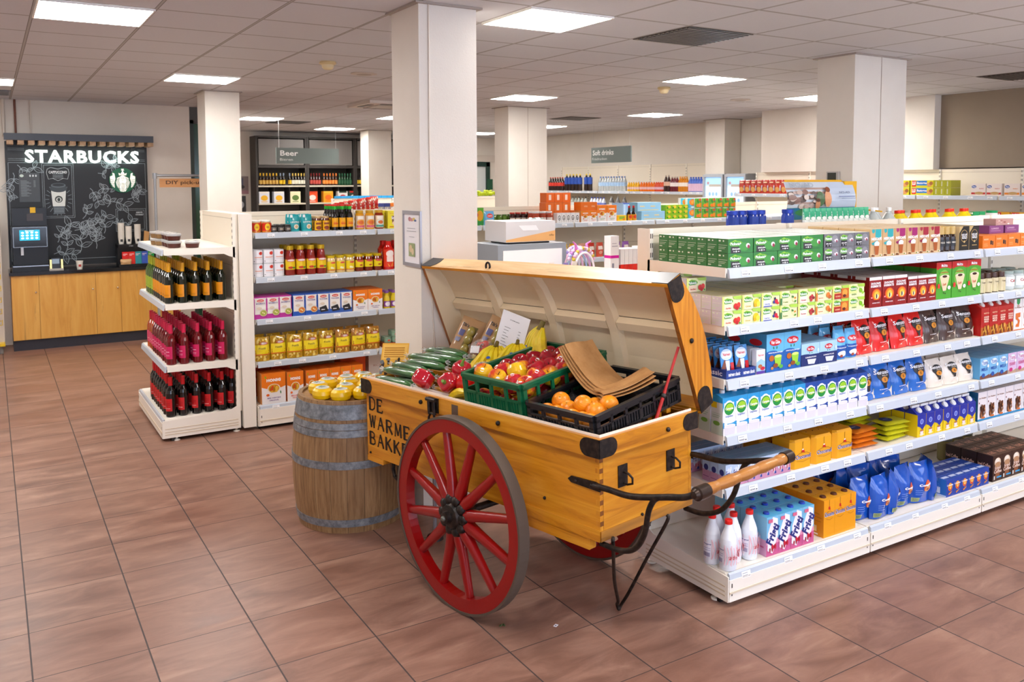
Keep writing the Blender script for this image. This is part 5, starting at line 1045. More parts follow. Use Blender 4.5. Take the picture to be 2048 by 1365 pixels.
# potato bags: kraft with window
def potbag():
    e = pillow('potato_bag', .15, .27, .07, KR if False else 'a77f55', [R(.56, .1, .84, .85, '6a5a2c'), T('Tik\'s', .32, .84, .3, .07, '231d1c', 2), R(.2, .62, .42, .74, '5a5a86'), T('BIO', .3, .55, .2, .04, '4a4a70'), R(.18, .5, .4, .58, '6a6a8a'), E(.3, .2, .14, .08, 'd8c47a'), L([(.5, .12), (.62, .3)], .003, 'e8e0d0'), L([(.52, .2), (.7, .34)], .003, '3a2c20')], wob=.006, foot=.9, rough=.6)
    for i, (x, z) in enumerate(((.03, .06), (.032, .11), (.03, .16), (.028, .2), (-.03, .05))): MB().ball((x, -.035, z), .024, M('9a8a3c' if i < 4 else 'd0b868', .35, coat=.6), 12, (1, .6, 1.1)).build('potato', e)
    return e
pt = potbag()
cplace(pt, .17, .50, .0, rx=-.42, rz=.25, ry=.24, sc=1.2, label='kraft paper bag of potatoes with window, left one against the lid', cat='potatoes', group='bags of potatoes')
cplace(pt, .38, .53, .02, rx=-.4, rz=.2, ry=.28, sc=1.2, label='kraft paper bag of potatoes with window, right one against the lid', cat='potatoes', group='bags of potatoes')
# price list
m = MB(); w, h = .215, .30; m.box(-w/2, 0, 0, w/2, .001, h, 'eeeef2')
pr = [T('DE WARME BAKKER', .5, .86, .34, .018, '5a5a62')]
for i, a in enumerate((.22, .18, .12, .22, .14, .18, .34, .18)): pr += [R(.2, .70-.055*i, .2+a, .708-.055*i, '6a6a70'), R(.72, .70-.055*i, .8, .708-.055*i, '6a6a70')]
m.art(pr, w, h, front(w, 0)); o = m.build('price_list'); cplace(o, .575, .535, .07, rx=-.2, rz=.05, ry=.2, label='white printed price list leaning against the open lid', cat='price list')
# bananas
BY = nmat('banana_peel', lambda nt, b: nt.links.new(ramp(nt, noise(nt, coords(nt), 16, 4), [(.3, 'c9a80c'), (.5, 'e6c81a'), (.75, 'd8cc2c')]), b.inputs['Base Color']), .4)
def bunch(n, fan, ln=.19, rad=.019, name='banana_bunch'):
    e = empty(name)
    for i in range(n):
        a = (i-(n-1)/2)*fan; pts = []; rs = []
        for k in range(9):
            u = k/8; ang = -.25+u*1.5; x = ln*u; z = -ln*.42*u*u+.006
            pts.append((x*math.cos(a), x*math.sin(a)+(i-(n-1)/2)*.012, z-abs(i-(n-1)/2)*.004*u)); rs.append(rad*(.3+.7*min(1, u*4))*(1 if u < .82 else (1-u)/.18*.75+.25))
        m = MB(); m.tube(pts, rs, BY, 6, smooth=False); m.ball(pts[-1], .005, '3a2c10', 6); m.build('banana', e)
    MB().tube([(-.03, 0, .012), (-.01, 0, .01), (.015, 0, .006)], [.012, .013, .016], M('6a5a1c', .6), 8).build('crown', e)
    return e
b1 = bunch(6, .24, .21)
for x, y, z in ((.12, .005, -.005),):
    m = MB(); m.lathe([(.0001, .001), (.012, 0)], M('2a5ab0', .3), 12, False); s_ = m.build('sticker', b1, (.11, -.02, .012))
cplace(b1, .88, .55, .31, ry=.95, rz=-1.95, sc=1.2, label='large bunch of yellow bananas leaning on the lid at the back', cat='bananas', group='banana bunches')
cplace(b1, .655, .42, .2, ry=.5, rz=-1.0, label='bunch of bananas with dark crown left of the green crate', cat='bananas', group='banana bunches', sc=.95)
cplace(b1, .77, .47, .22, ry=.5, rz=-.95, label='bunch of bananas between price list and green crate', cat='bananas', group='banana bunches', sc=.8)
b2 = bunch(4, .05, .17)
cplace(b1, .57, .37, .13, ry=.3, rz=-.4, label='bunch of bananas lowest, behind the tomatoes', cat='bananas', group='banana bunches', sc=.75)
cplace(b2, .86, .045, .035, ry=.0, rz=2.75, rx=.3, label='bunch of bananas lying at the near rim beside the green crate', cat='bananas', group='banana bunches', sc=1.05)
# leaflet at the left corner
m = MB(); w, h = .16, .2; m.box(-w/2, 0, 0, w/2, .0012, h, 'e0a83c'); m.art([R(.05, .5, .95, .95, 'e8b858')]+[R(.1, .55+.07*i, .85, .58+.07*i, 'b87a20') for i in range(5)]+splash(.5, .25, .45, .22, ['3a2c24', '6a6a6c', '1f1a18', 'a89a8a'], 26, .06, 9), w, h, front(w, 0))
o = m.build('leaflet'); cplace(o, .03, .16, .0, rx=-.6, rz=.75, label='orange printed leaflet standing behind the cucumbers', cat='leaflet')
# cardboard sheet under the produce
m = MB(); m.box(.03, .035, -.004+HB, .93, .09, -.002+HB, 'e8ddd0'); m.T = None
o = m.build('cardboard_strip'); o.matrix_world = F; tag(o, 'thin pale cardboard strip under the vegetables along the rim', 'cardboard')
# ---------------------------------------------------------------- barrel with cheeses
def stave(nt, b):
    v = coords(nt); s = N(nt, 'ShaderNodeSeparateXYZ'); nt.links.new(v, s.inputs[0])
    an = mth(nt, 'DIVIDE', mth(nt, 'ARCTAN2', s.outputs[1], s.outputs[0]), 2*PI/22); fr = mth(nt, 'FRACT', mth(nt, 'ADD', an, 50)); fl = mth(nt, 'FLOOR', mth(nt, 'ADD', an, 50))
    wn = N(nt, 'ShaderNodeTexWhiteNoise', noise_dimensions='1D'); nt.links.new(fl, wn.inputs['W'])
    g = noise(nt, coords(nt, (50, 50, 2.5)), 1.2, 6, .65)
    col = ramp(nt, g, [(.28, '6a4a2c'), (.5, '94714a'), (.72, 'ae8c62')]); col = mix(nt, mth(nt, 'MULTIPLY', wn.outputs[0], .5), col, '7a5a38')
    gp = mth(nt, 'LESS_THAN', mth(nt, 'MINIMUM', fr, mth(nt, 'SUBTRACT', 1, fr)), .009)
    nt.links.new(mix(nt, gp, col, '2c1c10'), b.inputs['Base Color']); bump(nt, b, mth(nt, 'SUBTRACT', mth(nt, 'MULTIPLY', g, .3), gp), .4, .004)
BX_, BY_ = 1.855, 4.945
ba = tag(empty('barrel', (BX_, BY_, 0)), 'old oak barrel with grey hoops topped with yellow cheeses', 'barrel')
def br(z): return .352-.24*((z-.36)**2)
zs = [0, .06, .12, .2, .28, .36, .44, .52, .6, .68, .74, .78]
m = MB().lathe([(0, .004), (br(0)-.02, .004)]+[(br(z), z) for z in zs]+[(br(.78)-.024, .78), (br(.74)-.03, .76)], nmat('oak_staves', stave, .55), 44, False); m.build('staves', ba)
MB().lathe([(br(.72)-.032, .767), (0, .767)], wood('barrel_head', 0, '6a4a28', '9a7444', 'b08c5c', .6), 40, False).build('barrel_head', ba)
ZN = nmat('galvanised_hoop', lambda nt, b: (nt.links.new(ramp(nt, noise(nt, coords(nt), 25, 6, .7), [(.3, '5a5e62'), (.5, '80868c'), (.72, 'a4aaae')]), b.inputs['Base Color'])), .5, .45)
for z0, z1 in ((.04, .085), (.39, .435), (.575, .615), (.618, .655), (.675, .76)):
    MB().lathe([(br(z0)+.001, z0), (br(z0)+.004, z0), (br(z1)+.004, z1), (br(z1)+.001, z1)], ZN, 44, False).build('hoop', ba)
def cheese():
    m = MB().lathe([(0, 0), (.045, 0), (.064, .012), (.07, .036), (.066, .062), (.05, .078), (.0, .08)], M('eec00a', .3, coat=.35), 28, False); o = m.build('cheese_wheel')
    l = MB(); l.lathe([(.046, .0795), (0, .0815)], M('f1efe2', .4), 24, False); l.lathe([(.036, .0818), (.030, .0819), (0, .0820)], M('dfe6da', .4), 20, False)
    l.art([T('FRISO', .5, .56, .7, .2, '22384a', 3), R(.2, .3, .8, .36, '6a4a50'), E(.5, .8, .2, .08, '5aa04a')], .07, .07, lambda x, z, k: (x-.035, z-.035, .0823+.0003*k)); l.build('label', o); return o
chz = cheese(); cen = [(.0, -.215, .0), (.125, -.185, 0), (-.125, -.185, 0), (-.205, -.085, 0), (.205, -.08, 0), (-.065, -.1, .02), (.065, -.1, .02), (-.185, .045, 0), (-.0, .01, .02), (.125, .015, .02), (.21, .05, 0), (-.1, .12, 0), (.03, .135, 0), (.15, .15, 0)]
CD = ['front centre', 'front right', 'front left', 'left edge', 'right edge', 'inner left', 'inner right', 'left rear', 'centre', 'centre right', 'right rear', 'rear left', 'rear middle', 'rear right']
for i, (x, y, z) in enumerate(cen):
    o = place(chz, BX_+x, BY_+y, .768+(.0 if z == 0 else .006), 'round yellow cheese with white label on the barrel, '+CD[i], 'cheese', 'yellow cheeses on the barrel', rr.uniform(-1, 1), .87); o.rotation_euler[0] = rr.uniform(-.1, .1)
# floor bits
o = MB().box(-.012, -.008, 0, .012, .008, .001, 'e8eaf2').box(-.004, -.004, .001, .002, .004, .0012, '3a3a50').build('paper_scrap', None, (2.16, 3.15, .001), .5); tag(o, 'tiny white paper scrap on the floor near the wheel', 'paper scrap')
m = MB()
for i in range(7): m.ball((rr.uniform(-.015, .015), rr.uniform(-.01, .01), .004), .005, '4a5a2c', 5)
o = m.build('leaf_crumb', None, (1.95, 3.28, 0)); tag(o, 'small green leaf crumb on the tiles below the wheel', 'crumb')
# ---------------------------------------------------------------- wine shelf (labels face -x side)
def wine(glass, cap, lab, txt, trans=0, rough=.06):
    H_ = .325; r = .0385
    m = MB().lathe([(.02, .004), (.034, 0), (r, .006), (r, .19), (.033, .215), (.018, .24), (.0145, .255), (.0145, .30)], M(glass, rough, trans=trans, coat=.5), 18); o = m.build('wine_bottle')
    MB().lathe([(.016, .252), (.0165, .254), (.0165, .318), (.0155, .322), (0, .322)], M(cap, .35), 14).build('capsule', o)
    l = MB(); f = wrap(.075, r, -.9); l.art([R(0, 0, 1, 1, lab)]+txt, .075, .1, lambda x, z, k: f(x, z+.05, k)); l.build('label', o)
    return o
WX = [1.205, 1.305, 1.405, 1.505, 1.605]; WY = [7.20+.094*j for j in range(11)]
kw = lambda i, j, k: i == 0 or j < 7
vis = dict(cat='bottle')
w1 = wine('0c140a', 'd99a12', 'dc8c10', [R(.15, .2, .85, .22, '8a5a10'), R(.15, .12, .85, .14, '8a5a10')], 0)
w1b = wine('3a5a14', 'a8b020', '9ab02a', [R(.15, .2, .85, .22, '5a6a10')], 0)
grid_put(w1, 'dark wine bottle with orange capsule', 'bottle', 'orange-capsuled wine bottles', WX, WY[:7], [1.096], .003)
grid_put(w1b, 'green wine bottle with lime label', 'bottle', 'lime-labelled wine bottles', WX, WY[7:], [1.096], .003, 0, lambda i, j, k: i < 3)
w2 = wine('7a0a14', 'd01a4a', 'c81a58', [R(.2, .3, .7, .34, 'f0a0b8'), R(.2, .22, .7, .24, 'f0a0b8'), R(.2, .55, .7, .6, 'f0c0d0')], .35)
w2b = wine('c8581c', 'c81c34', 'd0486a', [R(.2, .3, .7, .34, 'f0b8a8')], .35)
grid_put(w2, 'rose wine bottle with pink capsule', 'bottle', 'pink-capsuled rose wine bottles', WX, WY[:8], [.601], .003)
grid_put(w2b, 'orange-tinted rose wine bottle', 'bottle', 'orange-tinted rose wine bottles', WX, WY[8:], [.601], .003, 0, lambda i, j, k: i < 3)
w3 = wine('0a0708', 'c8141c', 'c41e22', [R(.2, .62, .8, .64, '5a0a0c'), R(.2, .5, .8, .52, '5a0a0c'), R(.2, .4, .6, .42, '5a0a0c'), R(.2, .2, .8, .24, 'e8a0a0')], 0)
grid_put(w3, 'black wine bottle with red capsule', 'bottle', 'red-capsuled wine bottles', [1.185, 1.285, 1.385, 1.485, 1.585, 1.67], WY[:9], [.181], .004)
# snack tubs on top shelf
def tub(c):
    o = MB().lathe([(.042, 0), (.05, .004), (.056, .04)], M(c, .35), 18).build('snack_tub')
    m = MB(); q = random.Random(3)
    for i in range(18): a = q.uniform(0, 6.28); r_ = .045*q.random()**.5; m.ball((r_*math.cos(a), r_*math.sin(a), .04), .01, c, 6)
    m.build('nuts', o)
    MB().lathe([(.058, .036), (.06, .04), (.06, .052), (.055, .058), (0, .058)], M('f2f5f5', .05, alpha=.35), 18).build('lid', o)
    l = MB(); l.lathe([(.02, .0585), (0, .059)], 'e8dcd0', 12, False); l.build('label', o); return o
t1 = tub('4a1c14'); t2 = tub('8a6a44')
for i, (x, y, k) in enumerate(((1.27, 7.32, 0), (1.27, 7.32, 1), (1.27, 7.44, 0), (1.27, 7.44, 1), (1.27, 7.56, 0), (1.27, 7.56, 1), (1.40, 7.26, 0))):
    place(t1, x, y, 1.531+.06*k, 'clear tub of dark chocolates, '+(('lower' if k == 0 else 'upper')+' of the %s stack' % ORD[i//2] if i < 6 else 'single one at right'), 'tub', 'tubs of dark chocolates')
for i, (x, y, k) in enumerate(((1.24, 7.68, 0), (1.24, 7.68, 1), (1.22, 7.8, 0), (1.22, 7.8, 1))):
    place(t2, x, y, 1.531+.06*k, 'clear tub of pale nuts, '+('lower' if k == 0 else 'upper')+(' of the nearer stack' if i < 2 else ' of the farther stack'), 'tub', 'tubs of pale nuts')
# ---------------------------------------------------------------- dry food shelf
def jar(name, r, h, body, cap, lab, art=[], capr=None, prof=None, lz=(.2, .7), trans=0, sh=.1):
    capr = capr or r*.85; hb = h*.86
    prof = prof or [(r*.9, 0), (r, .006), (r, hb*.85), (capr*.97, hb)]
    o = MB().lathe(prof, M(body, .12, coat=.4, trans=trans), 18).build(name)
    if cap: MB().lathe([(capr, hb), (capr*1.05, hb+.002), (capr*1.05, h-.003), (capr, h), (0, h)], M(cap, .3, .3), 18).build('lid', o)
    if lab:
        l = MB(); aw = r*2.4; f = wrap(aw, r); l.art([R(0, 0, 1, 1, lab)]+art, aw, h*(lz[1]-lz[0]), lambda x, z, k: f(x, z+h*lz[0], k)); l.build('label', o)
    return o
YF_ = 7.13
j1 = jar('jam_jar', .041, .1, 'd8862a', 'e8e4dc', 'd0301a', [E(.5, .5, .22, .45, 'f0c81c'), R(.4, .35, .6, .6, 'c8901c')], lz=(.15, .8))
grid_put(j1, 'honey jar with red and yellow label', 'jar', 'honey jars', [1.885, 1.973], [YF_+.02, YF_+.11], [1.641])
j2 = jar('spread_jar', .027, .062, '2a2422', '3a3634', '5a5450', [R(.3, .3, .7, .6, 'b8a890')])
grid_put(j2, 'small black spread jar', 'jar', 'small black spread jars', [2.03, 2.09, 2.15], [YF_+.01, YF_+.075, YF_+.14], [1.641])
tl = pillow('pasta_pouch', .095, .145, .06, '1f9aa0', [R(.05, .0, .95, .08, '2aa8ae'), R(.12, .82, .34, .98, 'dfe8e8'), E(.23, .74, .06, .04, '1f5a60'), T('LENTILS', .5, .55, .76, .08, 'f0f4f0'), E(.6, .28, .22, .14, 'e8e0cc'), E(.6, .28, .14, .09, 'c8a878')], wob=.003, foot=.95)
grid_put(tl, 'teal lentil pouch', 'pouch', 'teal lentil pouches', [2.215, 2.32], [YF_+.04, YF_+.12], [1.641], .004, .1)
j3 = jar('sauce_jar', .032, .125, '5a2412', 'c8a878', 'e8b01c', [E(.5, .25, .3, .2, '8a3a24'), R(.2, .6, .8, .8, '8a3a24')], lz=(.05, .7))
grid_put(j3, 'brown nut sauce jar with yellow label', 'jar', 'brown sauce jars', [2.415, 2.487], [YF_+.02, YF_+.09], [1.641])
so = jar('soy_bottle', .031, .21, '120a08', '2aa82c', 'eba81c', [R(.25, .3, .85, .42, 'd8501c'), R(.25, .48, .7, .54, 'd8501c')], capr=.018, prof=[(.028, 0), (.031, .006), (.031, .12), (.026, .14), (.018, .16), (.018, .182)], lz=(.14, .52))
MB().lathe([(.0195, .2095), (.021, .212), (.021, .222), (0, .224)], 'd8201c', 14).build('red_top', so)
grid_put(so, 'dark soy sauce bottle with green cap', 'bottle', 'soy sauce bottles', [2.565, 2.632, 2.70], [YF_+.01+.07*j for j in range(4)], [1.641])
for i, (c, lb, cc_, x) in enumerate((('d8941c', 'd8607a', 'yellow curry', 2.80), ('e09a1c', 'd8607a', 'second yellow curry', 2.895), ('8a2c14', '4a9a90', 'dark red tomato', 2.985))):
    j4 = jar('sauce_jar', .042, .168, c, 'c89a2c', 'e8d0b0', [R(.2, .72, .8, .95, 'f4ece0'), E(.5, .45, .3, .2, 'd88a2c'), R(.1, .05, .9, .22, lb), E(.5, .45, .36, .24, 'e8a03c') if i < 2 else E(.5, .45, .36, .24, 'd8e0d8'), E(.5, .45, .22, .15, 'd86a2c')], capr=.033, lz=(.08, .72))
    tag(place(j4, x, YF_+.03, 1.641, 'x'), cc_+' sauce jar with gold lid on top shelf', 'jar', 'ribbed sauce jars')
nb1 = pack('nut_mix_box', .13, .08, .16, 'e8d81c', [T('Duyvis', .4, .85, .5, .05, 'c8601c'), Pg([(.25, .7), (.8, .78), (.95, .4), (.7, .18), (.3, .3)], '7a5038'), T('Snack', .5, .6, .5, .16, 'ffffff'), E(.55, .3, .25, .13, 'e8c8a0'), R(.1, .08, .4, .13, 'c8701c')], 'f0e43a', 'c8b80e')
for i, y in enumerate((YF_-.02, YF_+.07, YF_+.16)): place(nb1, 3.12-.02*i, y, 1.641+.0*i, 'bright yellow snack mix box, '+('front', 'middle', 'rear')[i]+' one', 'box', 'yellow snack mix boxes', -.15)
nb2 = pack('noodle_box', .12, .08, .13, 'd84a1c', [R(0, .75, 1, 1, 'e07a5a'), R(.1, .4, .95, .7, 'f4ece8'), T('noodles', .5, .55, .7, .12, 'd84a1c'), E(.3, .2, .15, .08, '3a2420'), E(.7, .2, .15, .08, '3a2420')], '5a3a2c')
grid_put(nb2, 'orange-red noodle box', 'box', 'orange-red noodle boxes', [3.255], [YF_-.02, YF_+.07], [1.641])
# second shelf
cn = jar('tin_can', .0425, .113, 'dfe0e4', None, 'f0eef2', [E(.68, .78, .17, .14, 'd8341c'), R(.2, .42, .8, .5, 'e8b0a0'), R(.2, .3, .8, .34, 'd8d8dc'), R(.1, .12, .2, .16, '3a3a40')], prof=[(.041, 0), (.0425, .002), (.0425, .111), (.0405, .113), (.039, .110), (0, .110)], lz=(.04, .95))
grid_put(cn, 'white tin can with red oval', 'can', 'white tin cans with red ovals', [1.893, 1.981, 2.069], [YF_+.02, YF_+.11], [1.271, 1.385])
tb = jar('tomato_sauce_bottle', .044, .25, '8a1c10', 'c8a41c', 'ecc81c', [E(.5, .92, .38, .14, 'd8504a'), E(.5, .92, .3, .09, 'f0e0dc'), E(.45, .2, .2, .12, 'c83a20'), E(.72, .18, .12, .1, '4a9a2c')], capr=.03, prof=[(.04, 0), (.044, .008), (.044, .125), (.04, .15), (.036, .165), (.034, .19), (.029, .205), (.029, .222)], lz=(.2, .54))
grid_put(tb, 'tall tomato sauce bottle with yellow label', 'bottle', 'tall tomato sauce bottles', [2.165+.091*i for i in range(4)], [YF_+.02, YF_+.115, YF_+.21], [1.271])
mj = jar('mustard_jar', .041, .15, 'e0c488', 'd8bc1c', 'ebd21a', [E(.6, .86, .24, .1, 'd8504a'), E(.45, .3, .1, .12, 'f8f0c0'), E(.6, .25, .1, .12, 'f8f0c0'), R(0, 0, 1, .08, 'd8681c')], lz=(.15, .66))
grid_put(mj, 'mustard jar with yellow label', 'jar', 'mustard jars', [2.525+.087*i for i in range(3)], [YF_+.02, YF_+.11], [1.271])
rj = jar('pesto_jar', .041, .15, '7a2810', 'd8bc1c', 'ebd21a', [E(.5, .9, .34, .14, 'd8504a'), E(.55, .3, .14, .1, 'b8401c')], lz=(.25, .66))
grid_put(rj, 'red sauce jar with yellow label', 'jar', 'squat red sauce jars', [2.786+.087*i for i in range(3)], [YF_+.02, YF_+.11], [1.271])
kb = jar('ketchup_bottle', .053, .255, 'c8140c', 'd8201a', 'e03a20', [E(.5, .75, .3, .2, 'f4e8e4'), R(.25, .3, .75, .6, 'f4e0d8'), Pg([(.3, .2), (.7, .3), (.65, .05), (.4, .02)], 'f0a03c')], capr=.028, prof=[(.05, 0), (.053, .01), (.05, .12), (.053, .18), (.035, .205), (.03, .22)], lz=(.1, .72))
grid_put(kb, 'red ketchup squeeze bottle', 'bottle', 'red ketchup bottles', [3.065, 3.175, 3.285], [YF_+.02, YF_+.13], [1.271])
# third shelf: rice and noodle boxes
def rice(c, t, rice_=1, bowl='7a9a2c', blk=0):
    a = [R(.06, .22, .94, .94, 'f0ece6')]+[E(.06+.08*i, .94, .045, .02, 'f0ece6') for i in range(12)]+[E(.5, .84, .28, .06, 'd8401c'), T('Lassie', .5, .84, .36, .05, 'ffffff'), T(t, .5, .71, .7, .06, '5a3a8a' if c != '2a52b0' else '3a5ab0'), E(.4, .5, .2, .06, 'e0d0bc')]
    a += [Pg([(.12, .32), (.7, .42), (.9, .14), (.25, .1)], '2a2a2e'), R(.3, .2, .6, .24, 'e8e8ea')] if blk else [E(.72, .28, .3, .15, 'd8c8a0'), E(.72, .28, .24, .12, bowl), E(.66, .3, .06, .04, 'e8e0a0'), E(.78, .26, .06, .04, 'e8e0a0')]
    return pack('rice_box', .104, .07, .185, c, a, None, c)
for c, t, bw, xs, nm, bk in (('c0389c', 'BASMATI', 'a8b04a', [1.895, 2.0, 2.105], 'magenta-edged rice box', 0), ('2a5cbc', 'TOVER', 'd8742a', [2.22, 2.328], 'blue rice box with orange dish', 0), ('3c64b8', 'TOVER', '', [2.436, 2.541, 2.646], 'blue rice box with black picture', 1)):
    grid_put(rice(c, t, 1, bw, bk), nm, 'box', nm+'es', xs, [7.1, 7.172, 7.244], [.921])
def honig(w, h, c2, t2, nm='noodle_box', d=.09, pic=None):
    return pack(nm, w, d, h, 'f2eeec', [Pg([(0, 1), (1, 1), (1, .55), (.8, .5), (.55, .56), (.3, .48), (0, .56)], 'ef7d1a'), leaf(.16, .88, .08, '8ab81c', 1), T('HONIG', .5, .77, .6, .1, 'ffffff', 3), E(.5, .5, .27, .15, 'f4e4d0'), E(.5, .5, .23, .13, 'e0a024')]+splash(.5, .5, .14, .08, ['f0c040', 'b87a14', 'd84a1c'], 12, .05, 4)+[E(.24, .3, .07, .04, 'e8681c'), leaf(.78, .36, .08, '2c7a3c', .5), T(t2, .5, .19, .56, .05, c2), T('ORIGINAL', .5, .12, .4, .04, c2)], 'e87016', 'f0a45a')
hn = honig(.137, .185, '6a3a8a', 'MIE NESTJES')
grid_put(hn, 'orange and white noodle box', 'box', 'orange and white noodle boxes on the third shelf', [2.775, 2.915], [7.1, 7.192, 7.284], [.921])
db = jar('dressing_bottle', .033, .16, 'd8c01c', '8a5aa8', '8a4a9a', [E(.5, .5, .3, .4, 'f0e8f0')], capr=.02, prof=[(.03, 0), (.033, .006), (.033, .07), (.026, .1), (.02, .115), (.02, .137)], lz=(.1, .42))
grid_put(db, 'small yellow dressing bottle with purple cap', 'bottle', 'small yellow dressing bottles', [3.035, 3.105], [YF_, YF_+.075], [.921])
db2 = jar('dressing_bottle', .036, .18, 'e0905a', '2a2420', 'e8a080', [E(.5, .5, .3, .4, 'f4e8e0')], capr=.022, prof=[(.033, 0), (.036, .006), (.036, .09), (.028, .12), (.022, .13), (.022, .155)], lz=(.1, .42))
grid_put(db2, 'orange dressing bottle with black cap', 'bottle', 'orange dressing bottles', [3.185, 3.262], [YF_, YF_+.08], [.921])
# fourth shelf pasta bags
def pasta(c, c2): return pillow('pasta_bag', .135, .2, .08, c, [R(.04, .28, .96, .68, 'efd51a'), R(.04, .26, .96, .3, 'd8681c'), E(.6, .74, .26, .07, 'd84a3c'), E(.6, .74, .2, .045, 'f0dcd8'), T('Fusilli', .5, .54, .42, .07, '8a7a1c')]+splash(.5, .14, .36, .08, [c2, 'e8c860', 'a87a1c'], 16, .045, 6)+splash(.5, .85, .34, .08, [c2, 'e8c860', 'b88a2c'], 14, .045, 8), wob=.008, foot=.95, rough=.12)
pa = pasta('c89a24', 'f0d878'); pb2 = pasta('b0782a', 'd89a3c')
PX = [1.91, 2.05, 2.19, 2.33, 2.475, 2.62, 2.765, 2.91]
for i, x in enumerate(PX):
    place(pa if i < 5 else pb2, x, 7.16+.01*math.sin(i*2), .562, 'yellow-labelled pasta bag, %s from left, front row' % ORD[i], 'bag', 'yellow-labelled pasta bags', random.uniform(-.12, .12))
    place(pa if i < 5 else pb2, x, 7.30, .562, 'yellow-labelled pasta bag, %s from left, row behind' % ORD[i], 'bag', 'yellow-labelled pasta bags', random.uniform(-.12, .12))
tn = jar('tin_can', .032, .05, '8aa890', None, '8ab098', [E(.5, .5, .16, .3, 'd8401c')], prof=[(.031, 0), (.032, .002), (.032, .048), (.03, .05), (0, .048)])
grid_put(tn, 'small green tin', 'can', 'small green tins', [3.045, 3.115, 3.185, 3.255], [YF_+.01, YF_+.08], [.605, .657], 0, 0, lambda i, j, k: k == 0 or i in (1, 2))
o = MB().box(3.0, 7.1, .562, 3.3, 7.26, .604, 'b0502c').build('cardboard_tray'); tag(o, 'red-brown cardboard tray under the small green tins', 'tray')
# bottom deck
h5 = honig(.2, .26, '6a3a8a', 'MIE NESTJES', d=.07); h6 = honig(.14, .25, 'd8503c', 'MACARONI', d=.06); 
grid_put(h5, 'large orange and white noodle box', 'box', 'large orange noodle boxes', [1.985], [7.08, 7.155], [.201])
grid_put(h6, 'narrow orange and white macaroni box', 'box', 'narrow orange macaroni boxes', [2.17], [7.08, 7.145], [.201])
h7 = honig(.1, .24, 'd8503c', 'MACARONI', d=.2)
grid_put(h7, 'orange macaroni box in the dense row behind the barrel', 'box', 'orange macaroni boxes behind the barrel', [2.32+.104*i for i in range(5)], [7.1], [.201])
h8 = pack('noodle_box', .17, .12, .3, 'c8401a', [T('HONIG', .5, .5, .7, .1, 'e8a080')], 'd8481c')
grid_put(h8, 'red-orange box standing at the back of the bottom shelf', 'box', 'red-orange boxes at the back', [1.96, 2.14], [7.4], [.201])
h9 = pack('noodle_box', .24, .16, .3, 'd84e1a', [T('HONIG', .3, .5, .4, .1, 'f0b090'), leaf(.6, .5, .1, '4a9a2c')], 'e0581c')
place(h9, 2.78, 7.32, .201, 'wide orange-red box stacked behind the barrel', 'box')
wp = pack('noodle_box', .22, .14, .27, 'e4dcd8', [T('MACARONI', .5, .6, .6, .08, 'c8a8a0')], 'ece6e2')
place(wp, 3.05, 7.34, .201, 'pale white box lying right of the orange-red one', 'box')
# ---------------------------------------------------------------- dry food shelf, right of the near column (top two shelves)
sp_ = pack('soup_pack', .1, .05, .17, '5aa82c', [E(.6, .55, .35, .3, 'e0a02c'), R(0, 0, 1, .25, '2c8a3c'), E(.2, .6, .2, .15, 'b8284a'), leaf(.3, .9, .2, '2c7a2c')], '6ab03a')
place(sp_, 4.0, YF_, 1.641, 'green soup mix pack right of the near column', 'pack')
rb = pillow('rice_bag', .115, .135, .05, '6ab0e0', [E(.5, .68, .3, .16, 'd83a34'), T('Lassie', .5, .68, .4, .12, 'ffffff'), R(.2, .12, .8, .4, 'e8e0d0')])
place(rb, 4.12, YF_+.02, 1.641, 'light blue rice bag right of the green soup pack', 'bag')
gj = jar('gherkin_jar', .03, .09, '5a7a2c', '4a6a2c', None)
grid_put(gj, 'small green jar', 'jar', 'row of small green jars', [4.25+.065*i for i in range(8)], [7.4], [1.641])
kj = jar('olive_jar', .03, .11, '3a2420', 'b83a2c', 'd8c8b8', lz=(.1, .5))
grid_put(kj, 'dark jar with red lid', 'jar', 'dark jars with red lids', [4.5+.066*i for i in range(6)], [7.34], [1.641])
tj = jar('spice_jar', .036, .12, 'a8442c', 'e0e0e0', 'e0d0c8', lz=(.2, .5))
grid_put(tj, 'reddish spice jar', 'jar', 'reddish spice jars', [4.66, 4.74, 4.82], [YF_+.02, YF_+.1], [1.641])
wo = pack('noodle_cup_box', .052, .07, .1, 'eceaea', [E(.5, .5, .32, .26, '3a3a3e'), E(.5, .5, .22, .18, 'eceaea'), E(.5, .46, .1, .1, '3a3a3e'), R(.3, .08, .7, .14, 'b8b8bc')], 'f4f4f4')
grid_put(wo, 'white box with black ring', 'box', 'white boxes with black rings', [4.92+.056*i for i in range(5)], [YF_-.02], [1.641])
oo = pack('noodle_box', .1, .12, .1, 'e06a1c', [R(.3, .25, .6, .8, 'f0e0d0')], 'e8761c', 'd8641a')
grid_put(oo, 'orange box with white window', 'box', 'orange boxes with white windows', [4.88+.103*i for i in range(3)], [7.22], [1.641, 1.742])
grid_put(oo, 'orange box with white window, upper stack', 'box', 'orange boxes with white windows', [4.98+.103*i for i in range(3)], [7.36], [1.843-.101, 1.843])
hh1 = honig(.105, .12, 'd8503c', 'SPAGHETTI', d=.12)
grid_put(hh1, 'orange spaghetti box, near column side', 'box', 'orange spaghetti boxes', [5.245, 5.352], [YF_-.02, 7.235], [1.641])
ou = pack('noodle_box', .21, .12, .085, 'e5701c', [T('HONIG', .3, .5, .2, .2, 'f4c8a0'), T('HONIG', .75, .5, .2, .2, 'f4c8a0')], 'ec7c22')
place(ou, 5.30, 7.12, 1.762, 'flat orange box lying on two spaghetti boxes', 'box')
hh2 = honig(.125, .17, '5a8a3a', 'TAGLIATELLE', d=.08)
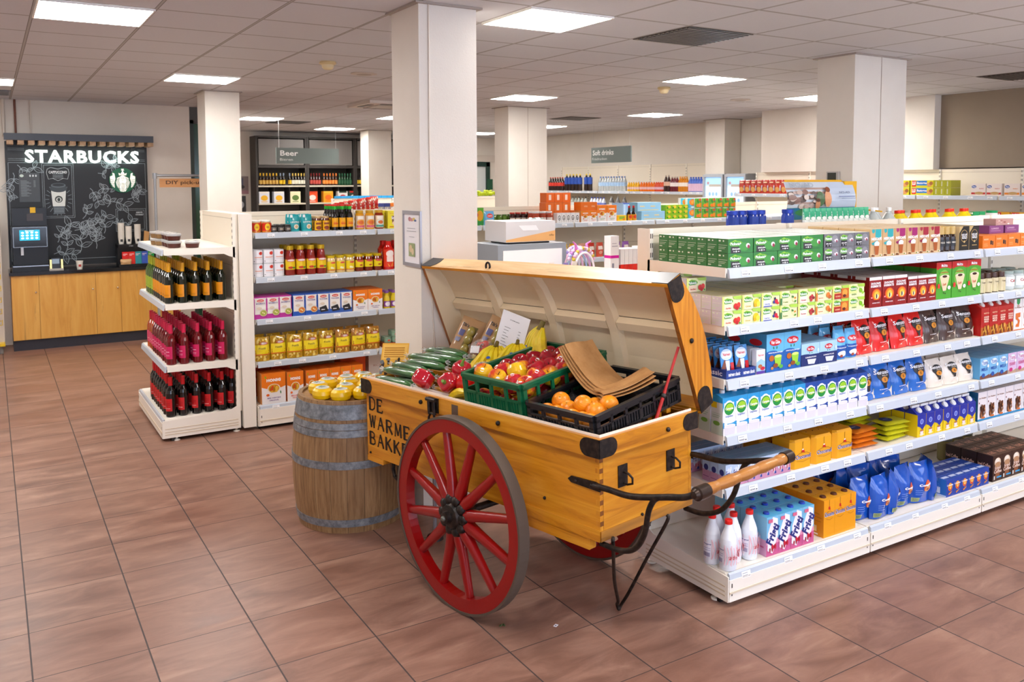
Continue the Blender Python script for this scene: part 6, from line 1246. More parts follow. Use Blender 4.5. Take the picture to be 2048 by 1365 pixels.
grid_put(hh2, 'tall orange and white pasta box', 'box', 'tall orange and white pasta boxes', [5.46, 5.59], [YF_-.02, 7.2], [1.641])
yb2 = pack('stock_box', .12, .08, .06, 'e8c01c', [R(.2, .3, .8, .8, '8ab03a'), E(.7, .3, .15, .2, 'd8801c')], 'f0d02c')
place(yb2, 5.735, YF_-.01, 1.641, 'small yellow stock cube box', 'box')
mg = jar('seasoning_bottle', .03, .16, '1c100c', 'c8201c', 'e8a81c', [E(.5, .6, .3, .3, 'd8401c')], capr=.012, prof=[(.028, 0), (.03, .005), (.03, .07), (.014, .1), (.012, .138)], lz=(.02, .42))
grid_put(mg, 'brown seasoning bottle with red tip', 'bottle', 'brown seasoning bottles', [5.84, 5.9], [YF_], [1.641])
lb_ = pack('cracker_box', .33, .14, .095, '9accea', [R(.1, .5, .3, .62, 'f0d8a0'), R(.55, .5, .75, .62, 'f0d8a0'), R(.1, .1, .9, .18, 'e8c878')], '8ac0e0', '78b4da')
place(lb_, 6.16, YF_-.02, 1.641, 'light blue cracker box, bottom of the stack', 'box', 'light blue cracker boxes'); place(lb_, 6.12, YF_, 1.737, 'light blue cracker box, top of the stack', 'box', 'light blue cracker boxes')
cl_ = pack('cracker_box', .05, .2, .18, 'a8c8e8', [R(.3, .1, .5, .9, 'dfeaf6'), R(.0, .95, 1, 1, '2a4ab0')], '2a4ab0', '90b8e0')
grid_put(cl_, 'upright pale blue box with dark blue top', 'box', 'upright pale blue boxes', [5.97, 6.025, 6.08], [7.36], [1.641])
lg = pack('fruit_cup', .08, .08, .052, '8ac01c', [E(.6, .6, .3, .3, 'e8c83a'), E(.3, .4, .15, .2, '3c8a2c')], 'a8d03a')
grid_put(lg, 'lime green fruit cup', 'cup', 'lime green fruit cups', [6.38, 6.462, 6.544, 6.626], [YF_-.02], [1.641, 1.694, 1.747])
pe = jar('tin_can', .05, .115, 'e0e0e0', None, '4ab4d8', [E(.5, .6, .34, .34, 'e8821c'), E(.55, .6, .2, .22, 'f0a840'), E(.6, .1, .3, .08, 'e8f4f8')], prof=[(.048, 0), (.05, .003), (.05, .112), (.047, .115), (0, .112)], lz=(.03, .97))
grid_put(pe, 'blue peach tin', 'can', 'blue peach tins', [6.725], [YF_+.02, YF_+.13], [1.641, 1.757])
an = jar('tin_can', .05, .115, 'e0e0e0', None, '6aa83a', [leaf(.3, .7, .3, '2c7a2c', .5), E(.55, .84, .18, .12, 'e0603a'), E(.6, .3, .25, .24, 'f0a01c'), E(.3, .25, .15, .16, 'e8701c'), leaf(.8, .6, .2, '3c9a3c', -.5)], prof=[(.048, 0), (.05, .003), (.05, .112), (.047, .115), (0, .112)], lz=(.03, .97))
grid_put(an, 'green pineapple tin', 'can', 'green pineapple tins', [6.835+.108*i for i in range(6)], [YF_+.02, YF_+.13], [1.641, 1.757])
for i, (c, nm) in enumerate((('e0b81c', 'yellow'), ('d8a018', 'ochre'), ('d8a088', 'salmon'), ('c83020', 'red'), ('d0503a', 'brick red'), ('8a5aa8', 'purple'), ('a07ab8', 'lilac'), ('8a5aa8', 'second purple'))):
    b_ = pillow('spice_mix_bag', .1, .15, .04, c, [R(.2, .5, .8, .75, 'f0e4dc'), E(.5, .3, .25, .12, 'e8a890')]); place(b_, 5.0+.115*i, YF_+.02, 1.272, nm+' spice mix bag under the orange boxes', 'bag', None, .1)
# ---------------------------------------------------------------- coffee corner
SB = tag(empty('coffee_wall_panel', (0, 12.52, 0)), 'black chalkboard style coffee wall panel with botanical drawings', 'wall panel')
def CH(m_, art, x0, z0, w, h, y=12.5, rad=0):
    m_.art(art, w, h, lambda x, z, k: (x0+x, y-.0008*k-12.52, z0+z)); return m_
m = MB(); m.box(.2, 0, 1.0, 1.86, .06, 2.6, M('14181c', .4)); m.build('board', SB)
GR = '98a3aa'
def sprig(x, z, n, ln, ang, q):
    out = []; px_, pz = x, z
    for i in range(n):
        a = ang+q.uniform(-.9, .9); l_ = ln*q.uniform(.7, 1.2); nx, nz = px_+math.cos(a)*l_*.6, pz+math.sin(a)*l_*.6
        out.append(L([(px_, pz), ((px_+nx)/2+.01, (pz+nz)/2), (nx, nz)], .007, GR))
        for s_ in (-1, 1):
            b = a+s_*q.uniform(.5, 1.1); ll = l_*q.uniform(.6, 1); c, s__ = math.cos(b), math.sin(b); wd = ll*.24
            pts = [(nx+c*ll*t-s__*wd*w_, nz+s__*ll*t+c*wd*w_) for t, w_ in ((0, 0), (.25, .8), (.5, 1), (.8, .5), (1, 0), (.8, -.5), (.5, -1), (.25, -.8), (0, 0))]
            out.append(L(pts, .007, GR)); out.append(L([(nx, nz), (nx+c*ll*.8, nz+s__*ll*.8)], .003, GR))
        px_, pz = nx, nz; 
    return out
q = random.Random(11); art = []
for (x, z, n, ln, ang) in ((.28, 2.2, 4, .13, -1.4), (.33, 2.3, 3, .12, -.4), (1.25, 2.2, 4, .13, .2), (1.5, 1.98, 3, .12, -2.6), (1.15, 2.0, 4, .12, -.5), (1.35, 1.75, 3, .12, .4), (1.7, 2.1, 3, .12, -1.3), (.85, 1.2, 4, .13, 1.3), (1.0, 1.15, 4, .14, .9), (1.2, 1.2, 4, .14, 1.7), (1.15, 1.3, 4, .13, 1.4), (.75, 1.3, 3, .12, .5), (.95, 1.45, 3, .12, 0), (1.3, 1.4, 3, .13, 1.2), (.7, 1.15, 3, .12, .2), (1.05, 1.6, 2, .13, .9), (1.6, 1.85, 3, .11, .3), (1.32, 2.28, 3, .1, 0)): art += sprig(x, z, n, ln, ang, q)
def frame(x0, z0, x1, z1, c=GR): return [L([(x0, z0), (x1, z0)], .004, c), L([(x1, z0), (x1, z1)], .004, c), L([(x1, z1), (x0, z1)], .004, c), L([(x0, z1), (x0, z0)], .004, c)]
art += frame(.23, 1.08, 1.83, 2.33)
for zz in (2.36, 2.38, 2.49, 2.51): art += [L([(.23, zz), (.41, zz)], .003, GR), L([(1.74, zz), (1.83, zz)], .003, GR)]
m = MB(); m.art(art, 1, 1, lambda x, z, k: (x, -.004-.00001*k, z)); m.build('chalk_drawing', SB)
m = MB(); a = frame(.6, 1.62, .96, 2.32)+frame(.62, 1.64, .94, 2.30)
for i in range(22):
    b = 2*PI*i/22; a.append(L([(.78+.11*math.cos(b), 1.86+.15*math.sin(b)), (.78+.155*math.cos(b), 1.86+.21*math.sin(b))], .004, GR))
a += [L([(.66, 2.25), (.7, 2.27), (.78, 2.25), (.86, 2.27), (.9, 2.25), (.91, 2.2), (.89, 2.12), (.84, 2.13), (.78, 2.1), (.72, 2.13), (.67, 2.12), (.65, 2.2), (.66, 2.25)], .005, 'b8c0c4'), T('CAPPUCCINO', .78, 2.21, .21, .035, 'e0e4e6', 2)]+[R(.72, 2.185-.018*i, .84, 2.19-.018*i, '9aa4aa') for i in range(4)]
a += [Pg([(.70, 1.95), (.86, 1.95), (.84, 1.67), (.72, 1.67)], '5a646a'), Pg([(.695, 1.97), (.865, 1.97), (.85, 1.77), (.71, 1.77)], 'dfe4e0'), E(.78, 1.86, .045, .045, '2c3a34'), E(.78, 1.855, .03, .03, 'dfe4e0'), E(.78, 1.855, .018, .024, '2c3a34'), E(.78, 2.0, .1, .05, '3a4247'), E(.78, 2.04, .085, .03, '5a646a'), E(.78, 2.045, .07, .02, '20262a')]+[L([(.725, 1.7+.02*i), (.835, 1.7+.02*i)], .003, 'a8b0b4') for i in range(3)]
m.art(a, 1, 1, lambda x, z, k: (x, -.006-.0003*k, z)); m.build('cappuccino_poster', SB)
m = MB(); m.box(.34, -.012, 1.83, .57, -.005, 2.2, '4a5056'); a = [E(.14, .9, .1, .05, 'c8d8d0')]+[R(.08, .72-.04*i, .08+.1*(3+i % 3), .735-.04*i, '8a949a') for i in range(14)]+[R(.7, .72-.04*i, .8, .735-.04*i, '8a949a') for i in range(6)]+[E(.55+.14*i, .9, .04, .04, 'd0d8dc') for i in range(3)]
m.art(a, .23, .37, lambda x, z, k: (.34+x, -.0125-.0003*k, 1.83+z)); m.build('menu_board', SB)
m = MB(); a = frame(1.45, 1.42, 1.82, 1.72)+frame(1.47, 1.44, 1.80, 1.70)+sprig(1.6, 1.45, 2, .12, 1.3, q)+sprig(1.52, 1.46, 2, .11, 1.9, q)+[T('SERVE', 1.74, 1.67, .08, .02, 'd0d6da', 2), T('YOURSELF', 1.74, 1.64, .1, .02, 'd0d6da', 2)]
m.art(a, 1, 1, lambda x, z, k: (x, -.006-.0001*k, z)); m.build('small_chalk_frame', SB)
# round green siren-style emblem built from simple shapes
em = tag(empty('emblem_sign', (1.545, 12.49, 2.105)), 'round green and white crowned mermaid emblem on the coffee wall', 'sign')
G_ = M('0c5a3c', .4, emit=.25); WH = M('f2efe6', .4, emit=.55)
MB().prism([(.165*math.cos(2*PI*i/48), .165*math.sin(2*PI*i/48)) for i in range(48)], -.005, .022, G_, 'y').build('disc', em)
a = [E(0, -.01, .158, .125, WH)]
a = []
for s_ in (-1, 1):
    a += [Pg([(s_*.02, .055), (s_*.07, .03), (s_*.085, -.02), (s_*.07, -.09), (s_*.03, -.145), (0, -.155), (0, .02)][::s_], WH)]
    for k in range(3): a.append(L([(s_*(.035+.016*k), .04-.01*k), (s_*(.052+.014*k), -.01), (s_*(.034+.014*k), -.05), (s_*(.046+.012*k), -.09), (s_*(.03+.01*k), -.13+.006*k)], .006, G_))
    a += [Pg([(s_*.09, .02), (s_*.10, .09), (s_*.125, .10), (s_*.12, .065), (s_*.155, .05), (s_*.15, -.03), (s_*.12, -.09), (s_*.10, -.10), (s_*.105, -.04)][::s_], WH)]
    for k in range(5): a.append(L([(s_*(.106), .0-.022*k), (s_*.15, .01-.024*k)], .006, G_))
    a += [E(s_*.014, .03, .008, .004, G_)]
a += [E(0, .02, .036, .045, WH), E(-.013, .03, .007, .004, G_), E(.013, .03, .007, .004, G_), L([(0, .03), (-.003, .012), (.004, .010)], .003, G_), L([(-.01, -.003), (0, -.006), (.01, -.003)], .004, G_), Pg([(-.045, .065), (-.05, .1), (-.025, .085), (0, .13), (.025, .085), (.05, .1), (.045, .065)], WH), Pg([(0, .115), (.008, .13), (.022, .132), (.012, .142), (.015, .156), (0, .148), (-.015, .156), (-.012, .142), (-.022, .132), (-.008, .13)], WH), L([(-.045, .072), (.045, .072)], .004, G_), Pg([(-.02, -.03), (.02, -.03), (.03, -.15), (-.03, -.15)], WH)]
a += [L([(s_*(.004+.01*k), -.035), (s_*(.008+.012*k), -.08), (s_*(.004+.01*k), -.12), (s_*(.008+.01*k), -.15)], .004, G_) for k in range(2) for s_ in (-1, 1)]
m = MB().art(a, 1, 1, lambda x, z, k: (x, -.0055-.0002*k, z)); m.build('emblem_drawing', em)
# illuminated letters
ls = tag(empty('illuminated_sign', (1.08, 12.44, 2.41)), 'glowing white STARBUCKS letters above the coffee counter' if False else 'glowing white letter sign above the coffee counter', 'sign')
vs, fs = glyph('STARBUCKS', 1.35)
LWm = M('f4fff8', .4, emit=1.8); w_, h_ = 1.33, .165; m = MB()
m.add([(a_*w_, -.02, b_*h_) for a_, b_ in vs], fs, LWm)
edges = {}
for f in fs:
    for i in range(len(f)):
        e_ = (f[i], f[(i+1) % len(f)]); edges[e_] = edges.get(e_, 0)+1
be = [e_ for e_ in edges if (e_[1], e_[0]) not in edges]
vv = [(a_*w_, -.02, b_*h_) for a_, b_ in vs]; k = len(vv); m.add(vv+[(a_, .02, b_) for a_, _, b_ in vv], [(i, j, j+k, i+k) for i, j in be], LWm)
m.build('letters', ls)
for x in (-.5, .58): MB().tube([(x, .01, .06), (x, .01, .17)], .005, '30343a', 6).build('hanger', ls)
cn_ = tag(empty('canopy', (.19, 12.2, 2.6)), 'dark grey beam canopy with wooden joist ends above the coffee wall', 'canopy')
m = MB(); m.box(0, 0, 0, 1.71, .02, .085, M('454c57', .5)); m.box(0, .02, .075, 1.71, .385, .085, M('454c57', .5)); m.build('beam', cn_)
for i in range(15): MB().box(.03+.115*i, .021, -.05, .10+.115*i, .385, .07, wood('joist_wood', 1, '8a6a4c', 'b08c68', 'c4a27e', .5) if i == 0 else bpy.data.materials['joist_wood']).build('joist', cn_)
# counter
ct = tag(empty('coffee_counter', (.2, 12.03, 0)), 'orange wood counter unit with four doors and dark plinth', 'cabinet')
OW = wood('cabinet_wood', 2, 'c08430', 'd49c44', 'deac56', .4, .6, .1)
MB().box(0, .02, .13, 1.95, .55, .935, M('b5791f', .4)).build('body', ct); MB().box(0, .03, 0, 1.95, .5, .129, M('2c2b33', .5)).build('plinth', ct)
xs_ = [0, .295, .93, 1.22, 1.58, 1.95]
for i in range(5):
    d = MB().box(xs_[i]+.002, 0, .135, xs_[i+1]-.002, .019, .93, OW).build('door', ct, bevel=.002)
    if i != 3: MB().ball((xs_[i+1]-.035, -.012, .72), .012, M('d8d2c4', .25, .9), 12).build('knob', d)
o = MB().box(.18, 12.0, .937, 2.2, 12.59, .975, M('16171a', .12)).build('worktop', None, bevel=.003); tag(o, 'glossy black worktop on the orange wood counter', 'worktop')
# coffee machine
cmx = tag(empty('coffee_machine', (.2, 12.15, .976)), 'tall black self-service coffee machine with lit touch screen', 'coffee machine')
BLK = M('0a0b0d', .3); MB().box(.02, 0, 0, .42, .3, .07, BLK).build('base', cmx, bevel=.004); MB().box(.04, .12, .07, .42, .3, .78, BLK).build('body', cmx, bevel=.004)
MB().box(.02, -.04, .3, .42, .12, .56, BLK).build('head', cmx, bevel=.006); MB().box(.03, -.01, .055, .42, -.002, .068, M('9aa0a8', .25, .8)).build('drip_edge', cmx)
m = MB(); m.box(.04, -.055, .3, .41, -.042, .55, M('8f979f', .3, .6)); m.box(.047, -.057, .307, .403, -.055, .543, M('101318', .1)); sb = m.build('screen_bezel', cmx)
m = MB(); m.art([R(0, 0, 1, 1, M('1e8fa8', .3, emit=1.2)), T('Maak uw keuze', .5, .92, .4, .08, M('ffffff', .3, emit=1.5))]+[E(.15+.23*i, .74-.26*j, .07, .08, M('e8f4f4', .3, emit=1.2)) for i in range(4) for j in range(3)], .22, .13, lambda x, z, k: (.11+x, -.0575-.0004*k, .385+z)); m.build('touch_screen', sb)
MB().box(.12, .0, .2, .15, .04, .3, M('b8b4ae', .3, .6)).build('spout', cmx); MB().box(.24, .115, .72, .30, .119, .79, 'e0b01c').build('sticker', cmx); MB().box(.2, .1, .62, .38, .12, .71, M('3a3230', .3)).build('bean_window', cmx)
# card reader and cup
e = tag(empty('card_terminal', (.69, 12.1, .976)), 'small card payment terminal on the worktop', 'card terminal'); MB().box(-.07, 0, 0, .09, .12, .02, 'b8b2ac').build('stand', e); MB().box(-.04, .02, .02, .05, .08, .15, M('30343c', .3)).build('reader', e, bevel=.004); MB().box(-.035, .018, .08, .045, .0195, .14, M('7f8fa0', .3, emit=.3)).build('display', e)
for x in (-.06, .065): MB().box(x, .03, .02, x+.02, .06, .13, M('f6e9a8', .4, emit=.5)).build('light_strip', e)
def cup(nm, r, h, c, lab=None):
    m = MB().lathe([(r*.72, 0), (r, h), (r*1.06, h), (r*.95, h-.004), (r*.68, .004), (0, .004)], c, 18); o = m.build(nm)
    if lab: l = MB(); f = wrap(.03, r*.86); l.art([R(0, 0, 1, 1, lab)], .03, .03, lambda x, z, k: f(x, z+h*.3, k)); l.build('print', o)
    return o
tag(place(cup('paper_cup', .042, .105, 'e4e0d6', 'b03a2c'), .96, 12.1, .976, 'x'), 'single white paper cup on the worktop below the chalkboard', 'cup')
cr = tag(empty('cup_stand', (1.42, 12.1, .976)), 'black stand with paper cups above a row of coloured pouches', 'cup stand')
MB().box(0, 0, 0, .5, .3, .03, BLK).build('base', cr); MB().box(0, .1, .03, .5, .3, .27, BLK).build('back', cr); MB().box(0, 0, .25, .5, .3, .29, BLK).build('shelf', cr); m = MB()
m.art([T('Cups', .3, .5, .1, .4, 'c0c4c8'), T('Lids', .7, .5, .1, .4, 'c0c4c8')], .5, .04, lambda x, z, k: (x, -.0005*k, .25+z)); m.build('shelf_print', cr)
for i, (c, nm) in enumerate((('d8201c', 'red, left'), ('dc2a20', 'second red'), ('2a8f9a', 'teal'), ('3a5ab8', 'blue'), ('1f9a48', 'green'))):
    o = pack('sachet_box', .075, .05, .16, c, [R(.1, .8, .8, .84, 'f0d0d0'), R(.1, .7, .5, .73, 'f0e0e0')], c); place(o, 1.50+.078*i, 12.11, 1.008, nm+' sachet box in the cup stand', 'box', 'coloured sachet boxes')
sc_ = cup('paper_cup', .04, .1, 'e8e4da', '3a3a3a')
for i, (x, n) in enumerate(((1.47, 9), (1.56, 7), (1.67, 8))):
    for k in range(n): place(sc_, x, 12.22, 1.268+.022*k, 'white paper cup, %s from the bottom of the %s stack' % (ORD[k], ('left', 'middle', 'right')[i]), 'cup', 'stacked white paper cups')
ld = MB().lathe([(.042, 0), (.045, .004), (.036, .02), (0, .02)], 'f2efe8', 18).build('cup_lid')
lst = tag(empty('stack_of_lids', (1.86, 12.22, 1.268)), 'stack of white plastic cup lids at the right of the cups', 'cup lids')
for k in range(6):
    l_ = ld if k == 0 else ld.copy(); l_.location = (0, 0, .015*k); l_.parent = lst
    if k: C.objects.link(l_)
o = MB().prism([(-.03, 0), (.03, 0), (.045, .15), (-.015, .17)], -.02, .02, 'c8965a', 'y').build('stirrer_box', None, (1.765, 12.2, 1.268)); tag(o, 'tilted tan cardboard box of stirrers among the cups', 'box')
nap = pillow('napkin_bag', .13, .07, .05, 'c8a070', []); place(nap, 1.50, 12.08, 1.008, 'small tan paper napkin holder on the stand base', 'napkin holder'); 
o = MB().ball((0, 0, .02), .03, '9acc1c', 8, (1.3, .8, .6)).build('lime_packet', None, (1.9, 12.05, .985)); tag(o, 'lime green packet at the right end of the worktop', 'packet')
# pipe frame sign
pf_ = tag(empty('pipe_stand', (1.80, 11.55, 0)), 'grey steel pipe frame standing right of the coffee wall', 'frame'); PI_ = M('a5a8ac', .35, .6)
MB().tube([(0, 0, .02), (0, 0, 2.14)], .017, PI_, 10).build('post', pf_); MB().tube([(0, 0, 2.16), (.9, 0, 2.16)], .017, PI_, 10).build('top_bar', pf_); MB().tube([(.9, 0, .02), (.9, 0, 2.14)], .017, PI_, 10).build('post', pf_)
MB().lathe([(.03, 2.12), (.03, 2.19), (0, 2.19)], PI_, 12).build('elbow', pf_)
for x in (0, .9): MB().lathe([(.05, 0), (.05, .01), (.02, .02)], PI_, 14).build('base_flange', pf_, (x, 0, 0))
m = MB(); m.box(.05, -.03, 2.01, .88, -.021, 2.12, wood('sign_plank', 0, 'a8703c', 'c48a54', 'd09a64', .5, 1, .2)); m.art([T('DIY pick-up point', .5, .5, .82, .55, '4a2a14', 1)], .83, .11, lambda x, z, k: (.05+x, -.0305-.0004*k, 2.01+z)); o = m.build('hanging_plank', None, (1.80, 11.55, 0)); tag(o, 'small wooden plank sign reading DIY pick-up point', 'sign')
# yellow wire display at the left edge
yw = tag(empty('wire_rack', (-.14, 12.0, 0)), 'yellow wire display rack cut by the left picture edge', 'rack'); YM = M('dcb818', .4)
MB().box(-.2, .06, .12, .25, .09, 1.9, 'c9beb2').build('back_board', yw); MB().box(-.2, -.1, .1, .25, .06, .13, YM).build('base_tray', yw)
for k in range(11):
    z = .35+.14*k; MB().tube([(.23, .05, z+.05), (.23, -.02, z), (.1, -.08, z-.01), (-.05, -.08, z), (.22, -.02, z+.05), (.1, .0, z+.08)], .004, YM, 6).build('wire_hook', yw)
for x in (-.15, .2): MB().lathe([(0, 0), (.03, .0), (.03, .05), (.01, .1), (0, .1)], M('8a8a88', .4), 10).build('castor', yw, (x, 0, 0))
# ---------------------------------------------------------------- hanging department signs
def hsign(x0, y0, x1, y1, z0, z1, t1, t2, lb):
    dx, dy = x1-x0, y1-y0; ln = math.hypot(dx, dy); e = tag(empty('hanging_sign', (x0, y0, 0), math.atan2(dy, dx)), lb, 'sign')
    m = MB(); m.box(0, -.012, z0, ln, .012, z1, M('6c7875', .45)); m.art([T(t1, .2 if t1 == 'Beer' else .31, .66, .28 if t1 == 'Beer' else .54, .34, 'f4f6f4', 1), T(t2, .155 if t1 == 'Beer' else .22, .26, .2 if t1 == 'Beer' else .38, .16, 'e8ecea', 0)], ln, z1-z0, lambda x, z, k: (x, -.0125-.0006*k, z0+z)); m.build('board', e)
    for x in (.05, ln-.05): MB().tube([(x, 0, z1), (x, 0, ZC-.002)], .002, 'c8c8c8', 4).build('wire', e)
hsign(4.05, 14.0, 5.12, 14.0, 2.385, 2.645, 'Beer', 'Bieren', 'grey-green hanging sign reading Beer at the back'); hsign(9.5, 12.68, 9.5, 11.55, 2.41, 2.69, 'Soft drinks', 'Frisdranken', 'grey-green hanging sign reading Soft drinks')
# ---------------------------------------------------------------- beer cabinets
BD = M('36322f', .5)
def bprof(c, cap, lab, nm, h=.25):
    o = MB().lathe([(.03, 0), (.032, .006), (.032, .13), (.014, .18), (.013, h-.01)], M(c, .15), 12).build('beer_bottle')
    MB().lathe([(.0145, h*.78), (.0145, h), (0, h)], M(cap, .3), 10).build('neck_foil', o); MB().lathe([(.033, .03), (.033, .11)], M(lab, .4), 12, False).build('label', o); return o
BB = [(bprof('2a1608', 'e0b01c', 'c8a04a', 0), 'gold-necked beer bottle with tan label'), (bprof('1a120c', '8a9ab0', 'e0b81c', 0), 'silver-necked beer bottle with yellow label'), (bprof('1c1208', 'd8b85a', 'e0dcc8', 0), 'beer bottle with round cream label'), (bprof('3a1210', '7a1c1c', 'b84a40', 0), 'small beer bottle with red label'), (bprof('3a1a0a', 'd8742a', 'e88a3a', 0), 'beer bottle with orange label'), (bprof('0c3a1c', '2a6a4a', '2a5a3c', 0), 'green beer bottle'), (bprof('1c1410', '2a2420', 'e8c01c', 0), 'dark beer bottle with bright yellow label'), (bprof('2a2a30', 'd8d8e0', 'd8d8e4', 0), 'white-labelled beer bottle')]
CELLS = [(0, 6, .085), (1, 2, .6), (1, 1, .8), (2, 5, .9)]
for u in range(4):
    x0 = 4.6+1.05*u; e = tag(empty('beer_cabinet', (x0, 17.3, 0)), 'dark grey beer cabinet'+rank(u, 4)+' under the solid upper panel', 'cabinet', 'dark beer cabinets at the back')
    MB().box(0, .02, 0, .04, .46, 3.02, BD).build('side_panel', e); MB().box(1.005, .02, 0, 1.045, .46, 3.02, BD).build('side_panel', e); MB().box(.04, .44, 0, 1.005, .46, 3.02, M('4a4642', .6)).build('back_panel', e)
    MB().box(.04, .0, 2.98, 1.005, .44, 3.02, BD).build('top_rail', e); MB().box(.06, .03, 2.44, .985, .05, 2.96, M('77726e', .35)).build('upper_panel', e, bevel=.006); MB().box(.04, .02, 2.38, 1.005, .44, 2.43, BD).build('mid_rail', e)
    for z in (2.02, 1.66, 1.3, .9): 
        s_ = MB().box(.041, .02, z-.03, 1.004, .44, z, M('cfc8b4', .5)).build('shelf', e)
    for x in (.36, .68): MB().box(x, .05, 1.661, x+.012, .44, 1.985, BD).build('divider', e)
def bat(p, n, x0, dx, z, y, lb):
    for i in range(n): place(p, x0+dx*i, y, z, lb+rank(i, n), 'bottle', lb+'s in the beer cabinets')
bat(BB[0][0], 6, 4.69, .066, 2.021, 17.36, BB[0][1]); bat(BB[1][0], 2, 5.1, .065, 2.021, 17.36, BB[1][1]); bat(BB[1][0], 1, 5.29, .065, 2.021, 17.36, 'single '+BB[1][1]); bat(BB[2][0], 5, 5.355, .06, 2.021, 17.36, BB[2][1])
bat(BB[3][0], 4, 5.74, .06, 2.021, 17.36, BB[3][1]); bat(BB[4][0], 5, 6.02, .066, 2.021, 17.36, BB[4][1]); bat(BB[5][0], 5, 6.36, .06, 2.021, 17.36, BB[5][1]); bat(BB[6][0], 5, 6.75, .07, 2.021, 17.36, BB[6][1]); bat(BB[7][0], 6, 7.8, .075, 2.021, 17.36, BB[7][1]); bat(BB[6][0], 4, 8.4, .075, 2.021, 17.36, 'far '+BB[6][1])
def sixp(base, pic, top, nm): 
    return pack('beer_pack', .21, .14, .235, base, [E(.5, .45, .34, .24, pic), R(.1, .85, .9, 1, top), R(.2, .1, .8, .16, pic)], top)
SX = [('d8dce4', 'e8b01c', 'e8e4d8', 'pale', 4.76), ('d8dce4', 'e8b01c', 'e8e4d8', 'second pale', 5.06), ('e8e4b8', '5a7a3a', 'f0e8c0', 'cream green', 5.4), ('e8501c', 'e8dcd0', 'c83a14', 'orange-red', 5.76), ('eea01c', 'e86a1c', 'f0b83a', 'orange', 6.1), ('e8e4e0', 'c8302c', '2a3a2c', 'white red', 6.42), ('3a4a3c', 'e0e0dc', 'c8302c', 'dark green', 6.66), ('e8d81c', '3a3a2c', 'e8e0a0', 'yellow', 7.9)]
for c, pc, tp, nm, x in SX: place(sixp(c, pc, tp, nm), x, 17.34, 1.661, nm+' multipack of beer on the second cabinet shelf', 'beer pack')
can_ = jar('beer_can', .036, .13, 'e8a03c', None, 'f0d8a0', [E(.5, .5, .3, .3, 'e8b860')], prof=[(.03, 0), (.036, .01), (.036, .12), (.03, .13), (0, .13)], lz=(.1, .9))
for i in range(9): place(can_, 4.72+.13*i, 17.36, 1.301, 'orange beer can on the third cabinet shelf'+rank(i, 9), 'can', 'orange beer cans in the cabinets')
for z, c, w_, nm in ((1.85, '8a7a78', .26, 'upper framed city poster behind the left column'), (1.45, '3c3c40', .2, 'lower dark poster with pale disc behind the left column')):
    m = MB(); m.box(0, 0, 0, w_, .012, .36, c); m.art([R(0, 0, 1, .2, 'a87a84'), R(.4, .3, .6, .9, '5a5a70'), E(.5, .4, .2, .1, '302a2c')] if z > 1.6 else [E(.5, .5, .32, .2, 'b8bcc4')], w_, .36, front(w_, 0) if False else (lambda x, zz, k: (x, -.0006*k, zz)))
    o = m.build('poster', None, (4.3, 17.775, z)); tag(o, nm, 'poster')
# ---------------------------------------------------------------- far snack run items
bl = MB().box(0, 0, 0, .1, .06, .04, '2a9ad8').build('blue_box')
for i in range(14): place(bl, 5.02+.105*i, 13.92, 1.801, 'small blue box on top of the far run'+rank(i, 14), 'box', 'small blue boxes on the far run')
for i, (c, c2) in enumerate((('e8742a', 'f0e8e0'), ('3a4a8a', 'a8a8a0'), ('2f3f80', 'a0a0a0'), ('e8802c', 'f0e8e0'), ('2a4a90', 'f0a83a'))):
    o = pack('snack_box', .105, .1, .12, c, [R(.05, .05, .95, .5, c2)]+splash(.5, .3, .4, .2, ['8a8a7a', 'e8e0c8'], 6, .08)); place(o, 5.5+.11*i, 13.35, 1.601, ('orange', 'navy', 'second navy', 'second orange', 'blue and orange')[i]+' snack box on the far run', 'box')
chb = pillow('crisp_bag', .16, .2, .08, 'd03020', splash(.5, .5, .4, .4, ['f0d8c0', 'e8a86a', 'f4ece8', 'c8201c'], 22, .07, 3))
for i in range(9): place(chb, 4.72+.075*i, 12.95-.02*(i % 2), 1.55+.012*i, 'red and white crisp bag in the far heap'+rank(i, 9), 'bag', 'red and white crisp bags', .2)
o = tag(MB().box(4.62, 12.8, 0, 5.5, 13.06, 1.548, M('c8b89c', .6)).build('display_table'), 'plain cream display block under the crisp bags', 'display')
# ---------------------------------------------------------------- soft drinks wall (fronts face -x)
def pet(c, cap, lab, h, r, lab2=None, trans=0, lz=(.35, .6)):
    o = MB().lathe([(r*.8, 0), (r, .015), (r, h*.6), (r*.85, h*.7), (r*.4, h*.88), (r*.32, h*.93)], M(c, .1, trans=trans), 12).build('soft_drink_bottle')
    MB().lathe([(r*.36, h*.92), (r*.36, h), (0, h)], M(cap, .3), 10).build('cap', o); MB().lathe([(r*1.02, h*lz[0]), (r*1.02, h*lz[1])], M(lab, .4), 12, False).build('label', o); return o
def wrow(p, n, y0, y1, z, lb, x=10.53): 
    for i in range(n): place(p, x, y0+(y1-y0)*(i+.5)/n, z, lb+rank(i, n), 'bottle', lb+'s on the wall shelf')
wrow(pet('2a1210', 'c8301c', 'd83a2c', .29, .045), 6, 15.6, 15.05, 1.886, 'cola bottle with red label'); pp_ = pet('2a1814', 'e8c81c', '2a52b0', .35, .05, lz=(.4, .8)); wrow(pp_, 5, 15.0, 14.4, 1.886, 'tall cola bottle with blue label'); wrow(pp_, 2, 14.3, 14.05, 1.886, 'separate tall cola bottle with blue label')
wrow(pet('dfe8ee', '3a6ab8', 'a8c8e8', .29, .045, trans=.6), 10, 13.8, 12.95, 1.886, 'clear water bottle with blue cap')
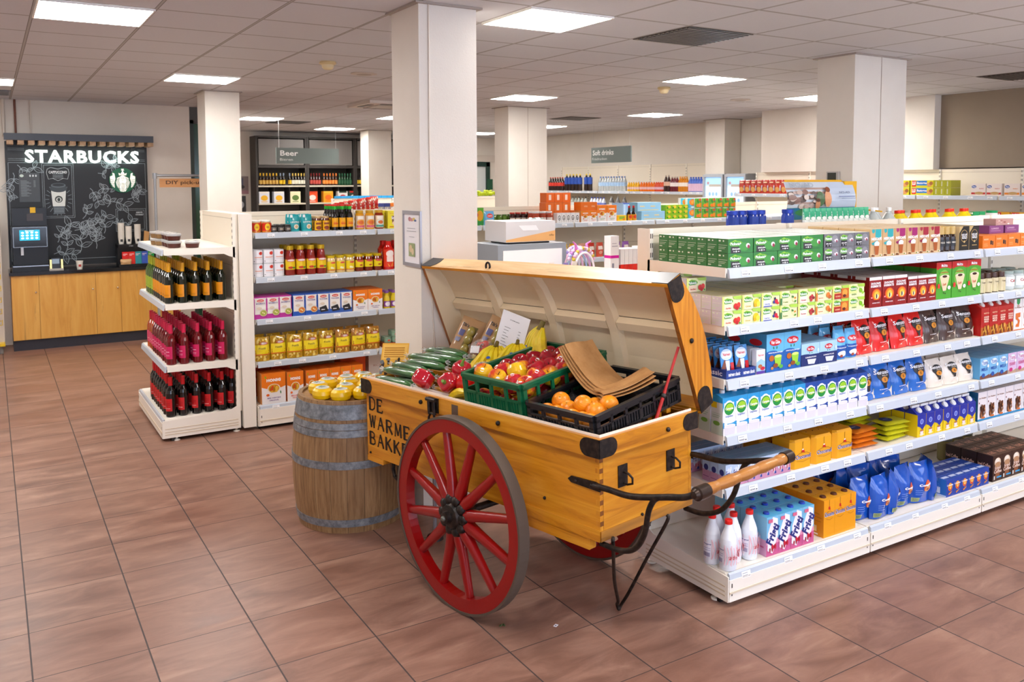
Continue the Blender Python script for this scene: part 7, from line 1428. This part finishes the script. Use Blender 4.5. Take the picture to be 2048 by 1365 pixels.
wrow(pet('e8b01c', 'f0e8e0', 'e8c8c0', .19, .034, lz=(.2, .45)), 5, 12.9, 12.55, 1.886, 'small yellow lemonade bottle'); wrow(pet('e8741c', 'f0e8e0', 'e8c0c0', .19, .034, lz=(.2, .45)), 6, 12.53, 12.1, 1.886, 'small orange lemonade bottle'); wrow(pet('d8502c', 'f0e0e0', 'e0b8c8', .19, .034, lz=(.2, .45)), 4, 12.1, 11.87, 1.886, 'small red-orange lemonade bottle')
wrow(pet('3a1a14', 'b0a090', 'e0b8a0', .3, .04), 2, 11.85, 11.7, 1.886, 'dark syrup bottle'); wrow(pet('6a1c24', 'b0a090', 'e8e0dc', .27, .04), 3, 11.68, 11.48, 1.886, 'burgundy syrup bottle'); wrow(pet('c87a14', 'd8901c', 'f0e8dc', .27, .04), 4, 11.46, 11.24, 1.886, 'amber apple juice bottle')
wrow(pet('4a6ac0', '2a4aa8', 'd8b8d0', .26, .045, lz=(.05, .55)), 7, 11.2, 10.75, 1.886, 'blue and pink drink bottle')
wrow(pet('b81c14', 'e0e0e0', 'd82a1c', .26, .05), 5, 15.45, 14.95, 1.481, 'red cola bottle on lower shelf'); wrow(pet('c8d0c8', '3a3a34', 'd8dcd8', .28, .05, trans=.3), 6, 14.9, 14.2, 1.481, 'pale bottle with dark cap on lower shelf'); wrow(pet('d8e0f0', '4a5ac0', '7a8ad8', .28, .05), 5, 14.1, 13.6, 1.481, 'pale bottle with purple-blue cap'); wrow(pet('8a8a8a', 'b0b0b0', 'd0d0d0', .3, .05, trans=.4), 3, 13.5, 12.9, 1.481, 'clear grey bottle on lower shelf')
# ---------------------------------------------------------------- fridges
for i, (y0, lb) in enumerate(((10.24, 'glass-door drinks fridge farther left'), (9.74, 'glass-door drinks fridge beside the biscuit shelves'))):
    e = tag(empty('drinks_fridge', (10.38, y0+.46, 0), -PI/2), lb, 'fridge', 'two glass-door drinks fridges'); GFr = M('a9adb4', .4)
    MB().box(0, .02, .02, .46, .26, 2.19, GFr).build('cabinet', e, bevel=.004); d = MB(); 
    for b in ((0, -.02, .02, .035, .018, 2.18), (.425, -.02, .02, .46, .018, 2.18), (.035, -.02, 2.14, .425, .018, 2.18), (.035, -.02, .02, .425, .018, .1)): d.box(*b, GFr)
    dd = d.build('door', e); MB().box(.036, -.004, .1, .424, .0, 2.14, M('dcecf4', .05, alpha=.25)).build('glass', dd)
    m = MB(); m.art([R(0, 0, 1, 1, M('cfe4f4', .4, emit=.9)), R(0, .93, 1, 1, M('8ac0ea', .4, emit=.9)), E(.14, .95, .07, .012, 'd82a2c'), R(.2, .92, .9, .94, 'c89a5a')]+[E(.25+.2*(j % 3), .86-.05*(j//3), .07, .016, M('5a9ad8', .4, emit=.6)) for j in range(9)]+[R(.1, .74, .9, .745, 'd890c0')], .39, 2.04, lambda x, z, k: (.035+x, .0195-.0006*k, .1+z)); m.build('lit_interior', e)
# ---------------------------------------------------------------- biscuits on the wall shelving behind the pillar (fronts face -x)
def wput(p, ys, z, lb, cat, x=9.745, g=None):
    for i, y in enumerate(ys): place(p, x, y, z, lb+rank(i, len(ys)), cat, g or lb+'s', -PI/2)
cka = pillow('biscuit_pack', .12, .2, .06, 'b8301c', [E(.5, .3, .36, .2, 'd8a05a'), R(.1, .7, .9, .95, 'a8241a'), E(.5, .82, .3, .05, 'e8c8a0'), R(.88, .2, .97, .6, 'b8bcc8')])
wput(cka, [9.25-.115*i for i in range(8)], 1.882, 'red biscuit pack on the wall shelf', 'biscuits', 9.78); wput(cka, [9.2-.115*i for i in range(8)], 1.882, 'red biscuit pack in the second row on the wall shelf', 'biscuits', 9.87)
pkb = pack('biscuit_box', .13, .1, .2, 'b84a8a', [E(.5, .5, .3, .3, 'e8c8d8')], 'c8609a'); wput(pkb, [8.12, 7.98], 1.881, 'pink biscuit box behind the sunscreen stand', 'box')
lu = pack('biscuit_box', .3, .07, .09, 'e0d81c', [R(.05, .15, .24, .95, 'd8301c'), T('LU', .145, .6, .14, .5, 'ffffff', 3), R(.26, .3, .72, .95, '2a7ac8'), T('Bastogne', .5, .6, .42, .4, 'f4f4f8', 2), E(.82, .4, .1, .3, 'd89a5a'), E(.9, .6, .08, .25, 'a86a3a'), R(0, 0, 1, .12, 'c8d01c')], 'e8d83a', 'b8b81c')
for k in range(2): wput(lu, [6.62, 6.30], 1.881+.092*k, 'yellow biscuit box, %s layer' % ('lower', 'upper')[k], 'box', g='yellow biscuit boxes')
lv = pack('biscuit_box', .07, .2, .09, 'a8a820', [R(.3, .2, .5, .85, 'c8c8a0')], 'b8b42c')
for k in range(2): wput(lv, [6.11, 6.038, 5.99-.024], 1.881+.092*k, 'olive green upright biscuit box, %s layer' % ('lower', 'upper')[k], 'box', g='olive green biscuit boxes')
for nm, c, ys in (('red-banded cracker box', 'c8302c', [5.60, 5.42, ]), ('orange-banded cracker box', 'e8861c', [5.22, 5.03, 4.84, 4.65])):
    ws = pack('cracker_box', .17, .08, .14, 'ece0d8', [R(.02, .12, .98, .28, c), E(.2, .75, .16, .12, '2a52a0'), T('Wasa', .2, .75, .22, .14, 'e0e4f0', 2), E(.55, .22, .3, .12, 'c8a068'), T('knackebrod', .72, .6, .3, .08, c)], 'e8d0c4'); wput(ws, ys, 1.881, nm, 'box')
lg_ = pack('biscuit_box', .19, .09, .2, 'e8a81c', [R(.06, .72, .5, .98, 'c8201c'), T('LiGA', .28, .85, .36, .16, 'ffffff', 3), T('Cracotte', .55, .58, .84, .16, 'b8301c', 2), Pg([(.5, .02), (.9, .1), (.8, .4), (.55, .35)], '8a3a2c')], 'f0b82c', 'c87a14')
wput(lg_, [5.33-.2*i for i in range(4)], 1.501+.0, 'yellow cracotte box on the second wall shelf', 'box')
# ---------------------------------------------------------------- things on the back side of the right run
nv = jar('deodorant_can', .042, .195, '1c3a9c', '223fa8', '20409f', [R(.3, .6, .7, .64, '8aa0d8'), R(.3, .5, .6, .54, '8aa0d8')], capr=.037, lz=(.05, .8))
for i, x in enumerate((4.09, 4.18, 4.27, 4.36)): place(nv, x, 3.95+.02*(i % 2), 1.665, 'dark blue aerosol can, left cluster'+rank(i, 4), 'can', 'dark blue aerosol cans')
place(nv, 4.62, 3.96, 1.665, 'dark blue aerosol can standing alone beside the green tubes', 'can')
o = MB().box(4.045, 3.6, 1.621, 7.0, 4.04, 1.664, M('efe3d0', .5)).build('riser'); tag(o, 'cream riser board under the cans behind the right run', 'riser')
gt = pillow('lotion_tube', .062, .2, .04, 'e8f0ec', [R(.0, .62, 1, 1, '2aa87a'), E(.5, .66, .34, .06, 'f0f8f4'), Pg([(.3, .1), (.7, .5), (.75, .4), (.5, .1)], 'e0d01c'), R(0, 0, 1, .12, '4ab03a')], wob=0, foot=.95)
for i in range(12): place(gt, 4.73+.058*i, 3.9, 1.665, 'green and white sun lotion tube in the wire stand'+rank(i, 12), 'tube', 'green and white lotion tubes')
st_ = tag(empty('sunscreen_stand', (0, 0, 0)), 'yellow metal sunscreen display stand with curved picture header', 'display stand'); YL = M('e0a80c', .35)
MB().box(5.42, 4.12, 0, 5.56, 4.2, 2.05, YL).build('side_panel', st_); MB().box(4.84, 4.16, .0, 4.9, 4.2, 1.8, YL).build('back_post', st_); MB().box(4.82, 4.145, 2.045, 5.42, 4.165, 2.06, YL).build('top_bar', st_)
MB().tube([(4.74, 3.86, 1.76), (5.5, 3.86, 1.76)], .006, YL, 6).build('wire_rail', st_); MB().tube([(5.5, 3.86, 1.76), (5.5, 4.14, 1.79)], .006, YL, 6).build('wire_rail', st_); MB().tube([(5.5, 3.86, 1.83), (5.5, 4.14, 1.85), ], .006, YL, 6).build('wire_rail', st_)
def hd(x, z, k): u = x/.74; v = z/.27; return (4.78+x+.035*math.sin(PI*v)*(-1), 4.14-.07*math.sin(PI*v)-.0006*k, 1.775+z+.0*u)
m = MB(); m.grid(lambda u, v: hd(u*.74, v*.27, 0), 12, 12, M('c8d0d8', .4))
m.art([R(0, .3, .62, .85, 'b89a8c'), R(0, 0, 1, .32, '2a86b0'), E(.38, .2, .25, .12, '3a9a60'), R(.62, .32, 1, 1, 'bcc8d8')]+splash(.25, .55, .22, .2, ['8a6a60', 'c8b0a4', '6a5a54', 'd8c8bc'], 30, .045, 12)+[E(.44, .55, .06, .2, '4a6a44'), E(.55, .55, .05, .22, 'd89a70'), E(.56, .8, .035, .07, '8a4a2c'), E(.4, .4, .035, .12, 'c88a60'), E(.4, .52, .03, .05, '5a3420'), T('NO-AD', .2, .92, .34, .13, 'a8b0b8', 1), T('NO-AD', .8, .72, .16, .05, '4a5a80'), R(.7, .6, .95, .62, '4a5a90'), R(.74, .55, .95, .565, '7a8aa8'), leaf(.88, .12, .09, '2c6a3c', .6), leaf(.94, .16, .08, '3a7a3c', -.5), leaf(.9, .26, .07, '2c6a3c', .1)], .74, .27, hd)
m.build('picture_header', st_)
cb = jar('clear_bottle', .06, .19, 'e2ecec', 'f0f2f2', None, capr=.018, prof=[(.055, 0), (.06, .01), (.06, .09), (.018, .155), (.018, .165)], trans=.35)
for i, x in enumerate((5.33, 5.43, 5.50, 5.57, 5.68)): place(cb, x, 3.93+.03*(i % 2), 1.665, 'clear cone-necked bottle with white cap'+rank(i, 5), 'bottle', 'clear cone-necked bottles')
yl = jar('yellow_bottle', .058, .165, 'e8d00c', 'e02c14', None, capr=.024, prof=[(.055, 0), (.058, .01), (.058, .09), (.026, .135), (.026, .142)])
for i, x in enumerate((5.79, 5.89, 5.99, 6.09, 6.18, 6.29, 6.43, 6.53, 6.63, 6.73)): place(yl, x, 3.93+.04*(i % 2), 1.665, 'yellow cleaner bottle with red cap'+rank(i, 10), 'bottle', 'yellow cleaner bottles')
gs = MB(); gs.box(-.04, -.02, 0, .04, .02, .1, 'f0f4f2'); gs.box(-.05, -.015, .1, .03, .015, .135, '1fa060'); gs.box(-.06, -.01, .115, -.05, .01, .13, 'f0f4f2')
gso = gs.build('spray_bottle')
for i, x in enumerate((6.84, 6.93)): place(gso, x, 3.95, 1.665, ('left', 'right')[i]+' white spray bottle with green trigger', 'bottle', 'white and green spray bottles')
gc_ = jar('green_capped_bottle', .05, .14, 'f0f2f0', '1fa060', None); place(gc_, 7.08, 3.95, 1.665, 'white bottle with broad green cap at far right', 'bottle')
# ---------------------------------------------------------------- counter behind the cart lid
ck = tag(empty('service_counter', (2.98, 4.75, 0)), 'white service counter behind the open cart lid', 'counter')
MB().box(0, .05, 0, 1.25, .75, 1.28, M('e6e0d8', .5)).build('body', ck); MB().box(-.02, 0, 1.281, 1.27, .8, 1.31, M('d8d2ca', .4)).build('top', ck, bevel=.004)
e = tag(empty('label_printer', (3.30, 5.1, 1.311)), 'large grey and white machine on the service counter', 'machine')
MB().box(-.29, -.0, 0, .29, .4, .30, M('8d949c', .35)).build('housing', e, bevel=.015); m = MB(); m.box(-.25, -.004, .0, .25, -.001, .26, 'eceef0')
m.build('front_panel', e)
e = tag(empty('silver_box', (3.31, 5.14, 1.612)), 'silver grey carton lying on top of the grey machine', 'box'); MB().box(-.21, 0, .012, .21, .3, .16, M('c6c3c4', .35)).build('carton', e, bevel=.003)
m = MB(); m.art([Pg([(0, .12), (.5, .32), (1, .52), (1, .02), (0, .02)], 'd9a468'), Pg([(.25, .8), (.6, .8), (.66, .55), (.34, .55)], 'dcdcde'), T('coffee', .92, .3, .1, .1, '8a6a40')], .42, .148, lambda x, z, k: (x-.21, -.0005*k, .012+z)); m.build('front_print', e); MB().box(-.17, .02, 0, .17, .28, .011, '2a2a2e').build('foot_rim', e)
o = MB().grid(lambda u, v: (.1*u, .06*v, .012+.008*math.sin(9*u)*math.cos(7*v)), 8, 6, 'cfe6e0').build('paper_tissue', None, (3.36, 5.2, 1.774)); tag(o, 'crumpled pale tissue on top of the silver carton', 'tissue')
wbx = pack('tall_box', .075, .075, .26, 'efeaea', [R(0, .38, 1, .46, 'd81ca0'), R(.15, .7, .85, .73, 'b8b0b8'), R(.15, .78, .7, .8, 'b8b0b8'), R(.15, .1, .4, .24, '8a8a9a')], 'f6f2f2', 'e4dede', [R(0, .38, 1, .46, 'c81890')])
place(wbx, 3.85, 4.86, 1.4, 'tall white box with magenta band on the counter', 'box'); o = MB().box(3.7, 4.8, 1.311, 4.24, 5.1, 1.399, M('d8d0c8', .5)).build('counter_tray'); tag(o, 'low pale tray under the boxes on the counter', 'tray')
rw = pack('flat_box', .035, .14, .16, 'f0ecec', [R(0, 0, 1, .3, 'd8281c')], 'f4f0f0', 'f0ecec', [Pg([(0, 0), (1, 0), (1, .3), (.6, .2), (.3, .34), (0, .3)], 'd8281c')])
for i in range(5): place(rw, 3.93+.038*i, 4.87, 1.4, 'slim white and red box on the counter'+rank(i, 5), 'box', 'slim white and red boxes')
rw2 = pack('flat_box', .11, .14, .17, 'f0ecec', [Pg([(0, 0), (1, 0), (1, .3), (.8, .42), (.7, .2), (.3, .28), (0, .2)], 'd8281c')], 'f4f0f0'); place(rw2, 4.17, 4.85, 1.4, 'wide white and red box at the right of the slim ones', 'box')
hb = tag(empty('hairband_display', (3.66, 4.95, 1.311)), 'pink and glitter hairband display beside the grey machine', 'hairbands')
q = random.Random(4)
for k in range(5):
    yy = .02+.045*k; pts = [(.085*math.cos(a), yy, .10+.13*math.sin(a)) for a in [PI*i/14 for i in range(15)]]
    MB().tube(pts, .008, ['f0e8f0', 'd8a8d8', 'a8c8e8', 'e8b8d0', 'f0f0f8'][k], 8).build('hairband', hb)
for k in range(3):
    m = MB()
    for i in range(14): a = PI*(.15+.7*i/13); m.ball((.1*math.cos(a)+.01*k, .03+.07*k, .12+.14*math.sin(a)), .016, [['d8a8c8', 'c8b040', 'f0e0f0'], ['b8c8f0', 'e8c8e8', 'c890d8'], ['e0b8d8', 'f4f0f8', 'b0a0e0']][k][i % 3], 6)
    m.build('trimming', hb)
for x in (-.05, .05):
    MB().tube([(x, .05, .24), (x-.01, .05, .29), (x*1.6, .05, .31)], [.012, .009, .004], 'd87ac8', 8).build('bow', hb)
MB().box(-.1, 0, 0, .1, .26, .1, 'e0d8e0').build('tray', hb)
fl = empty('flat_card_rack', (3.08, 4.9, 1.311)); tag(fl, 'row of pink patterned cards sticking up before the grey machine', 'cards')
for i in range(9):
    o = MB().box(-.02, 0, 0, .02, .004, .16+.01*(i % 3), ['e0a8c8', 'e8d0dc', 'c8e0d8', 'b0a0c8', 'd88a80', 'f0e8e4', 'a8c8b8', '8a7ab8', 'e8e0d8'][i]).build('card', fl, (-.04+.06*i, .02*(i % 2), 0))
# ---------------------------------------------------------------- frames on columns
e = tag(empty('framed_notice', (2.234, 4.95, 1.53), -PI/2), 'grey-framed printed notice on the left face of the near column', 'notice')
m = MB(); w_, h_ = .26, .345
for b in ((0, -.012, 0, w_, 0, .022), (0, -.012, h_-.022, w_, 0, h_), (0, -.012, .022, .016, 0, h_-.022), (w_-.016, -.012, .022, w_, 0, h_-.022)): m.box(*b, M('a8a8b0', .35, .5))
m.build('frame', e); m = MB(); m.box(.016, -.006, .022, w_-.016, -.001, h_-.022, 'eceaee')
m.art([E(.38, .85, .08, .04, 'b87a80'), E(.5, .84, .1, .03, 'c88a8c'), E(.62, .85, .08, .03, 'd8c070'), E(.7, .83, .07, .02, '5a70a0'), R(.25, .68, .7, .69, 'a8a8b0'), R(.22, .63, .75, .64, 'a8a8b0'), R(.35, .53, .65, .54, 'b8b8c0'), R(.33, .18, .67, .42, '9aa878'), E(.45, .32, .08, .07, 'd8c098'), E(.56, .27, .07, .06, 'e0cca8')], w_, h_, lambda x, z, k: (x, -.0065-.0004*k, z)); m.build('sheet', e)
e = tag(empty('thermostat', (6.268, 4.93, 2.04), -PI/2), 'small silver-framed thermostat display on the thermostat column', 'thermostat'); MB().box(0, -.03, 0, .12, 0, .095, M('b8b6b4', .3, .4)).build('case', e, bevel=.008); MB().box(.012, -.032, .018, .1, -.0305, .085, M('3a403c', .2)).build('display', e)
# grapes crate by the far door
gb = tag(empty('fruit_display', (8.75, 15.6, 0)), 'pale display box topped with green fruit by the back door', 'display'); MB().box(0, 0, 0, .5, .4, 1.78, M('ddd6cc', .5)).build('box', gb)
m = MB()
for i in range(30): m.ball((.05+.4*q.random(), .05+.3*q.random(), 1.8+.08*q.random()), .04, 'b8c81c', 6)
m.build('fruit', gb); m = MB(); m.art([E(0, 0, .13, .13, 'c89a98'), E(0, 0, .11, .11, 'ddd6cc'), E(0, 0, .09, .09, '8a4a5a'), E(0, 0, .06, .06, 'ddd6cc')], 1, 1, lambda x, z, k: (.3+x, -.001*k, 1.6+z)); m.build('round_print', gb)
e = tag(empty('support_stand', (2.12, 4.32, 0)), 'thin grey support pole with black rubber foot under the cart', 'support'); MB().lathe([(.05, 0), (.045, .02), (.02, .035)], '1c1a1c', 14).build('rubber_foot', e); MB().tube([(0, 0, .036), (0, 0, .48)], .012, M('9a9aa0', .3, .6), 8).build('pole', e)
